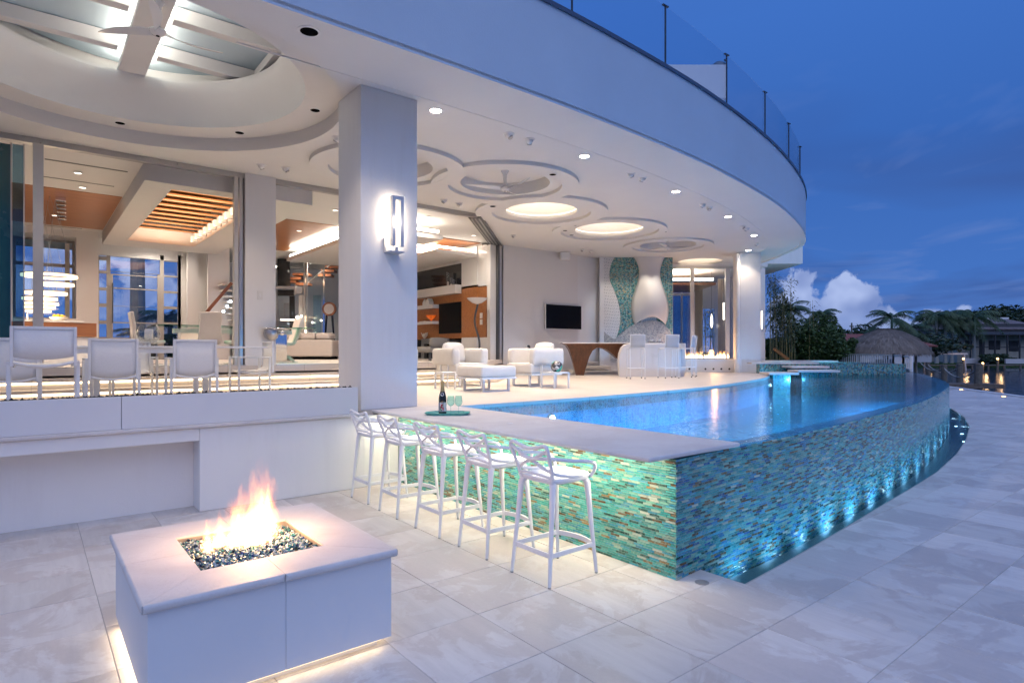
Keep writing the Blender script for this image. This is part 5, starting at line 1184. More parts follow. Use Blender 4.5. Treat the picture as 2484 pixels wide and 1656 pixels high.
for i in range(N):
    t = i/(N-1); depth = 0.16+0.30*max(0, math.sin(math.pi*min(1, max(0,(t-0.18)/0.95))))**1.5
    ra, za = WP(*hl[i], D5); rb, zb_ = WP(*hr[i], D5); 
    for k in range(K+1):
        u = k/K; arch = 0.30*math.sin(math.pi*u)*max(0, (t-0.72)/0.28)**2
        vs.append(FR(D5-0.065-depth*math.sin(math.pi*u)**0.75, ra+(rb-ra)*u, za+(zb_-za)*u+arch)-off)
for i in range(N-1):
    for k in range(K): fs.append((i*(K+1)+k,(i+1)*(K+1)+k,(i+1)*(K+1)+k+1,i*(K+1)+k+1))
b.add(vs, fs); o = b.build('hood', 'white_gloss', fire_w, smooth=True); q = o.modifiers.new('thick', 'SOLIDIFY'); q.thickness = 0.03; MAT['white_gloss'].node_tree.nodes
o.data.materials[0] = MAT['stucco_smooth']
for dr in (-1.0, 0.0, 0.9):
    p = FR(D5-1.1, 4.95+dr, ZC-0.03); lamp('hood_spot', 'SPOT', p-off, 34, SOFT, fire_w, 0.06, direction=FR(0.75, 0.0, -1.9), spot=70, blend=0.7)
# steps beside the fireplace
for z, x0, x1, y in ((1.13,190,655,1215),(1.28,280,600,1165),(1.42,360,500,1130)):
    rr0, _ = WP(x0, y, 21.6); rr1, _ = WP(x1, y, 21.6); d = {1.13:21.0,1.28:21.6,1.42:22.2}[z]
    b = MB(); wing_box(b, d, rr0, z-0.04, 23.0, rr1, z); b.build('fireplace_step', 'stone_white', house); b = MB(); wing_box(b, d+0.05, rr0, z-0.11, 23.0, rr1, z-0.041); b.build('fireplace_riser', 'stone_white', house)
# glass wall of the far room
DG = 25.4
def wbar(x0, y0, x1, y1, D, dd, nm, m, parent):
    (ra, za), (rb, zb_) = WP(x0, y0, D), WP(x1, y1, D); b = MB(); wing_box(b, D, min(ra,rb), min(za,zb_), D+dd, max(ra,rb), max(za,zb_)); return b.build(nm, m, parent)
gw = thing('glass_wall', 'tall glass doors of the far room reflecting bamboo and dusk sky', 'glass doors', tuple(FR(DG, 7.5, ZT)))
off2 = Vector(gw.location)
def gbar(x0, y0, x1, y1, nm, m, D=DG, dd=0.1):
    (ra, za), (rb, zb_) = WP(x0, y0, D), WP(x1, y1, D); b = MB(); wing_box(b, D, min(ra,rb), min(za,zb_), D+dd, max(ra,rb), max(za,zb_)); b.v = [tuple(Vector(v)-off2) for v in b.v]; return b.build(nm, m, gw)
gbar(1200,188,1900,216,'header','frame_metal')
for x0, x1 in ((1200,1228),(1408,1446),(1764,1806)): gbar(x0,217,x1,1190,'mullion','frame_metal')
for x0, x1 in ((1229,1407),(1447,1763),(1807,1900)): gbar(x0,217,x1,1170,'pane','door_glass',DG+0.04,0.012)
gbar(1200,1171,1900,1200,'sill','frame_metal')
rr = lambda x, D: (cf(x,0)[0]-1242)/SF*D
b = MB(); wing_box(b, DG+0.11, rr(1200,DG), ZI-0.02, 31.5, rr(1900,DG)+1.2, ZI); b.build('room_floor', 'terrace', house)
b = MB(); wing_box(b, DG+0.0, rr(1200,DG), ZC-0.12, 31.5, rr(1900,DG)+1.2, ZC-0.05); b.build('room_ceiling', 'ceiling', house)
b = MB(); wing_box(b, DG-0.02, rr(1200,DG), WP(0,186,DG)[1], DG+0.12, rr(1900,DG)+1.2, ZC); b.build('room_header', 'stucco_smooth', house)
b = MB(); wing_box(b, DG+0.0, rr(1200,DG)-0.3, ZT, 31.5, rr(1200,DG)-0.02, ZC); b.build('room_wall', 'stucco_smooth', house)
# back of the far room: window bays and a wall
b = MB(); wing_box(b, 31.3, rr(1440,31), ZI, 31.5, rr(1545,31), ZC); b.build('room_wall', 'stucco_smooth', house)
b = MB(); wing_box(b, 31.3, rr(1540,31), 4.0, 31.5, rr(1900,31), ZC-0.13); b.build('room_wall', 'stucco_smooth', house)
b = MB(); wing_box(b, 31.3, rr(1680,31), ZI, 31.5, rr(1900,31), 3.99); b.build('room_wall', 'stucco_smooth', house)
rw = thing('rear_window', 'dark framed rear window of the far room', 'window', tuple(FR(31.4, rr(1300,31), ZI))); o3 = Vector(rw.location)
for x0, y0, x1, y1 in ((1222,380,1440,400),(1222,465,1440,492),(1308,401,1326,464),(1308,493,1326,1000)):
    (ra, za), (rb, zb_) = WP(x0,y0,31.4), WP(x1,y1,31.4); g = MB(); wing_box(g, 31.35, ra, min(za,zb_), 31.42, rb, max(za,zb_)); g.v = [tuple(Vector(v)-o3) for v in g.v]; g.build('frame', 'frame_metal', rw)
g = MB(); (ra, za), (rb, zb_) = WP(1222,400,31.45), WP(1440,1000,31.45); wing_box(g, 31.44, ra, ZI, 31.45, rb, za); g.v = [tuple(Vector(v)-o3) for v in g.v]; g.build('pane', 'dark_glass', rw)
def curtain(r0_, r1_, D, z0, z1, lab):
    t = thing('curtain', lab, 'curtain', tuple(FR(D,(r0_+r1_)/2,z0)), 0, 'cream curtains in the far room'); o = Vector(t.location); N = 40
    pts = [FR(D+0.05*math.sin(i*1.25)+0.02*math.sin(i*3.1), r0_+(r1_-r0_)*i/N) for i in range(N+1)]
    b = MB(); b.add([Vector((p.x,p.y,z0))-o for p in pts]+[Vector((p.x,p.y,z1))-o for p in pts], [(i,i+1,N+2+i,N+1+i) for i in range(N)]); b.build('drape', 'curtain', t, smooth=True)
    g = MB(); g.bar(FR(D,r0_,z1+0.02)-o, FR(D,r1_,z1+0.02)-o, 0.03, 0.03); g.build('rail', 'frame_metal', t)
curtain(WP(1688,0,28)[0], WP(1758,0,28)[0], 28.0, ZI+0.02, WP(0,325,28)[1], 'cream curtain hanging behind the glass near the far column')
curtain(WP(1455,0,29)[0], WP(1530,0,29)[0], 29.0, ZI+0.02, WP(0,380,29)[1], 'pale curtain hanging between the two rear windows of the far room')
cv = thing('cove_light', 'lit ceiling cove inside the far room', 'ceiling light', tuple(FR(27.5, WP(1430,0,27.5)[0], 4.9))); o4 = Vector(cv.location)
g = MB(); wing_box(g, 26.6, WP(1222,0,26.6)[0], 4.72, 30, WP(1665,0,26.6)[0], 4.82); g.v = [tuple(Vector(v)-o4) for v in g.v]; g.build('panel', 'walnut', cv)
g = MB(); wing_box(g, 26.7, WP(1230,0,26.7)[0], 4.93, 26.8, WP(1640,0,26.7)[0], 5.03); g.v = [tuple(Vector(v)-o4) for v in g.v]; g.build('strip', 'glow_soft', cv)
lamp('cove_strip', 'AREA', FR(27.2, 7.5, 4.98)-o4, 60, WARM, cv, 1.5, direction=(0,0,1))
for x, y in ((1622,750),(1745,650)):
    D = 27.0; r, z = WP(x, y, D); p = FR(D, r); t = thing('pendant_lamp', 'slim lit pendant in the far room '+('before the blue window' if x < 1700 else 'beside the cream curtain'), 'pendant lamp', (p.x,p.y,z), 0, 'slim pendants in the far room')
    g = MB(); g.lathe([(0.02,-0.3),(0.06,-0.1),(0.045,0.15),(0.012,0.32)] if x < 1700 else [(0.035,-0.38),(0.04,0.38)], 14); g.build('shade', 'glow_dim', t); g = MB(); g.tube([(0,0,0.3),(0,0,ZC-0.12-z)], 0.006, 6); g.build('cord', 'dark_metal', t)
# hearth bench with a line of flames
DH = 22.9
hb_ = thing('hearth_bench', 'long low white hearth bench with round vents below a line of flames', 'hearth', tuple(FR(DH, 7.6, ZT))); o5 = Vector(hb_.location)
ra, rb = rr(1240,DH), rr(2000,DH); ztop = WP(0,1136,DH)[1]
def hbox(d0, r0_, z0, d1, r1_, z1, nm, m):
    g = MB(); wing_box(g, d0, r0_, z0, d1, r1_, z1); g.v = [tuple(Vector(v)-o5) for v in g.v]; return g.build(nm, m, hb_, bevel=0.006)
hbox(DH, ra, ZT, DH+0.75, rb, ztop, 'bench', 'stucco_smooth'); hbox(DH+0.25, rr(1300,DH), ztop+0.001, DH+0.5, rr(1880,DH), ztop+0.03, 'burner', 'lava')
for x in (1396,1559,1641,1721,1803):
    g = MB(); r, z = WP(x,1237,DH); g.tube([FR(DH-0.006,r,z)-o5, FR(DH+0.004,r,z)-o5], 0.035, 16); g.build('vent', 'black', hb_)
lf = thing('hearth_flames', 'low row of orange flames along the far hearth bench', 'fire', tuple(FR(DH+0.38, 7.8, ztop+0.02))); rng = random.Random(4)
for k in range(64):
    rpos = rng.uniform(rr(1345,DH), rr(1840,DH))-7.8; h = rng.uniform(0.10,0.38)*(1 if rng.random() > 0.25 else 0.6)
    p = FR(rng.uniform(-0.07,0.07), rpos); g = MB(); tongue(g, 0, 0, h, rng.uniform(0.03,0.055), rng, 0, 0.2); g.build('flame_tongue', 'flame_far', lf, smooth=True, loc=(p.x,p.y,0))
for q in (-1.4,0,1.3): lamp('hearth_light', 'POINT', FR(0,q,0.22), 12, (1,0.5,0.2), lf, 0.1)
p = FR(DH+0.55, rr(1605,DH)); t = thing('glass_globe', 'clear glass globe standing behind the hearth flames', 'globe', (p.x,p.y,ztop+0.002))
g = MB(); g.sphere((0,0,0.24), 0.26, 24, 14); g.build('bubble', 'clear_bowl', t, smooth=True); g = MB(); g.lathe([(0.14,0.0),(0.12,0.02)], 20); g.build('base', 'chrome', t)
p = FR(22.35, rr(1888,22.35)); t = thing('light_column', 'slender white half-round pilaster washed by light beside the far column', 'pilaster', (p.x,p.y,ZT))
g = MB(); g.lathe([(0.075,0.5),(0.075,ZC-ZT-0.12),(0.05,ZC-ZT-0.06)], 20); g.build('shaft', 'stucco_smooth', t, smooth=True); g = MB(); g.lathe([(0.13,0.0),(0.13,0.5)], 20); g.build('foot', 'stucco_smooth', t)
lamp('pilaster_light', 'SPOT', (-0.15,-0.25,ZC-ZT-0.05), 7, SOFT, t, 0.04, direction=(0.12,0.2,-1.6), spot=60, blend=0.8)
# ------------------------------------------------------------------ wooden table, white counter, mesh stools
tb = thing('sculpted_table', 'sculpted dark wood table with a flared leg and thin white top', 'table', tuple(FR(20.0, 2.05, ZT))); o6 = Vector(tb.location)
zt_ = 2.085
g = MB(); wing_box(g, 19.55, rr(92,20), zt_-0.022, 20.55, rr(800,20), zt_+0.006); g.v = [tuple(Vector(v)-o6) for v in g.v]; g.build('top', 'white_gloss', tb, bevel=0.004)
LEG = [(100,978),(140,998),(168,1045),(190,1110),(212,1190),(232,1270),(240,1302),(318,1303),(332,1250),(352,1180),(372,1110),(400,1050),(440,1022),(480,1020),(530,1035),(580,1065),(620,1100),(655,1132),(690,1050),(745,990),(790,978)]
leg = [WP(x,y,20) for x, y in LEG]; n = len(leg); rows = []
g = MB(); prof = [(-0.30,0.0),(-0.36,0.5),(-0.30,1.0)]
def squeeze(z): t = max(0, min(1, (z-ZT)/(zt_-ZT))); return 0.10+0.34*t*t
vs = []
for s in (-1, 0, 1):
    for r, z in leg: vs.append(FR(20.05+s*squeeze(z)*(1.0 if s else 0), r, z)-o6)
fs = []
ring = list(range(n))
for i in range(n):
    j = (i+1) % n; fs += [(i, j, n+j, n+i), (n+i, n+j, 2*n+j, 2*n+i)]
g.add(vs, fs+[tuple(range(n-1,-1,-1)), tuple(range(2*n,3*n))]); bm = bmesh.new(); o = g.build('sculpted_base', 'table_wood', tb)
bm.from_mesh(o.data); bmesh.ops.recalc_face_normals(bm, faces=bm.faces); bm.to_mesh(o.data); bm.free()
wc = thing('white_counter', 'curved white bar counter beside the wooden table', 'counter', tuple(FR(19.0, 4.3, ZT))); o7 = Vector(wc.location)
cc = [(668,1322),(662,1240),(660,1150),(668,1080),(690,1020),(725,988),(785,976),(1290,976),(1290,1240),(1270,1322)]
cp_ = [WP(x,y,19.0) for x, y in cc]
g = MB(); K = 10; vs = []; n = len(cp_)
for k in range(K+1):
    u = k/K; th = -0.1+1.15*u
    for r, z in cp_:
        d = 18.75+0.75*u; rr_ = r-0.0; vs.append(FR(d, rr_+0.35*math.sin(u*1.4)*(1 if r > 4 else 0.25), z)-o7)
fs = [(k*n+i,k*n+(i+1)%n,(k+1)*n+(i+1)%n,(k+1)*n+i) for k in range(K) for i in range(n)]+[tuple(range(n-1,-1,-1)),tuple(range(K*n,(K+1)*n))]
g.add(vs, fs); o = g.build('shell', 'counter_white', wc, bevel=0.03, seg=3); bm = bmesh.new(); bm.from_mesh(o.data); bmesh.ops.recalc_face_normals(bm, faces=bm.faces); bm.to_mesh(o.data); bm.free()
for x, w in ((1010,0.34),(1085,0.22)):
    r, z = WP(x, 960, 19.1); p = FR(19.1, r); t = thing('plate_stack', 'pale dishes set out on the white counter '+('on the wood table side' if w > 0.3 else 'by the second stool'), 'dishes', (p.x,p.y,zt_+0.004), WING, 'dishes on the white counter')
    g = MB(); g.box(-w/2,-0.12,0.0,w/2,0.12,0.012); g.build('tray', 'chrome', t); g = MB(); g.lathe([(0.04,0.013),(0.10,0.03),(0.105,0.035),(0.04,0.018)], 20); g.build('plate', 'white_gloss', t); g = MB(); g.lathe([(0.03,0.036),(0.06,0.06),(0.07,0.10),(0.066,0.10),(0.05,0.05)], 18); g.build('bowl', 'white_gloss', t)
def mesh_stool():
    """faces +X, back at -X"""
    t = thing('mesh_stool', 'x', 'bar stool'); r = 0.013
    for s in (-1, 1):
        y = s*0.21
        g = MB(); g.tube([(-0.24,y,0.0),(-0.235,y,0.3),(-0.215,y,0.85),(-0.20,y,0.87),(-0.17,y,0.875),(0.17,y,0.875),(0.20,y,0.865),(0.21,y,0.84),(0.25,y*1.05,0.0)], r, 8); g.build('side_frame', 'white_metal', t, smooth=True)
        g = MB(); g.tube([(-0.20,y,0.86),(-0.225,y,0.98),(-0.255,y,1.20),(-0.262,y,1.27)], r, 8); g.build('back_post', 'white_metal', t, smooth=True)
        g = MB(); g.tube([(-0.235,y,0.30),(0.237,y,0.30)], 0.010, 8); g.build('side_rail', 'white_metal', t, smooth=True)
        for x in (-0.24,0.25): g = MB(); g.tube([(x,y*(1.05 if x > 0 else 1),-0.0),(x,y*(1.05 if x > 0 else 1),0.03)], 0.017, 8); g.build('foot_cap', 'rubber', t)
    for x, z in ((0.238,0.30),(-0.235,0.30)): g = MB(); g.tube([(x,-0.21,z),(x,0.21,z)], 0.010, 8); g.build('footrest', 'white_metal', t, smooth=True)
    g = MB(); g.box(-0.19,-0.20,0.872,0.19,0.20,0.884); g.build('seat', 'stool_mesh', t)
    g = MB(); K = 6; vs = []
    for i in range(5):
        u = i/4; z = 0.91+0.35*u; x = -0.212-0.048*u
        for k in range(K+1): v = -1+2*k/K; vs.append((x-0.03*(1-v*v),0.205*v,z))
    g.add(vs, [(i*(K+1)+k,i*(K+1)+k+1,(i+1)*(K+1)+k+1,(i+1)*(K+1)+k) for i in range(4) for k in range(K)]); o = g.build('backrest', 'stool_mesh', t, smooth=True); q = o.modifiers.new('s', 'SOLIDIFY'); q.thickness = 0.012
    g = MB(); g.tube([(-0.262,-0.21,1.265),(-0.285,-0.1,1.27),(-0.29,0,1.27),(-0.285,0.1,1.27),(-0.262,0.21,1.265)], r, 8); g.build('top_rail', 'white_metal', t, smooth=True)
    return t
ms = mesh_stool(); MS = [(13.78,11.55,52,'white mesh bar stool closest to the wooden table, back to the pool'),(14.78,11.15,62,'second white mesh bar stool from the wooden table'),(15.75,11.25,110,'third white mesh bar stool from the wooden table, turned sideways'),(16.35,11.62,140,'white mesh bar stool at the end nearest the hearth flames')]
for k, (x, y, a, lb) in enumerate(MS):
    if k == 0: ms.location = (x,y,ZT); ms.rotation_euler = (0,0,R(a)); tag(ms, lb, group='white mesh stools at the white counter')
    else: copy_tree(ms, (x,y,ZT), R(a), lb, 'white mesh stools at the white counter')
# ------------------------------------------------------------------ wall items
def c3(x, y): return 960+x/2.4889, 330+y/2.4889
a = onY(*c3(902,1012), 16.42); d = onY(*c3(1118,1170), 16.42)
tv = thing('television', 'black flat television on the white terrace wall', 'television', ((a.x+d.x)/2,16.49,(a.z+d.z)/2)); w, h = (d.x-a.x)/2, (a.z-d.z)/2
g = MB(); g.box(-w,-0.10,-h,w,-0.05,h); g.build('casing', 'white_paint', tv, bevel=0.006); g = MB(); g.box(-w+0.015,-0.104,-h+0.02,w-0.012,-0.1005,h-0.012); g.build('screen', 'screen', tv); g = MB(); g.box(-0.2,-0.05,-0.2,0.2,-0.0,0.2); g.build('bracket', 'dark_metal', tv)
a = onY(*c3(1022,725), 16.3)
sp = thing('outdoor_speaker', 'white outdoor speaker bracketed high on the terrace wall', 'speaker', (a.x,16.3,a.z), R(-35))
g = MB(); g.box(-0.19,-0.14,-0.15,0.19,0.10,0.15); g.build('cabinet', 'white_paint', sp, bevel=0.05, seg=3); g = MB(); g.box(-0.165,-0.155,-0.125,0.165,-0.139,0.125); g.build('grille', 'mesh_sling', sp, bevel=0.01); g = MB(); g.tube([(-0.1,0.05,0.1),(-0.12,0.1,0.24),(-0.12,0.19,0.26)], 0.02, 8); g.build('bracket', 'grey_metal', sp)
a = onY(*c3(800,1272), 16.47); t = thing('wall_spigot', 'small dark hose spigot on the white wall above the armchair', 'spigot', (a.x,16.498,a.z)); g = MB(); g.lathe([(0.10,0.0),(0.10,-0.01),(0.08,-0.015)], 20); o = g.build('plate', 'white_paint', t); o.rotation_euler = (R(-90),0,0); g = MB(); g.tube([(0,-0.016,0.03),(0,-0.08,0.03),(0,-0.10,0.0),(0,-0.10,-0.06)], 0.035, 10); g.build('tap', 'dark_metal', t, smooth=True)
a = U(*c3(688,668), ZC); t = thing('hanging_hook', 'thin dangling wire hook under the ceiling near the folded doors', 'hook', (a.x,a.y,ZC-0.001)); g = MB(); g.bar((-0.08,0,-0.02),(0.08,0,-0.02),0.03,0.04); g.build('mount', 'white_paint', t); g = MB(); g.tube([(0,0,-0.04),(0.01,0,-0.12),(-0.02,0,-0.18),(0.02,0,-0.25),(0,0,-0.30)], 0.008, 6); g.build('wire', 'grey_metal', t)
a = U(*c3(2118,712), ZC); t = thing('security_camera', 'small dome security camera under the ceiling by the far column', 'camera', (a.x,a.y,ZC-0.001)); g = MB(); g.lathe([(0.07,0.0),(0.07,-0.04)], 16); g.build('mount', 'white_paint', t); g = MB(); g.sphere((0,0,-0.05), 0.055, 14, 8); g.build('dome', 'dark_gloss', t, smooth=True)
# ------------------------------------------------------------------ sliding doors
zh = ZC
def fbar(x0, y0, z0, x1, y1, z1, nm='door_frame', m='frame_metal', parent=house): g = MB(); g.box(x0,y0,z0,x1,y1,z1); return g.build(nm, m, parent)
fbar(-6,13.16,zh-0.10,3.43,13.30,zh-0.002,'door_track','grey_metal'); fbar(4.04,13.16,zh-0.10,9.28,13.30,zh-0.002,'door_track','grey_metal')
g = MB(); g.bar((9.25,13.24,zh-0.055),(12.62,16.72,zh-0.055),0.34,0.10); g.build('door_track', 'dark_metal', house)
for k in range(3): g = MB(); d = Vector((0.72,-0.695,0))*(k-1)*0.10; g.bar(Vector((9.3,13.28,zh-0.115))+d, Vector((12.55,16.65,zh-0.115))+d, 0.03, 0.03); g.build('track_rail', 'grey_metal', house)
fbar(0.02,13.12,ZI,0.165,13.26,zh-0.1,'door_post','frame_metal'); fbar(3.23,13.12,ZI,3.30,13.26,zh-0.1,'door_post','frame_metal'); fbar(3.335,13.16,ZI,3.40,13.34,zh-0.1,'door_post','grey_metal')
fbar(3.43,13.10,ZT+0.3,4.04,13.75,ZC,'pier','stucco_smooth')
fbar(-6,13.02,ZI+0.0005,3.43,13.35,ZI+0.012,'sill','grey_metal'); fbar(4.04,13.02,ZI+0.0005,9.25,13.35,ZI+0.012,'sill','grey_metal')
st = thing('folded_doors', 'dark edged stack of folded glass door leaves beside the white wall', 'doors', (12.45,16.30,ZI))
for k in range(5):
    dx = 0.085*k
    g = MB(); g.box(-0.28+dx,-0.25+dx*0.9,0.01,-0.22+dx,0.15+dx*0.9,zh-ZI-0.12); g.build('door_leaf', ('dark_metal','frame_metal','grey_metal','frame_metal','dark_metal')[k], st)
# parked glass leaves at the left of the opening
for k in range(3):
    t = thing('glass_leaf', ('first','second','third')[k]+' stacked blue-green glass door leaf from the frame post at the dining room', 'glass door', (-0.10-k*0.17,13.22+0.05*(k % 3),ZI), 0, 'stacked glass door leaves at the dining room')
    g = MB(); g.box(-0.15,-0.012,0.06,0.0,0.012,zh-ZI-0.16); g.build('pane', 'teal_panel' if k else 'dark_glass', t); g = MB(); g.box(-0.006,-0.02,0.02,0.012,0.02,zh-ZI-0.13); g.build('stile', 'frame_metal', t)
# ------------------------------------------------------------------ indoor shell
ZS = 5.50
plate('indoor_ceiling', 'ceiling', [(-6,13.31),(9.30,13.31),(12.7,16.85),(17,17),(17,27.3),(-6,27.3)], [[(2.25,14.05),(4.05,14.05),(4.05,21.3),(2.25,21.3)]], ZS, ZS+0.03, house)
def wall_hole(nm, m, Y, x0, x1, z0, z1, hs, th=0.16):
    """wall in a plane of constant Y with rectangular openings (x0,x1,z0,z1), built from strips"""
    xs = sorted({x0,x1,*[h[0] for h in hs],*[h[1] for h in hs]})
    for a, b_ in zip(xs, xs[1:]):
        cut = sorted([(h[2],h[3]) for h in hs if h[0] < (a+b_)/2 < h[1]]); z = z0
        for c, d in cut+[(z1,z1)]:
            if c-z > 0.005: g = MB(); g.box(a,Y,z,b_,Y+th,c); g.build(nm, m, house)
            z = max(z, d)
YB = 23.8
dl, dr_ = onY(239,700,YB).x, onY(432,700,YB).x; dtop = onY(335,626,YB).z
wl = onY(185,700,22.7).x; wtop = onY(150,572,22.7).z; wbot = onY(150,772,22.7).z
wall_hole('wall', 'stucco_smooth', YB, onY(236,700,YB).x-0.3, 5.6, ZI, ZS, [(dl,dr_,ZI,dtop)])
wall_hole('wall', 'stucco_smooth', 22.7, -6, onY(239,700,22.7).x, ZI, ZS, [(wl-1.5,wl,wbot,wtop)], 1.1)
fbar(5.44,YB+0.17,ZI,5.6,27.3,ZS,'wall','stucco_smooth'); fbar(5.6,27.0,ZI,17,27.2,ZS,'wall','stucco_smooth'); fbar(-6.1,13.4,ZI,-6.0,22.7,ZS,'wall','stucco_smooth')
# coffer with wooden louvres
plate('coffer_frame', 'ceiling', [(1.72,13.58),(5.0,13.58),(5.0,22.6),(1.72,22.6)], [[(2.25,14.05),(4.05,14.05),(4.05,21.3),(2.25,21.3)]], 5.13, ZS-0.001, house)
for k in range(12):
    y = 14.12+k*0.6
    g = MB(); g.bar((2.27,y+0.27,5.56-0.05),(4.03,y+0.27,5.56-0.05),0.60,0.03, up=(0,-0.16,1)); g.build('louvre', 'teak', house)
    g = MB(); g.box(3.86,y+0.02,5.2,4.03,y+0.16,5.36+0.0); g.build('louvre_bracket', 'white_paint', house)
fbar(2.15,13.95,5.8,4.15,21.4,5.83,'coffer_top','walnut')
for q4 in ((2.15,13.95,2.245,21.4),(4.055,13.95,4.15,21.4),(2.246,13.95,4.054,14.045),(2.246,21.305,4.054,21.4)): fbar(q4[0],q4[1],5.531,q4[2],q4[3],5.799,'coffer_side','ceiling')
q = lamp('coffer_light', 'AREA', (3.15,17.6,5.16), 70, WARM, house, 1.2, direction=(0,0,1)); q.data.shape = 'RECTANGLE'; q.data.size = 1.5; q.data.size_y = 6.8; q.rotation_euler = (R(180),0,0)
fbar(-2.5,17.1,ZS-0.014,1.70,22.1,ZS-0.002,'wood_ceiling','walnut_panel'); fbar(5.25,17.1,ZS-0.014,7.3,22.6,ZS-0.002,'wood_ceiling','walnut_panel')
fbar(7.36,17.0,5.12,9.6,22.6,5.25,'ceiling_drop','ceiling')
g = MB(); g.box(7.40,17.05,5.27,7.46,22.4,5.33); g.build('cove_strip', 'glow_soft', house)
for (x0, y0, x1, y1) in ((0.2,14.6,1.55,14.66),(0.2,16.1,1.45,16.14),(0.3,22.3,1.2,22.34)): fbar(x0,y0,ZS-0.008,x1,y1,ZS-0.002,'air_slot','dark_metal')
# entrance doors
ed = thing('entrance_doors', 'tall grey framed glass entrance doors with sidelights at the back of the hall', 'doors', ((dl+dr_)/2,YB,ZI)); cx_ = (dl+dr_)/2
def c4d(x, y): p = onY(240+x/5.2275, 600+y/5.2275, YB); return p.x-cx_, p.z-ZI
def edbar(x0, y0, x1, y1, nm, m, yy=0.0, th=0.10):
    a, c = c4d(x0,(y0)), c4d(x1,(y1)); g = MB(); g.box(a[0],yy,max(0.0,min(a[1],c[1])),c[0],yy+th,max(a[1],c[1])); return g.build(nm, m, ed)
for x0, x1 in ((-8,4),(98,146),(776,824),(1002,1040)): edbar(x0,100,x1,1500,'stile','bronze')
for y0, y1 in ((93,120),(300,345)): edbar(147,y0,775,y1,'rail','bronze',0.002)
for y0, y1 in ((505,552),(738,765),(942,972),(1142,1190),(345,375)): edbar(147,y0,775,y1,'door_rail','bronze',0.004,0.08)
for x0, x1 in ((147,178),(742,775)): edbar(x0,346,x1,1500,'door_stile','bronze',0.006,0.07)
for y0, y1 in ((155,190),(352,384),(550,586),(746,786),(948,985)): edbar(825,y0,1001,y1,'sidelight_rail','bronze',0.002)
for y0, y1 in ((110,165),(292,330),(505,545),(708,755),(925,970),(1135,1180)): edbar(5,y0,97,y1,'sidelight_rail','bronze',0.002)
edbar(147,121,775,299,'pane','pane',0.05,0.01); edbar(179,376,741,1141,'pane','pane',0.045,0.01); edbar(825,191,1001,1100,'pane','pane',0.05,0.01); edbar(5,166,97,1300,'pane','pane',0.05,0.01)
a = c4d(172,455); c = c4d(172,960); g = MB(); g.tube([(a[0],-0.06,a[1]),(c[0],-0.06,c[1])], 0.02, 8); g.build('pull_handle', 'dark_metal', ed)
lw_ = thing('kitchen_window', 'tall window with a pale blind behind the glowing ring pendants', 'window', (wl-0.75,22.7,wbot))
for x0, z0, x1, z1 in ((-0.75,0,-0.69,wtop-wbot),(0.69,0,0.75,wtop-wbot),(-0.69,wtop-wbot-0.06,0.69,wtop-wbot),(-0.69,0,0.69,0.05),(-0.69,(wtop-wbot)*0.66,0.69,(wtop-wbot)*0.70)): g = MB(); g.box(x0,0.9,z0,x1,0.98,z1); g.build('frame', 'bronze', lw_)
g = MB(); g.box(-0.69,0.93,0.05,0.69,0.94,wtop-wbot-0.06); g.build('pane', 'pane', lw_)
g = MB(); g.box(0.50,0.80,0.0,0.62,0.86,wtop-wbot-0.1); g.build('blind_edge', 'curtain', lw_)
# ------------------------------------------------------------------ rooms: furniture and lamps
def room_light(x, y, z, e, size=0.5, col=SOFT, nm='room_lamp', lab=None):
    t = thing(nm, lab, 'ceiling light', (x,y,z), 0, 'recessed room lights'); g = MB(); g.lathe([(0.09,0.0),(0.09,-0.006),(0.07,-0.008)], 20); g.build('trim', 'white_paint', t); g = MB(); g.lathe([(0.065,-0.008),(0.06,-0.009)], 20); g.build('lens', 'glow_dim', t)
    lamp('room_beam', 'SPOT', (0,0,-0.03), e*1.05, col, t, 0.08, direction=(0,0,-1), spot=150, blend=0.9)
for k, (x, y, e, s) in enumerate([(0.75,15.3,180,'in the white ceiling before the kitchen panel'),(0.9,16.6,110,'between the two air slots'),(4.5,16.0,180,'beside the wooden louvre coffer'),(6.2,15.2,180,'over the white cantilever chair'),(6.4,18.5,160,'in the wooden ceiling by the stair'),(8.6,23.5,230,'above the white sofa'),(8.5,14.4,120,'inside the lounge doors'),(11.0,15.8,90,'near the folded doors'),(0.5,20.5,140,'in the kitchen wooden ceiling'),(3.2,22.9,160,'before the entrance doors')]):
    room_light(x, y, ZS-0.016 if k not in (2,9) else (5.129 if k == 2 else ZS-0.002), e, lab='small recessed room light '+s)
isl = thing('kitchen_island', 'kitchen island with a walnut front band and pale counter', 'kitchen island', (-0.2,18.3,ZI))
g = MB(); g.box(-2.2,-0.35,0.0,1.43,0.5,0.62); g.build('base', 'white_gloss', isl); g = MB(); g.box(-2.2,-0.40,0.64,1.45,0.5,0.97); g.build('wood_band', 'walnut', isl); g = MB(); g.box(-2.25,-0.42,0.972,1.2,0.55,1.02); g.build('counter', 'stone_white', isl, bevel=0.006)
a = onY(143,770,18.4); fbw = thing('fruit_bowl', 'shallow bowl of lemons on the kitchen island', 'bowl', (a.x,18.4,ZI+1.021)); g = MB(); g.lathe([(0.08,0.0),(0.17,0.05),(0.20,0.10),(0.19,0.10),(0.15,0.05),(0.01,0.015)], 20); g.build('dish', 'stone_white', fbw, smooth=True)
for k in range(7): g = MB(); g.sphere((0.09*math.cos(k*0.9),0.09*math.sin(k*0.9),0.11+0.02*(k % 2)), 0.045, 10, 8, 0.85); g.build('lemon', 'lemon', fbw, smooth=True)
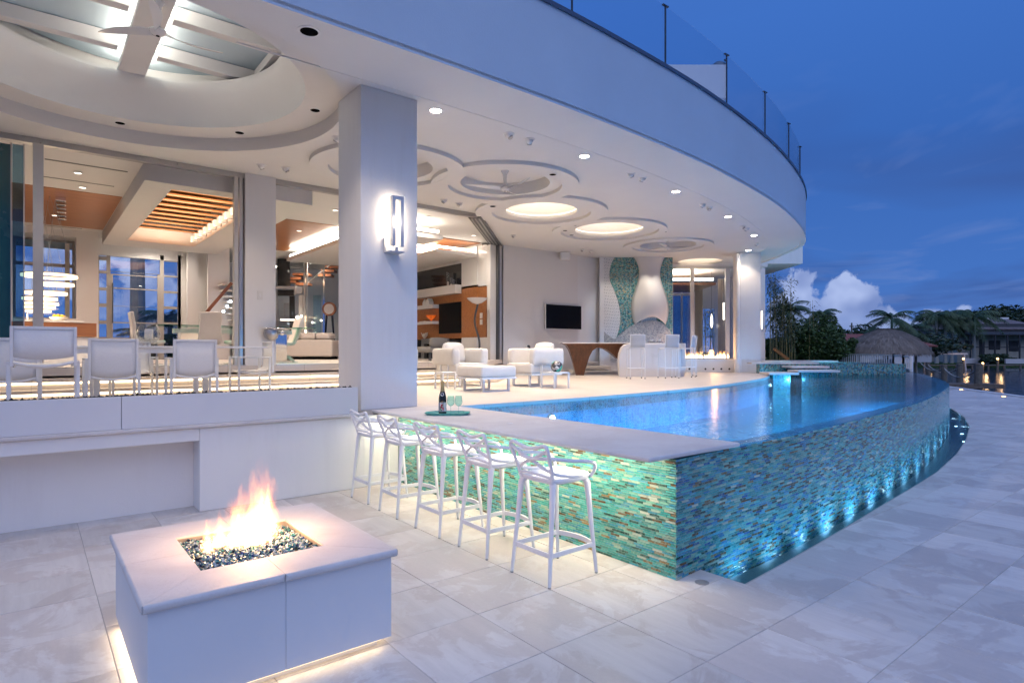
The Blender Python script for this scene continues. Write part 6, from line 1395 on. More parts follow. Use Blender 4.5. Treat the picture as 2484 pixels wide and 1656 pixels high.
fc = thing('kitchen_faucet', 'arched chrome faucet behind the kitchen island', 'faucet', (onY(66,760,18.5).x,18.5,ZI+1.02)); g = MB(); g.tube(spline([(0,0,0),(0,0,0.22),(0.06,0,0.30),(0.14,0,0.28),(0.17,0,0.20)], 5), 0.018, 8); g.build('spout', 'chrome', fc, smooth=True); g = MB(); g.lathe([(0.04,0),(0.03,0.03)], 14); g.build('base', 'chrome', fc)
RG = [(270,822,125,'uppermost'),(300,868,85,'second from the top'),(250,915,95,'third from the top'),(216,945,78,'fourth from the top'),(225,972,76,'fifth from the top'),(215,992,70,'second lowest'),(208,1012,56,'lowest')]
for k, (x, y, w, s) in enumerate(RG):
    p = onY(x/2.2398, 300+y/2.2398, 18.0+0.25*(k % 3)); D = p.x*FX+p.y*FY; rad = w/2.2398/SF*D
    t = thing('ring_pendant', 'glowing ring pendant over the kitchen island, '+s+' of the cascade', 'pendant lamp', tuple(p), 0, 'cascade of glowing ring pendants')
    g = MB(); N = 40; pr = [(rad,-0.055),(rad,0.0),(rad-0.05,0.0),(rad-0.05,-0.055)]; g.lathe(pr+[pr[0]], N, caps=False); g.build('light_ring', 'glow_ring', t); g = MB(); g.lathe([(rad+0.004,0.002),(rad+0.004,0.022),(rad-0.054,0.022),(rad-0.054,0.002)], N, caps=False); g.build('hoop', 'bronze', t)
    for q in range(3): a = 2.1*q; g = MB(); g.tube([(rad*math.cos(a),rad*math.sin(a),0.02),(0,0,ZS-0.02-p.z)], 0.003, 5); g.build('wire', 'grey_metal', t)
lamp('pendant_glow', 'POINT', (0,0,-0.2), 30, WARM, t, 0.3)
t = thing('crystal_fixture', 'small cluster of chrome spots on the walnut kitchen ceiling', 'ceiling light', (0.55,19.2,ZS-0.016))
for k in range(6): g = MB(); g.box(-0.10+0.02*k,-1.3+0.5*k,-0.10,0.10+0.02*k,-1.15+0.5*k,-0.0); g.build('spot', 'chrome', t, bevel=0.01)
# glass dining table with leather chairs
gt = thing('glass_table', 'long glass dining table with chrome frame inside the house', 'table', (3.8,15.4,ZI)); g = MB(); g.box(-1.75,-0.55,0.85,1.75,0.55,0.868); g.build('top', 'edge_glass', gt)
for x in (-0.9,0.9): g = MB(); g.box(x-0.35,-0.25,0.0,x+0.35,0.25,0.06); g.build('foot', 'chrome', gt); g = MB(); g.box(x-0.3,-0.06,0.061,x+0.3,0.06,0.70); g.build('pedestal', 'chrome', gt)
g = MB(); g.box(-1.3,-0.14,0.70,1.3,0.14,0.80); g.build('beam', 'white_gloss', gt)
def leather_chair(loc, rz, lab):
    """faces +Y, back at -Y"""
    t = thing('leather_chair', lab, 'chair', loc, rz, 'white leather chairs at the glass table'); W_ = 0.235
    pr = spline([(0,0.30,0.50),(0,0.0,0.48),(0,-0.20,0.50),(0,-0.27,0.62),(0,-0.285,0.85),(0,-0.33,1.14)], 5); g = MB(); vs = []; n = len(pr)
    for p in pr:
        for s in (-1, 1): vs.append((s*W_*(1.0 if p.z < 0.7 else 0.93), p.y, p.z))
    g.add(vs, [(2*i,2*i+1,2*i+3,2*i+2) for i in range(n-1)]); o = g.build('shell', 'leather', t, smooth=True); q = o.modifiers.new('s', 'SOLIDIFY'); q.thickness = 0.07; q.offset = 0; q2 = o.modifiers.new('b', 'BEVEL'); q2.width = 0.025; q2.segments = 3
    g = MB(); g.tube([(0,0.0,0.02),(0,0.0,0.46)], 0.035, 12); g.build('stem', 'chrome', t, smooth=True); g = MB(); g.box(-0.25,-0.25,0.0,0.25,0.25,0.02); g.build('base', 'chrome', t)
    return t
leather_chair((onY(503,800,14.6).x,14.6,ZI), 0, 'white leather chair seen from behind at the glass table')
leather_chair((2.0,15.3,ZI), R(-90), 'white leather chair seen edge-on at the head of the glass table')
leather_chair((onY(578,800,14.8).x,14.75,ZI), R(6), 'white leather chair half hidden by the door post')
zc = thing('cantilever_chair', 'white leather zigzag chair in front of the sofa', 'chair', (5.15,16.1,ZI), 0); pr = spline([(0.42,0,1.14),(0.34,0,0.85),(0.25,0,0.58),(0.16,0,0.47),(-0.12,0,0.50),(-0.27,0,0.52),(-0.32,0,0.46),(-0.22,0,0.36),(0.0,0,0.18),(0.20,0,0.03)], 5); g = MB(); vs = []
for p in pr: vs += [(p.x,-0.25,p.z),(p.x,0.25,p.z)]
g.add(vs, [(2*i,2*i+1,2*i+3,2*i+2) for i in range(len(pr)-1)]); o = g.build('shell', 'leather', zc, smooth=True); q = o.modifiers.new('s', 'SOLIDIFY'); q.thickness = 0.075; q.offset = 0; q2 = o.modifiers.new('b', 'BEVEL'); q2.width = 0.02; q2.segments = 2
g = MB(); g.box(-0.45,-0.25,0.0,0.30,0.25,0.025); g.build('base', 'chrome', zc)
a = onX(650, 790, 4.2)
cs = thing('chrome_sculpture', 'polished chrome dish and ball fixture beside the doorway pier', 'sculpture', (3.95,12.95,2.28)); g = MB(); g.lathe([(0.001,-0.24),(0.08,-0.23),(0.13,-0.17),(0.15,-0.08),(0.14,-0.02)], 24, (-0.05,0,0)); g.build('bowl', 'grey_metal', cs, smooth=True); g = MB(); g.sphere((0.13,-0.12,-0.08), 0.055, 16, 10); g.build('ball', 'chrome', cs, smooth=True); g = MB(); vs = []
for i in range(9):
    for s in (-1, 1): vs.append((-0.22+0.06*i, s*0.10, 0.02*math.sin(i*1.3)))
g.add(vs, [(2*i,2*i+1,2*i+3,2*i+2) for i in range(8)]); o = g.build('wavy_tray', 'chrome', cs, smooth=True); q = o.modifiers.new('s', 'SOLIDIFY'); q.thickness = 0.012
sw = thing('wall_switch', 'small wall control on the pier between the doorways', 'switch', (3.72,13.098,2.98)); g = MB(); g.box(-0.05,-0.01,-0.09,0.05,0.0,0.09); g.build('plate', 'switch', sw); g = MB(); g.box(-0.02,-0.014,-0.04,0.02,-0.0105,0.04); g.build('button', 'white_gloss', sw)
# sofa, lift, stair, clock
sf = thing('sofa', 'white leather sofa in the hall before the glass lift', 'sofa', tuple(FR(21.3,-7.05,ZI)), WING); soft_box(-1.0,-0.45,0.10,0.85,0.45,0.68,'base',sf,0.03,'leather'); 
for x0, x1 in ((-0.85,-0.30),(-0.29,0.24),(0.25,0.75)): soft_box(x0,-0.40,0.69,x1,0.35,0.92,'cushion',sf,0.09,'leather')
g = MB(); g.box(-0.9,-0.40,0.0,0.8,0.40,0.09); g.build('plinth', 'black', sf)
el_ = thing('glass_lift', 'chrome and glass lift shaft at the back of the hall', 'lift', tuple(FR(23.4,-8.3,ZI)), WING)
def RZ(x, y, D=23.4): return ((600+x/5.225)-1242)/SF*D+8.3, SH+(850-(600+y/5.225))/SF*D-ZI
for x0, y0, x1, y1, nm, m, d in ((330,125,492,480,'dark_cabinet','dark_gloss',0.4),(330,490,612,520,'head_beam','stone_white',0.0),(330,521,350,1330,'post','stone_white',0.02),(588,521,612,600,'post','stone_white',0.02),(615,500,690,585,'motor_box','stone_white',0.05),(700,120,748,1330,'post','stone_white',0.1),(750,120,770,1330,'glass_edge','chrome',-0.2),(980,200,1000,1330,'glass_edge','chrome',-0.2),(372,535,582,610,'transom','dark_gloss',0.1),(380,612,515,1330,'pane','door_glass',0.12),(518,612,582,1330,'dark_panel','dark_gloss',0.13),(440,700,512,870,'panel','grey_metal',0.2),(771,125,979,1330,'pane','door_glass',-0.18),(780,590,880,1330,'blue_panel','teal_glass',0.5),(640,600,690,1330,'post','stone_white',0.1)):
    (xa, za), (xb, zb_) = RZ(x0,y0), RZ(x1,y1); g = MB(); g.box(xa,d,max(0,min(za,zb_)),xb,d+0.05,max(za,zb_)); g.build(nm, m, el_)
(xa, za) = RZ(430,918); g = MB(); g.box(xa,-0.1,za-0.03,xa+0.55,0.0,za+0.03); g.build('light_bar', 'glow_dim', el_)
for x, y, r in ((665,890,0.10),(712,875,0.06),(715,938,0.08),(850,955,0.05),(395,255,0.05),(960,930,0.05)): (xa, za) = RZ(x,y); g = MB(); g.sphere((xa,-0.25,za), r*0.6, 10, 8); g.build('lamp', 'glow_soft', el_, smooth=True)
sr = thing('floating_stair', 'wooden floating stair treads with chrome rail behind the lift', 'stair', tuple(FR(24.3,-8.3,ZI)), WING)
for k, (x, y) in enumerate(((1000,360),(1040,305),(1090,255),(560,440),(620,400),(680,350),(720,470),(720,350))): (xa, za) = RZ(x,y,24.3); g = MB(); g.box(xa-0.25,-0.25,za-0.05,xa+0.25,0.25,za+0.05); g.build('tread', 'stair_wood', sr)
(xa, za), (xb, zb_) = RZ(780,480,24.3), RZ(1135,200,24.3); g = MB(); g.tube([(xa,-0.4,za),(xb,-0.4,zb_)], 0.03, 8); g.build('handrail', 'chrome', sr, smooth=True)
(xa, za) = RZ(1040,780,22.8); ck = thing('tall_clock', 'round mirrored pedestal clock at the end of the sofa', 'clock', tuple(FR(22.8,-8.3+xa,ZI)), WING)
zc_ = za; g = MB(); g.lathe([(0.26,-0.05),(0.26,0.05),(0.20,0.06)], 28); o = g.build('case', 'stair_wood', ck, smooth=True); o.rotation_euler = (R(90),0,0); o.location = (0,0,zc_); g = MB(); g.lathe([(0.19,0.061),(0.18,0.066)], 28); o = g.build('face', 'stone_white', ck); o.rotation_euler = (R(90),0,0); o.location = (0,0,zc_)
for s in (-1, 1): g = MB(); g.tube([(s*0.10,0,zc_-0.2),(s*0.22,0,0.0)], 0.04, 8); g.build('leg', 'dark_gloss', ck, smooth=True)
# lit stair to the right of the entrance
ls = thing('lit_stair', 'glass stair with sparkling step lights and a brown handrail', 'stair', (4.4,22.5,ZI))
for k in range(9):
    p = onY(560-k*3.5+26, 780-k*14+25, 22.6)-Vector((4.4,22.5,ZI)); g = MB(); g.box(p.x-0.35,-0.3,p.z-0.02,p.x+0.55,0.35,p.z+0.02); g.build('tread', 'stone_white', ls)
for k, (x, y) in enumerate(((533,766),(542,755),(551,743),(559,731))): p = onY(x,y,22.1)-Vector((4.4,22.5,ZI)); g = MB(); g.sphere(tuple(p), 0.045, 10, 8); g.build('step_lamp', 'glow_cool', ls, smooth=True)
a, c = onY(497,762,22.0)-Vector((4.4,22.5,ZI)), onY(562,686,22.0)-Vector((4.4,22.5,ZI)); g = MB(); g.bar(a, c, 0.06, 0.10); g.build('handrail', 'stair_wood', ls)
fbar(4.75,22.75,ZI,5.44,22.9,ZS,'wall','stucco_smooth')
fbar(onY(455,700,23.2).x,23.2,ZI,onY(480,700,23.2).x,23.4,ZS,'pillar','stucco_smooth')
# ------------------------------------------------------------------ media wall in the lounge, in the plane x = 12
XW = 12.0
def mw(x, y): p = onX(960+x/3.733, 480+y/3.733, XW); return p.y, p.z
md = thing('media_wall', 'walnut media wall with shelves and dark glass seen past the near column', 'wall unit', (XW,18.5,ZI))
def mbox(x0, y0, x1, y1, d0, d1, nm, m):
    (a, za), (b_, zb_) = mw(x0,y0), mw(x1,y1); g = MB(); g.box(-d1, min(a,b_)-18.5, max(0.0,min(za,zb_)-ZI), -d0, max(a,b_)-18.5, max(za,zb_)-ZI); return g.build(nm, m, md)
mbox(120,845,615,1282,0.0,0.04,'wood_panel','walnut_panel'); mbox(120,690,615,843,0.0,0.05,'dark_glass_band','dark_gloss'); mbox(120,1284,615,1500,0.0,0.04,'hearth_panel','dark_gloss')
mbox(617,470,757,806,0.0,0.10,'upper_panel','white_gloss'); mbox(617,808,757,1262,0.0,0.10,'wood_panel','walnut_panel'); mbox(617,1264,757,1500,0.0,0.10,'lower_panel','white_gloss')
mbox(759,440,838,800,-0.02,0.06,'upper_panel','white_gloss'); mbox(759,802,834,1262,-0.02,0.06,'wood_panel','walnut_panel'); mbox(759,1264,838,1500,-0.02,0.06,'lower_panel','white_gloss'); mbox(840,430,870,1500,-0.3,0.06,'jamb','stucco_smooth')
mbox(120,430,615,688,-0.02,0.03,'wall_top','stucco_smooth')
mbox(240,845,614,866,0.051,0.36,'long_shelf','white_gloss'); mbox(240,985,408,1000,0.041,0.34,'shelf','white_gloss'); mbox(240,1128,405,1142,0.041,0.34,'shelf','white_gloss')
fbar(12.03,16.8,ZI,12.3,22.8,ZS,'wall','stucco_smooth'); fbar(4.6+2.6,22.8,ZI,12.3,23.0,ZS,'wall','stucco_smooth') if False else None
mt = thing('lounge_television', 'large dark television on the walnut media wall', 'television', (XW,19.0,ZI)); (a, za), (b_, zb_) = mw(410,962), mw(611,1222); g = MB(); g.box(-0.10,min(a,b_)-19,zb_-ZI,-0.045,max(a,b_)-19,za-ZI); g.build('panel', 'screen', mt, bevel=0.006); g = MB(); g.box(-0.044,-0.2,zb_-ZI+0.2,-0.041,0.2,za-ZI-0.2); g.build('mount', 'dark_metal', mt)
fq = thing('steel_fireplace', 'brushed steel framed fireplace under the shelves', 'fireplace', (XW,20.0,ZI)); 
for x0, y0, x1, y1, d, m in ((275,1276,493,1318,0.22,'grey_metal'),(275,1319,300,1480,0.22,'grey_metal'),(465,1319,493,1480,0.22,'grey_metal'),(301,1325,464,1480,0.08,'black')):
    (a, za), (b_, zb_) = mw(x0,y0), mw(x1,y1); g = MB(); g.box(-d,min(a,b_)-20,max(0,zb_-ZI),-0.041,max(a,b_)-20,za-ZI); g.build('frame' if m == 'grey_metal' else 'firebox', m, fq)
for k, (x, y, w) in enumerate(((385,920,1),(378,1055,1),(375,1190,1))):
    (a, za) = mw(x,y); q = lamp('shelf_light', 'SPOT', (-0.25,a-18.5,za-ZI+0.35), 7, (1.0,0.55,0.18), md, 0.02, direction=(0.7,0,-1), spot=70, blend=0.6)
def deco(nm, lab, cat, x, y, dd): (a, za) = mw(x, y); return thing(nm, lab, cat, (XW-dd,a,za))
t = deco('house_ornament', 'white house-shaped ornament on the top shelf, taller of two', 'ornament', 350,984,0.2); g = MB(); g.prism([(-0.10,-0.10),(0.10,-0.10),(0.10,0.10),(-0.10,0.10)],0.0,0.16); g.add([(-0.1,-0.1,0.161),(0.1,-0.1,0.161),(0.1,0.1,0.161),(-0.1,0.1,0.161),(-0.1,0,0.30),(0.1,0,0.30)],[(0,1,5,4),(3,4,5,2),(0,4,3),(1,2,5)]); g.build('house', 'white_gloss', t)
t = deco('house_ornament', 'white house-shaped ornament on the top shelf, shorter of two', 'ornament', 318,985,0.2); g = MB(); g.prism([(-0.10,-0.12),(0.10,-0.12),(0.10,0.12),(-0.10,0.12)],0.0,0.14); g.add([(-0.1,-0.12,0.141),(0.1,-0.12,0.141),(0.1,0.12,0.141),(-0.1,0.12,0.141),(-0.1,0,0.27),(0.1,0,0.27)],[(0,1,5,4),(3,4,5,2),(0,4,3),(1,2,5)]); g.build('house', 'white_gloss', t)
t = deco('glass_bowl', 'orange glass bowl on the middle shelf of the media wall', 'bowl', 362,1128,0.2); g = MB(); g.lathe([(0.07,0.0),(0.02,0.04),(0.03,0.09),(0.15,0.17),(0.21,0.27),(0.20,0.27),(0.14,0.18),(0.01,0.11)], 22); g.build('bowl', 'orange_glass', t, smooth=True); g = MB(); g.lathe([(0.08,0.0),(0.08,-0.0)], 12); 
t = deco('book_stack', 'two pale books lying on the middle shelf of the media wall', 'books', 305,1129,0.2); g = MB(); g.box(-0.12,-0.22,0,0.12,0.22,0.045); g.build('book', 'paper', t); g = MB(); g.box(-0.11,-0.2,0.046,0.11,0.18,0.085); g.build('book', 'walnut', t)
t = deco('coral_ornament', 'branching pale coral ornament on the steel fireplace', 'ornament', 290,1274,0.15); rng = random.Random(5)
for k in range(16): a = rng.uniform(0,6.28); g = MB(); g.tube([(0,0,0.02),(0.07*math.cos(a),0.09*math.sin(a),0.10),(0.12*math.cos(a+0.4),0.16*math.sin(a+0.4),rng.uniform(0.14,0.24))], [0.03,0.025,0.015], 7); g.build('branch', 'coral', t, smooth=True)
for k, (x, h) in enumerate(((515,0.62),(545,0.42),(568,0.36))): t = deco('glass_vase', 'clear glass cylinder on the long shelf, '+('tallest' if k == 0 else 'middle' if k == 1 else 'smallest')+' of three', 'vase', x,846-(x-240)*0.05,0.2); g = MB(); g.lathe([(0.055,0.0),(0.06,0.02),(0.05,h*0.5),(0.06,h),(0.055,h),(0.045,h*0.5),(0.05,0.03)], 16, caps=False); g.build('body', 'clear_bowl', t, smooth=True); g = MB(); g.lathe([(0.03,0.01),(0.03,h*0.45)], 12); g.build('candle', 'candle', t)
for k, y in enumerate((1066,1124)): t = deco('switch_plate', ('upper' if k == 0 else 'lower')+' white control plate beside the floor lamp', 'switch', 789,y,0.065); g = MB(); g.box(-0.012,-0.07,-0.09,0.0,0.07,0.09); g.build('plate', 'switch', t); g = MB(); g.box(-0.015,-0.035,-0.045,-0.0125,0.035,0.045); g.build('keypad', 'white_gloss', t)
(a, za) = mw(737,915); fl_ = thing('floor_lamp', 'floor lamp with a white bowl shade on a wavy dark stem', 'floor lamp', (11.45,0,ZI)); p = onX(960+737/3.733, 480+935/3.733, 11.45); fl_.location.y = p.y; H0 = p.z-ZI
g = MB(); g.lathe([(0.02,-0.10),(0.16,-0.06),(0.30,0.04),(0.345,0.10),(0.325,0.10),(0.15,-0.03),(0.01,-0.06)], 32); o = g.build('bowl', 'white_gloss', fl_, smooth=True); o.location = (0,0,H0)
wv = []
for i in range(15): u = i/14; wv.append((0.05*math.sin(u*7.0+0.4),-0.10*math.sin(u*6.6-0.3)*(0.3+0.7*math.sin(u*3.14)),H0*u))
g = MB(); g.tube(spline(wv, 3), 0.034, 10); g.build('stem', 'dark_metal', fl_, smooth=True); g = MB(); g.lathe([(0.20,0.0),(0.18,0.03),(0.04,0.05)], 24); g.build('base', 'dark_metal', fl_, smooth=True)
g = MB(); g.sphere((0,0,H0+0.03), 0.05, 12, 8); g.build('bulb', 'glow_dim', fl_, smooth=True)
# dropped ceilings with coves in the lounge
dp = thing('cove_ceiling', 'white dropped ceiling panel with a glowing cove before the media wall', 'ceiling panel', (10.3,16.9,5.03)); g = MB(); g.box(0,0,0,1.64,5.2,0.10); g.build('panel', 'ceiling', dp, bevel=0.004)
g = MB(); g.box(0.08,0.08,0.18,0.13,5.1,0.24); g.build('light_strip', 'glow_soft', dp); g = MB(); g.box(0.14,0.08,0.18,1.6,0.13,0.24); g.build('light_strip', 'glow_soft', dp); g = MB(); g.box(-0.35,-0.15,0.44,1.64,5.2,0.46); g.build('wood_soffit', 'walnut', dp)
lamp('cove_glow', 'AREA', (0.8,2.4,0.3), 60, WARM, dp, 1.2, direction=(-0.2,-0.2,1))
dp2 = thing('cove_ceiling', 'white dropped ceiling panel with a bright cove just inside the lounge doors', 'ceiling panel', (7.2,14.9,5.03)); g = MB(); g.box(0,0,0,2.1,1.1,0.11); g.build('panel', 'ceiling', dp2, bevel=0.004); g = MB(); g.box(0.05,0.07,0.20,2.0,0.14,0.27); g.build('light_strip', 'glow_soft', dp2)
lamp('cove_glow', 'AREA', (1.0,0.4,0.3), 40, WARM, dp2, 0.9, direction=(0,-0.2,1))
lc = thing('lounge_chair', 'grey indoor lounge chair glimpsed behind the armchairs', 'chair', (9.3,15.6,ZI), R(200)); soft_box(-0.35,-0.35,0.25,0.35,0.3,0.42,'seat',lc,0.05,'grey_fabric'); soft_box(-0.37,0.22,0.43,0.37,0.36,0.68,'back',lc,0.06,'grey_fabric')
for sx in (-0.3,0.3):
    for sy in (-0.3,0.25): g = MB(); g.tube([(sx,sy,0),(sx*0.9,sy*0.9,0.25)], 0.02, 8); g.build('leg', 'dark_metal', lc)
# ------------------------------------------------------------------ roof terrace
rail = thing('glass_balustrade', 'frameless glass balustrade with slim posts along the curved roof edge', 'balustrade', (0,0,6.90))
PB = [U(x, y, 6.90) for x, y in ((1180,-60),(1389,42),(1617,167),(1765,264),(1862,337),(1921,399),(1948,445))]
PB += [Vector((20.6,10.25,6.9)), Vector((21.8,11.5,6.9))]
fin = offset_line(FSS, 0.10); fin_y = lerp_curve([p for p in fin if p[0] > 0])
PB = [Vector((p.x, fin_y(p.x) if p.x < 20 else p.y, 6.90)) for p in PB]
for p in PB:
    g = MB(); g.box(p.x-0.012,p.y-0.012,0.0,p.x+0.012,p.y+0.012,1.13); o = g.build('post', 'dark_metal', rail); g = MB(); g.box(p.x-0.08,p.y-0.02,1.131,p.x+0.08,p.y+0.02,1.15); g.build('clamp', 'dark_metal', o)
for a, c in zip(PB, PB[1:]):
    g = MB(); N = 8; pts = [(a.x+(c.x-a.x)*(0.006+0.988*i/N), fin_y(a.x+(c.x-a.x)*i/N) if c.x < 20 else a.y+(c.y-a.y)*i/N) for i in range(N+1)]
    g.strip(pts, 0.01, 1.14); g.strip([(x, y+0.02) for x, y in pts], 0.01, 1.14); g.add([(x,y,1.14) for x, y in pts]+[(x,y+0.02,1.14) for x, y in pts], [(i,i+1,N+2+i,N+1+i) for i in range(N)]); g.build('glass_panel', 'rail_glass', rail, smooth=True)
up = thing('roof_block', 'plain white upper storey block behind the glass balustrade', 'building', tuple(FR(17.5,3.0,6.8)), WING)
xr = (1764-1242)/SF*17.5-3.0; zt1, zt0 = SH+(850-157)/SF*17.5-6.8, SH+(850-238)/SF*17.5-6.8
g = MB(); g.box(-2.0,0.0,zt0,xr,4.0,zt1); g.build('parapet', 'stucco', up, bevel=0.01); g = MB(); g.box(-2.0,0.4,0.0,xr-0.6,3.6,zt0); g.build('wall', 'stucco', up)
p = UD(1758, 152, 15.5); kg = thing('roof_grill', 'dark domed grill lid showing over the roof block corner', 'grill', tuple(FR(17.9,(1760-1242)/SF*17.9-0.2,6.8+zt1))); g = MB(); g.lathe([(0.22,0.0),(0.25,0.05),(0.22,0.16),(0.12,0.24),(0.02,0.27)], 20); g.build('lid', 'dark_metal', kg, smooth=True); g = MB(); g.box(-0.05,-0.24,0.2,0.05,-0.20,0.25); g.build('handle', 'dark_metal', kg)
p = UD(1423, 50, 9.4); t = thing('roof_stub', 'short brown post standing behind the glass balustrade', 'post', (p.x,p.y+0.5,6.81)); g = MB(); g.box(-0.03,-0.03,0,0.03,0.03,p.z-6.81+0.1); g.build('post', 'bark', t)
# second roof and slim column past the far column
rb_ = thing('side_porch', 'white box roof of the side porch beyond the far column', 'porch', tuple(FR(26,9.5,0.94)), WING); zb0 = SH+(850-639.7)/SF*26-0.94
xR = (1947.4-1242)/SF*26-9.5
g = MB(); g.box((1800-1242)/SF*26-9.5+0.9,0.0,zb0,xR,7.5,zb0+1.1); g.build('roof_box', 'stucco', rb_, bevel=0.01)
xa, xb = (1847-1242)/SF*26-9.5, (1858.5-1242)/SF*26-9.5; g = MB(); g.box(xa-0.2,0.1,0.08,xb,0.5,zb0); g.build('column', 'stucco', rb_); g = MB(); g.box(xa-0.25,0.0,0.0,xb+0.06,0.6,0.30); g.build('column_base', 'stucco', rb_)
g = MB(); g.box(xa-0.2,3.0,0.0,xb-0.3,3.2,zb0); g.build('wall', 'dusk_wall', rb_)
# ------------------------------------------------------------------ spa and stepping slabs
def c6(x, y): return 1780+x/4.2, 820+y/4.2
DS = 21.6
sp_ = thing('spa', 'raised mosaic spa with glowing water at the far end of the pool', 'spa', tuple(FR(DS,11.5,0.6))); o8 = Vector(sp_.location)
sr0, sr1 = (1843-1242)/SF*DS, (2197-1242)/SF*DS; zs = SH-(882.5-850)/SF*DS
def sbox(d0, r0_, z0, d1, r1_, z1, nm, m, parent=sp_, o=None, bev=0.0):
    g = MB(); wing_box(g, d0, r0_, z0, d1, r1_, z1); g.v = [tuple(Vector(v)-(o or o8)) for v in g.v]; return g.build(nm, m, parent, bevel=bev)
sbox(DS, sr0, 0.3, DS+0.3, sr1, zs, 'front_wall', 'spa_mosaic'); sbox(DS+0.301, sr1-0.3, 0.3, DS+2.6, sr1, zs, 'side_wall', 'spa_mosaic'); sbox(DS+0.301, sr0, 0.3, DS+2.6, sr1-0.301, 0.6, 'floor', 'pool_tile')
sbox(DS+2.3, sr0, 0.6, DS+2.6, sr1-0.301, zs+0.02, 'back_wall', 'spa_mosaic'); sbox(DS+2.25, sr0-0.5, zs+0.021, DS+3.0, sr1-1.2, zs+0.08, 'coping', 'cap_stone')
sbox(DS+0.02, sr0+2.2, zs+0.001, DS+2.29, sr1-0.31, zs+0.004, 'water', 'basin_water'); sbox(DS-0.03, sr0-0.3, zs+0.001, DS+0.4, sr0+2.1, zs+0.05, 'coping', 'cap_stone')
lamp('spa_light', 'AREA', FR(DS+1.2, sr0+3.6, 0.66)-o8, 45, (0.4,0.85,0.95), sp_, 1.2, direction=(0,0,1))
for k, (x0, x1, D, y, lab) in enumerate(((355,660,19.4,361,'pale floating stone slab nearest the terrace tip'),(650,1077,20.1,336,'pale floating stone slab in the middle of the three'),(580,970,20.9,294,'pale floating stone slab highest against the spa wall'))):
    px0, py = c6(x0, y); px1, _ = c6(x1, y); z = SH-(py-850)/SF*D; a, c = (px0-1242)/SF*D, (px1-1242)/SF*D
    t = thing('stepping_slab', lab, 'stepping stone', tuple(FR(D,(a+c)/2,0.6)), 0, 'stepping slabs between terrace and spa'); ot_ = Vector(t.location)
    sbox(D-0.05, a, z-0.04, D+0.75, c, z+0.03, 'slab', 'cap_stone', t, ot_, 0.01); sbox(D+0.25, a+0.25, 0.3, D+0.65, c-0.15, z-0.041, 'pedestal', 'spa_mosaic', t, ot_)
# ------------------------------------------------------------------ plants
def leaves(b, c, rad, n, size, rng, clumps=14, flat=0.8):
    cl = []
    for _ in range(clumps):
        v = Vector((rng.gauss(0,1),rng.gauss(0,1),rng.gauss(0,1))).normalized()*rng.uniform(0.35,0.95); cl.append((Vector((v.x*rad[0],v.y*rad[1],v.z*rad[2])), rng.uniform(0.22,0.45)))
    for _ in range(n):
        q, s = rng.choice(cl); v = Vector((rng.gauss(0,1),rng.gauss(0,1),rng.gauss(0,0.8))).normalized()*rng.uniform(0.5,1.0)**0.5*s
        p = Vector(c)+q+Vector((v.x*rad[0],v.y*rad[1],v.z*rad[2])); u = Vector((rng.uniform(-1,1),rng.uniform(-1,1),rng.uniform(-0.6,0.6))).normalized(); w = u.cross(Vector((rng.uniform(-1,1),rng.uniform(-1,1),rng.uniform(-1,1)))).normalized(); L = size*rng.uniform(0.6,1.3)
        b.add([p-u*L, p+w*L*0.42, p+u*L, p-w*L*0.42], [(0,1,2,3)])
def tree(nm, lab, cat, base, h, rad, n, size, seed, grp=None, m='leaf_far', trunk=0.15, flatz=None):
    rng = random.Random(seed); t = thing(nm, lab, cat, base, 0, grp); hz = h-rad[2]*0.9
    g = MB(); g.tube([(0,0,-0.1),(0.05*h*rng.uniform(-0.5,0.5),0,hz*0.5),(0,0,hz)], [trunk,trunk*0.8,trunk*0.5], 8)
    for k in range(5): a = rng.uniform(0,6.28); g.tube([(0,0,hz*0.7),(rad[0]*0.35*math.cos(a),rad[1]*0.35*math.sin(a),hz),(rad[0]*0.6*math.cos(a),rad[1]*0.6*math.sin(a),hz+rad[2]*0.4)], [trunk*0.5,trunk*0.3,trunk*0.1], 6)
    g.build('trunk', 'bark', t, smooth=True); g = MB(); leaves(g, (0,0,h-rad[2]), rad, n, size, rng, 22); g.build('crown', m, t); return t
def palm(lab, base, h, fr, n, seed, grp=None, r=0.12, droop=1.0, trunk='bark', lean=0.0):
    rng = random.Random(seed); t = thing('palm_tree', lab, 'palm tree', base, rng.uniform(0,6), grp)
    g = MB(); g.tube([(lean*h*(k/6)**2,0,h*k/6-0.1*(k == 0)) for k in range(7)], [r*1.35,r,r*0.95,r*0.9,r*0.9,r*0.85,r*0.7], 9); g.build('trunk', trunk, t, smooth=True)
    top = Vector((lean*h,0,h)); g = MB()
    for k in range(n):
        a = 2*math.pi*k/n*1.618*3+rng.uniform(-0.2,0.2); el = rng.uniform(-0.25,1.15); L = fr*rng.uniform(0.8,1.1); d = Vector((math.cos(a),math.sin(a),0)); pts = []
        for i in range(9):
            u = i/8; pts.append(top+d*L*u*math.cos(el*(1-u*0.5))+Vector((0,0,L*(math.sin(el)*u-droop*0.62*u*u))))
        g.tube(pts, [0.022*fr*(1-0.85*i/8)*0.6 for i in range(9)], 4)
        side = Vector((-d.y,d.x,0))
        for i in range(22):
            u = 0.12+0.86*i/22; j = min(7,int(u*8)); f = u*8-j; p = pts[j].lerp(pts[j+1], f); tan = (pts[j+1]-pts[j]).normalized(); ll = fr*0.30*math.sin(math.pi*min(1,u*0.9+0.1))**0.6
            for s in (-1, 1):
                tip = p+side*s*ll*0.8+tan*ll*0.5-Vector((0,0,ll*rng.uniform(0.35,0.75)*droop)); g.add([p+tan*0.02*fr, p-tan*0.02*fr, tip], [(0,1,2)])
    g.build('crown', 'leaf_palm', t); return t
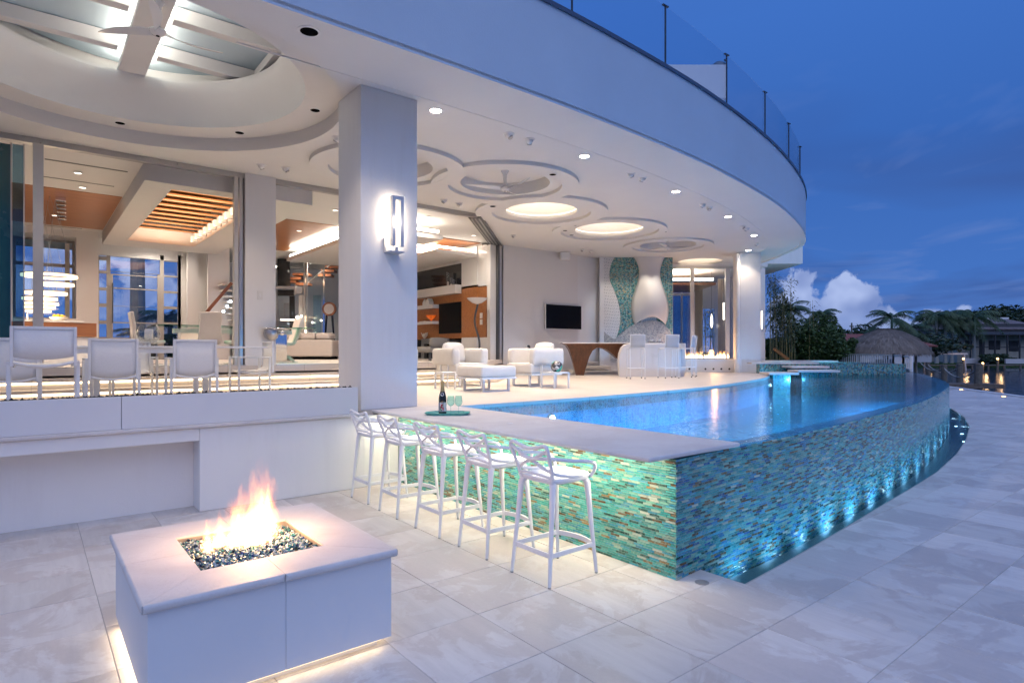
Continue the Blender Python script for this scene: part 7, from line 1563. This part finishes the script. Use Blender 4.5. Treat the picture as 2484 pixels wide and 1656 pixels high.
def gp(px, D, z=0.94): p = FR(D, (px-1242)/SF*D); return (p.x, p.y, z)
rng = random.Random(31)
for k, (px, D, top) in enumerate([(1868,33,655),(1872,34,668),(1876,33.5,662),(1881,34.5,690),(1885,33,680),(1891,34,712),(1897,33.2,700),(1903,34.2,725),(1909,33,700),(1915,34,672),(1921,33.4,735),(1928,34.4,760),(1963,35,735),(1975,35.5,728),(1712,36,700),(1722,37,720),(1731,36.5,690),(1742,37,715)]):  # the final canes are added, standing in for bamboo reflected in the far glass
    b0 = gp(px, D); h = SH+(850-top)/SF*D-0.94; t = thing('bamboo', 'tall thin bamboo cane in the clump beside the porch' if k < 14 else 'added bamboo cane behind the far room, standing in for a reflection in its glass', 'bamboo', b0, rng.uniform(0,6), 'bamboo canes beside the porch' if k < 14 else 'added canes standing in for bamboo reflections')
    lean = rng.uniform(0.02,0.10); g = MB(); g.tube([(lean*h*u*u,0,h*u) for u in (0,0.25,0.5,0.75,1.0)], [0.035,0.032,0.026,0.016,0.006], 6); g.build('cane', 'cane', t, smooth=True)
    g = MB()
    for q in range(40 if k in (12, 13) else 210):
        u = rng.uniform(0.25,1.0)**0.75; p = Vector((lean*h*u*u,0,h*u))+Vector((rng.gauss(0,0.22),rng.gauss(0,0.22),rng.gauss(0,0.1)))*(1.2-0.5*u); a = rng.uniform(0,6.28); d = Vector((math.cos(a),math.sin(a),-rng.uniform(0.2,0.9))).normalized(); L = rng.uniform(0.14,0.30); w = d.cross(Vector((0,0,1))).normalized()*L*0.12; g.add([p, p+d*L*0.4+w, p+d*L, p+d*L*0.4-w], [(0,1,2,3)])
    g.build('leaves', 'leaf_bamboo', t)
for k, (px, D, h, rx, s) in enumerate([(1876,36,2.2,1.3,'low at the foot of the bamboo'),(1915,37,2.6,1.5,'between the bamboo and the leafy mound'),(1950,36,3.2,1.7,'tallest and roundest of the row'),(1985,37,3.0,1.5,'behind the plank end of the row'),(2015,38,2.5,1.4,'next to the screened porch'),(2038,39,2.0,1.1,'smallest at the end of the row')]):
    tree('shrub', 'dense dark green shrub '+s, 'shrub', gp(px,D), h, (rx,rx,h*0.52), 5200, 0.10, 50+k, 'shrubs along the garden edge', 'leaf_bush', 0.07)
palm('palm with a drooping crown behind the bamboo', gp(1912,40), 3.6, 1.7, 18, 61, 'garden palms')
palm('short palm rising above the shrubs', gp(1992,42), 3.4, 1.4, 18, 62, 'garden palms')
palm('spreading coconut palm behind the thatched hut', gp(2163,62), 4.2, 3.0, 18, 63, 'palms behind the hut')
palm('smaller palm right of the coconut palm behind the hut', gp(2208,66), 3.3, 2.5, 16, 64, 'palms behind the hut')
pk = FR(30, (1900-1242)/SF*30); t = thing('leaning_plank', 'orange-brown plank leaning near the bamboo', 'plank', (pk.x,pk.y,0.94), WING); a = UD(1877,846,31)-Vector((pk.x,pk.y,0.94)); c = UD(1912,872,31)-Vector((pk.x,pk.y,0.94)); 
Rm = Matrix.Rotation(-WING, 3, 'Z'); g = MB(); g.bar(Rm@a, Rm@c, 0.10, 0.16); g.build('board', 'plank', t)
# thatched hut
hc = gp(2149,40,0.3); hut = thing('thatched_hut', 'round thatched palm-leaf hut by the water', 'hut', hc); eave = 1.45; apex = SH+(850-802)/SF*40-0.3+0.12; RH = 2.55; rng = random.Random(77)
g = MB(); prof = [(RH,eave-0.05),(RH*0.92,eave+0.32),(RH*0.7,eave+0.85),(RH*0.42,apex-0.28),(RH*0.16,apex-0.03),(0.02,apex)]; g.lathe([(r*0.96,z-0.06) for r, z in prof], 40, caps=False); g.build('roof', 'thatch', hut, smooth=True)
g = MB()
def roofp(u):
    i = min(len(prof)-2, int(u*(len(prof)-1))); f = u*(len(prof)-1)-i; return prof[i][0]+(prof[i+1][0]-prof[i][0])*f, prof[i][1]+(prof[i+1][1]-prof[i][1])*f
for q in range(7000):
    u = rng.uniform(0,0.98)**1.15; r, z = roofp(u); r2, z2 = roofp(max(0,u-0.07)); a = rng.uniform(0,6.28); da = rng.uniform(-0.06,0.06); L = rng.uniform(0.20,0.42); dd = Vector((r2-r+0.001,0,z2-z)).normalized(); 
    if u < 0.02: dd = Vector((0.35,0,-1)).normalized()
    p = Vector((r*math.cos(a),r*math.sin(a),z+rng.uniform(0,0.04))); d = Vector((dd.x*math.cos(a+da),dd.x*math.sin(a+da),dd.z)); w = Vector((-math.sin(a),math.cos(a),0))*0.016; up_ = Vector((math.cos(a),math.sin(a),0.6))*rng.uniform(0.0,0.05)
    g.add([p-w, p+w, p+d*L+w*0.4+up_, p+d*L-w*0.4+up_], [(0,1,2,3)])
tag(g.build('thatch_fringe', 'thatch', hut), kind='stuff')
for k in range(6): a = k*1.047+0.3; g = MB(); g.tube([(1.9*math.cos(a),1.9*math.sin(a),0.0),(1.9*math.cos(a),1.9*math.sin(a),eave+0.2)], 0.07, 8); g.build('post', 'dusk_wall' if k % 2 else 'pile', hut)
g = MB(); g.box(-1.0,-0.3,0.0,1.2,0.3,0.95); g.build('bar_counter', 'dusk_wall', hut)
# white rail fence
def fence(p0, p1, n, lab, h=0.62):
    t = thing('rail_fence', lab, 'fence', tuple(p0), 0, 'white picket rail fence'); v = Vector(p1)-Vector(p0)
    for z in (0.08,h): g = MB(); g.bar(Vector((0,0,z)), v+Vector((0,0,z)), 0.05, 0.06); g.build('rail', 'white_paint', t)
    for i in range(n+1): q = v*(i/n); big = i in (0,n); w = 0.05 if big else 0.018; g = MB(); g.box(q.x-w,q.y-w,q.z+(0.0 if big else 0.11),q.x+w,q.y+w,q.z+h+(0.08 if big else -0.031)); g.build('post' if big else 'baluster', 'white_paint', t)
A = FR(26.4,(2211-1242)/SF*26.4,0.90); B = FR(28.5,(2192-1242)/SF*28.5,0.94); C = FR(33,(2168-1242)/SF*33,0.96); E_ = FR(40,(2002-1242)/SF*40,1.0)
fence(A, B, 5, 'short white picket fence section nearest the infinity edge'); fence(B, C, 9, 'white picket fence section going back from the infinity edge'); fence(C, E_, 34, 'long white picket fence section in front of the thatched hut')
# neighbouring house with red roof and screened porch
nb = thing('neighbour_house', 'low white house with a red tiled roof and screened porch', 'house', gp(2056,47), WING)
def nx(px, D=47): return (px-1242)/SF*D-(2056-1242)/SF*47
def nz(py, D=47): return SH+(850-py)/SF*D-0.94
z_e, z_r = nz(838), nz(817)
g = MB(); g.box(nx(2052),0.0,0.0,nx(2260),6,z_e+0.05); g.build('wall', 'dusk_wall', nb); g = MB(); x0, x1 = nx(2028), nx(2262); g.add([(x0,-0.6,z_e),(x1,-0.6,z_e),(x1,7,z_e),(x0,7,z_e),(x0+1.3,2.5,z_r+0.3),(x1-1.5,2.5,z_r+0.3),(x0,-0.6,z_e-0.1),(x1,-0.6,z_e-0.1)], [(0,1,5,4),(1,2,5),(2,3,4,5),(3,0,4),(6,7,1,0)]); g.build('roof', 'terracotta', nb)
g = MB(); g.bar((nx(2052),-0.62,z_e-0.15),(nx(2097),-0.62,z_e+0.42),0.06,0.12); g.build('barge_board', 'white_paint', nb); g = MB(); g.box(nx(2014),-1.4,0.0,nx(2050),-0.05,nz(843)); g.build('screen_porch', 'screening', nb)
g = MB(); g.box(nx(2012),-1.5,nz(843)+0.005,nx(2054),0.0,nz(839)); g.build('porch_roof', 'white_paint', nb)
for px in (2013,2032,2052): g = MB(); g.box(nx(px)-0.04,-1.48,0.0,nx(px)+0.04,-1.41,nz(843)); g.build('porch_post', 'white_paint', nb)
# utility pole and tree belts
pp = gp(2066,70); t = thing('utility_pole', 'thin utility pole rising over the garden trees', 'pole', pp); hz = SH+(850-783)/SF*70-0.94; g = MB(); g.tube([(0,0,0),(0,0,hz)], [0.13,0.09], 8); g.build('shaft', 'bark', t); g = MB(); g.bar((-0.5,0,hz-0.4),(0.5,0,hz-0.4),0.1,0.12); g.build('crossarm', 'bark', t)
for k, (px, D, top, rx) in enumerate([(2047,72,800,3.0),(2085,80,792,4.2),(2112,84,790,3.6),(2135,86,805,3.6),(2225,80,808,4.5),(2250,84,812,4.0),(2030,78,812,3.0),(2190,90,800,5.0)]):
    h = SH+(850-top)/SF*D-0.94; tree('garden_tree', ['round dark tree left of the utility pole','broad dark tree right of the utility pole','dark tree behind the hut apex','low dark tree behind the hut','dark tree between hut and far house','dark tree beside the small pale house','low dark tree over the screened porch','wide dark tree under the coconut palm'][k], 'tree', gp(px,D), h, (rx,rx,h*0.5), 3200, 0.26, 100+k, 'dark trees behind the gardens', 'leaf_far', 0.2)
# ------------------------------------------------------------------ across the canal
def fz(py, D): return SH+(850-py)/SF*D
def far_house(D, lab, px0, px1, py_e, py_r, base_py, roof_m, wall_m, wins, name='far_house', over=0.9):
    zb_ = -0.35; t = thing(name, lab, 'house', gp((px0+px1)/2,D,zb_), WING); c = ((px0+px1)/2-1242)/SF*D; X = lambda px: (px-1242)/SF*D-c
    ze, zr = fz(py_e,D)-zb_, fz(py_r,D)-zb_; x0, x1 = X(px0), X(px1); g = MB(); g.box(x0,0,0,x1,12,ze); g.build('wall', wall_m, t)
    g = MB(); o = over; ry = 4.5; g.add([(x0-o,-o,ze),(x1+o,-o,ze),(x1+o,13,ze),(x0-o,13,ze),(x0+ry,6,zr),(max(x0+ry+0.5,x1-ry),6,zr),(x0-o,-o,ze-0.25),(x1+o,-o,ze-0.25)], [(0,1,5,4),(1,2,5),(2,3,4,5),(3,0,4),(6,7,1,0)]); g.build('roof', roof_m, t)
    for a, b_, p0, p1 in wins: g = MB(); g.box(X(a),-0.05,max(0.0,fz(p1,D)-zb_),X(b_),0.02,fz(p0,D)-zb_); w = g.build('window', 'screening', t); g = MB(); g.box(X(a)-0.12,-0.08,fz(p0,D)-zb_+0.002,X(b_)+0.12,0.02,fz(p0,D)-zb_+0.16); g.build('lintel', wall_m, w)
    return t, X
t, X = far_house(118, 'small pale house with a flat eave across the canal', 2251, 2318, 812, 801, 866, 'grey_roof', 'cream_wall', [(2255,2268,830,850),(2296,2312,826,852)])
t, X = far_house(112, 'large house with a broad tiled roof and screen enclosure across the canal', 2322, 2540, 797, 765, 866, 'grey_roof', 'cream_wall', [(2340,2358,826,848),(2398,2426,826,848),(2447,2470,826,852),(2375,2388,822,860)])
ze = fz(812,110)+0.35
for k in range(7):
    px = 2325+k*29; g = MB(); g.box(X(px)-0.12,-3.0,0,X(px)+0.12,-2.85,ze); g.build('screen_post', 'screening', t); 
for z in (ze, ze*0.55): g = MB(); g.box(X(2320),-3.0,z-0.08,X(2540),-2.9,z+0.08); g.build('screen_beam', 'screening', t)
g = MB(); N = 10; vs = []
for i in range(N+1): a = math.pi/2*i/N; vs += [(X(2320),-2.9+2.9*math.sin(a),ze+0.1+2.0*(1-math.cos(a))),(X(2540),-2.9+2.9*math.sin(a),ze+0.1+2.0*(1-math.cos(a)))]
g.add(vs, [(2*i,2*i+1,2*i+3,2*i+2) for i in range(N)]); g.build('screen_roof', 'screening', t)
for px0, px1, py in ((2415,2434,772),(2458,2480,771)): D = 114; g = MB(); g.box(X(px0),3.0,fz(py,D)+0.2,X(px1),3.4,fz(py,D)+0.5); g.build('skylight', 'white_paint', t)
GT = 'palms across the canal'
for k, (px, top, fr, s) in enumerate([(2272,752,4.2,'tall feathery palm closest to the small pale house'),(2293,758,4.0,'feathery palm standing in the middle of the shore group'),(2308,756,4.2,'feathery palm left of the large house front'),(2363,757,5.0,'tall feathery palm in front of the large house')]): D = 104+k; palm(s, gp(px,D,-0.35), fz(top,D)+0.35-0.8, fr, 20, 200+k, GT, 0.26, 1.25, 'royal_trunk', 0.02)
for k, (px, D, top, rx) in enumerate([(2330,135,752,9),(2365,138,749,8),(2420,140,745,9.5),(2455,142,747,9),(2290,136,790,8),(2262,132,800,6)]):
    h = fz(top,D)+0.35; tree('shade_tree', ['broad dark tree above the left end of the large roof','dark tree behind the tall palm crowns','highest dark tree above the large roof','dark tree beyond the roof skylights','low dark tree behind the shore palms','low dark tree behind the small pale house'][k], 'tree', gp(px,D,-0.35), h, (rx,rx,h*0.33), 4200, 0.5, 300+k, 'shade trees across the canal', 'leaf_far', 0.4)
t = tree('hedge', 'low dark hedge along the far shore', 'hedge', gp(2420,104,-0.35), 1.5, (9,2,0.8), 2500, 0.3, 330, None, 'leaf_far', 0.1)
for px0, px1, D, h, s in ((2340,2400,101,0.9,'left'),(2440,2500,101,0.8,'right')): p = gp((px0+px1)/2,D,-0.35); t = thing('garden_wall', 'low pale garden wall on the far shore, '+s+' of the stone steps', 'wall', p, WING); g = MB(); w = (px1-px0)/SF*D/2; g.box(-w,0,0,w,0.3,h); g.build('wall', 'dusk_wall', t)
# far dock, boat lift, lit posts
fd_ = thing('far_dock', 'long dark timber dock along the far shore', 'dock', gp(2370,92,-1.0), WING)
W0, W1 = (2232-2370)/SF*92, (2540-2370)/SF*92
for k in range(34): x = W0+(W1-W0)*k/34; g = MB(); g.box(x+0.02,-1.0,0.55,x+(W1-W0)/34-0.02,1.0,0.66); g.build('plank', 'dock_wood', fd_)
for k in range(9): x = W0+(W1-W0)*k/8; g = MB(); g.tube([(x,-0.9,-0.5),(x,-0.9,0.54)], 0.14, 8); g.build('pile', 'pile', fd_)
bl_ = thing('boat_lift', 'white framed boat lift standing at the far dock', 'boat lift', gp(2292,86,-1.0), WING)
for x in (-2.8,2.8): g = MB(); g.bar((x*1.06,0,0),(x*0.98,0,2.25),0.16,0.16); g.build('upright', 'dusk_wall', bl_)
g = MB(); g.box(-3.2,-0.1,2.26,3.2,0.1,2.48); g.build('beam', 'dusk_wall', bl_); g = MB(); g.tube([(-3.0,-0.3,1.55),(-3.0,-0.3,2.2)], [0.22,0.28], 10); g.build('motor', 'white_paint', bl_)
for k, (px, py, D, s) in enumerate([(2249,869,84,'left of the boat lift'),(2337,870,84,'right of the boat lift'),(2384,881,80,'lowest one near the dock corner'),(2420,870,84,'farthest along the dock')]):
    z = fz(py,D); t = thing('dock_light', 'small lit post lamp on the far dock, '+s, 'lamp post', gp(px,D,-1.0), 0, 'lit post lamps on the far dock'); g = MB(); g.tube([(0,0,-0.4),(0,0,z+1.0-0.12)], 0.13, 8); g.build('post', 'pile', t); g = MB(); g.sphere((0,0,z+1.0), 0.14, 12, 8); g.build('globe', 'glow_orange', t, smooth=True); lamp('dock_glow', 'POINT', (0,-0.4,z+1.0), 14, (1.0,0.6,0.28), t, 0.15)
# near dock with rope posts
nd = thing('near_dock', 'small weathered timber dock past the patio edge', 'dock', gp(2340,43,-1.0), WING)
for k in range(10): g = MB(); g.box(-2.1+k*0.42,-0.9,0.42,-1.71+k*0.42,0.9,0.50); g.build('plank', 'dock_wood', nd)
for y in (-0.92,0.92): g = MB(); g.box(-2.1,y-0.04,0.20,2.1,y+0.04,0.415); g.build('stringer', 'dock_wood', nd)
PP = []
for k, (px, base, top, D, w, s) in enumerate([(2373,947,884,42.5,0.26,'thick wooden mooring post at the end of the small dock'),(2290,922,886,54,0.25,'wooden mooring post standing in the middle of the canal mouth'),(2328,925,883,54,0.25,'wooden mooring post behind the small dock'),(2251,907,879,70,0.25,'wooden mooring post farthest toward the fence')]):
    z = fz(top,D); t = thing('mooring_post', s, 'mooring post', gp(px,D,-1.2), 0, 'mooring posts joined by rope'); g = MB(); g.tube([(0,0,0),(0,0,z+1.2)], w, 10); g.build('pile', 'pile', t); g = MB(); g.lathe([(w*1.05,z+1.201),(w*0.9,z+1.28)], 10); g.build('cap', 'dock_wood', t); PP.append(Vector(gp(px,D,z-0.25)))
PP.append(Vector(gp(2225,74,0.9)))
for k, (i, j) in enumerate(((4,1),(3,2),(1,0))):
    a, c = PP[i], PP[j]; t = thing('mooring_rope', ['thick rope sagging from the fence to the middle post','thick rope sagging between the two back posts','thick rope sagging to the post at the small dock'][k], 'rope', tuple(a), 0, 'sagging ropes between posts'); g = MB(); g.tube([(c-a)*u-Vector((0,0,0.9*4*u*(1-u)*0.8)) for u in [q/12 for q in range(13)]], 0.055, 6); g.build('rope', 'rope', t, smooth=True)
for x, y, s in ((33.82,9.03,'nearer the small dock'),(30.15,6.65,'nearer the picture edge')): t = thing('deck_light', 'tiny lit deck light flush in the far patio paving, '+s, 'ground light', (x,y,0.001), 0, 'flush deck lights by the seawall'); g = MB(); g.lathe([(0.10,0.0),(0.10,0.012)], 16); g.build('ring', 'bronze', t); g = MB(); g.lathe([(0.075,0.0125),(0.06,0.03),(0.02,0.036)], 16); g.build('lens', 'glow_orange', t)
# ------------------------------------------------------------------ front garden seen through the entrance
a = onY(334,700,30.0); palm('royal palm with a smooth grey trunk outside the entrance doors', (a.x,30.0,0.94), 9.0, 2.6, 16, 401, None, 0.30, 1.0, 'royal_trunk')
a = onY(415,740,29.0); palm('small palm outside the entrance sidelight', (a.x,29.2,0.94), 2.2, 1.5, 18, 402)
a = onY(375,790,27.0); palm('low arching palm in front of the entrance glass', (a.x,27.4,0.94), 1.3, 1.5, 16, 403)
fb = thing('garage_block', 'dark blue-grey block building across the street from the entrance', 'building', (onY(425,760,36).x,36,0.94)); g = MB(); g.box(-1.0,0,0,3.2,3,2.6); g.build('wall', 'dusk_wall', fb); g = MB(); g.box(-1.1,-0.1,2.605,3.3,3.1,2.8); g.build('parapet', 'dusk_wall', fb)
# ------------------------------------------------------------------ survey units to metres
for o in list(bpy.data.objects):
    if o.parent is None:
        o.location = o.location*UNIT
        if o.type != 'CAMERA': o.scale = o.scale*UNIT
for m_ in bpy.data.materials:
    if m_.name.startswith(('glow', 'flame')): m_.cycles.emission_sampling = 'NONE'      # their light comes from the lamps beside them
cam_data.clip_end = 3000
bpy.context.view_layer.update()
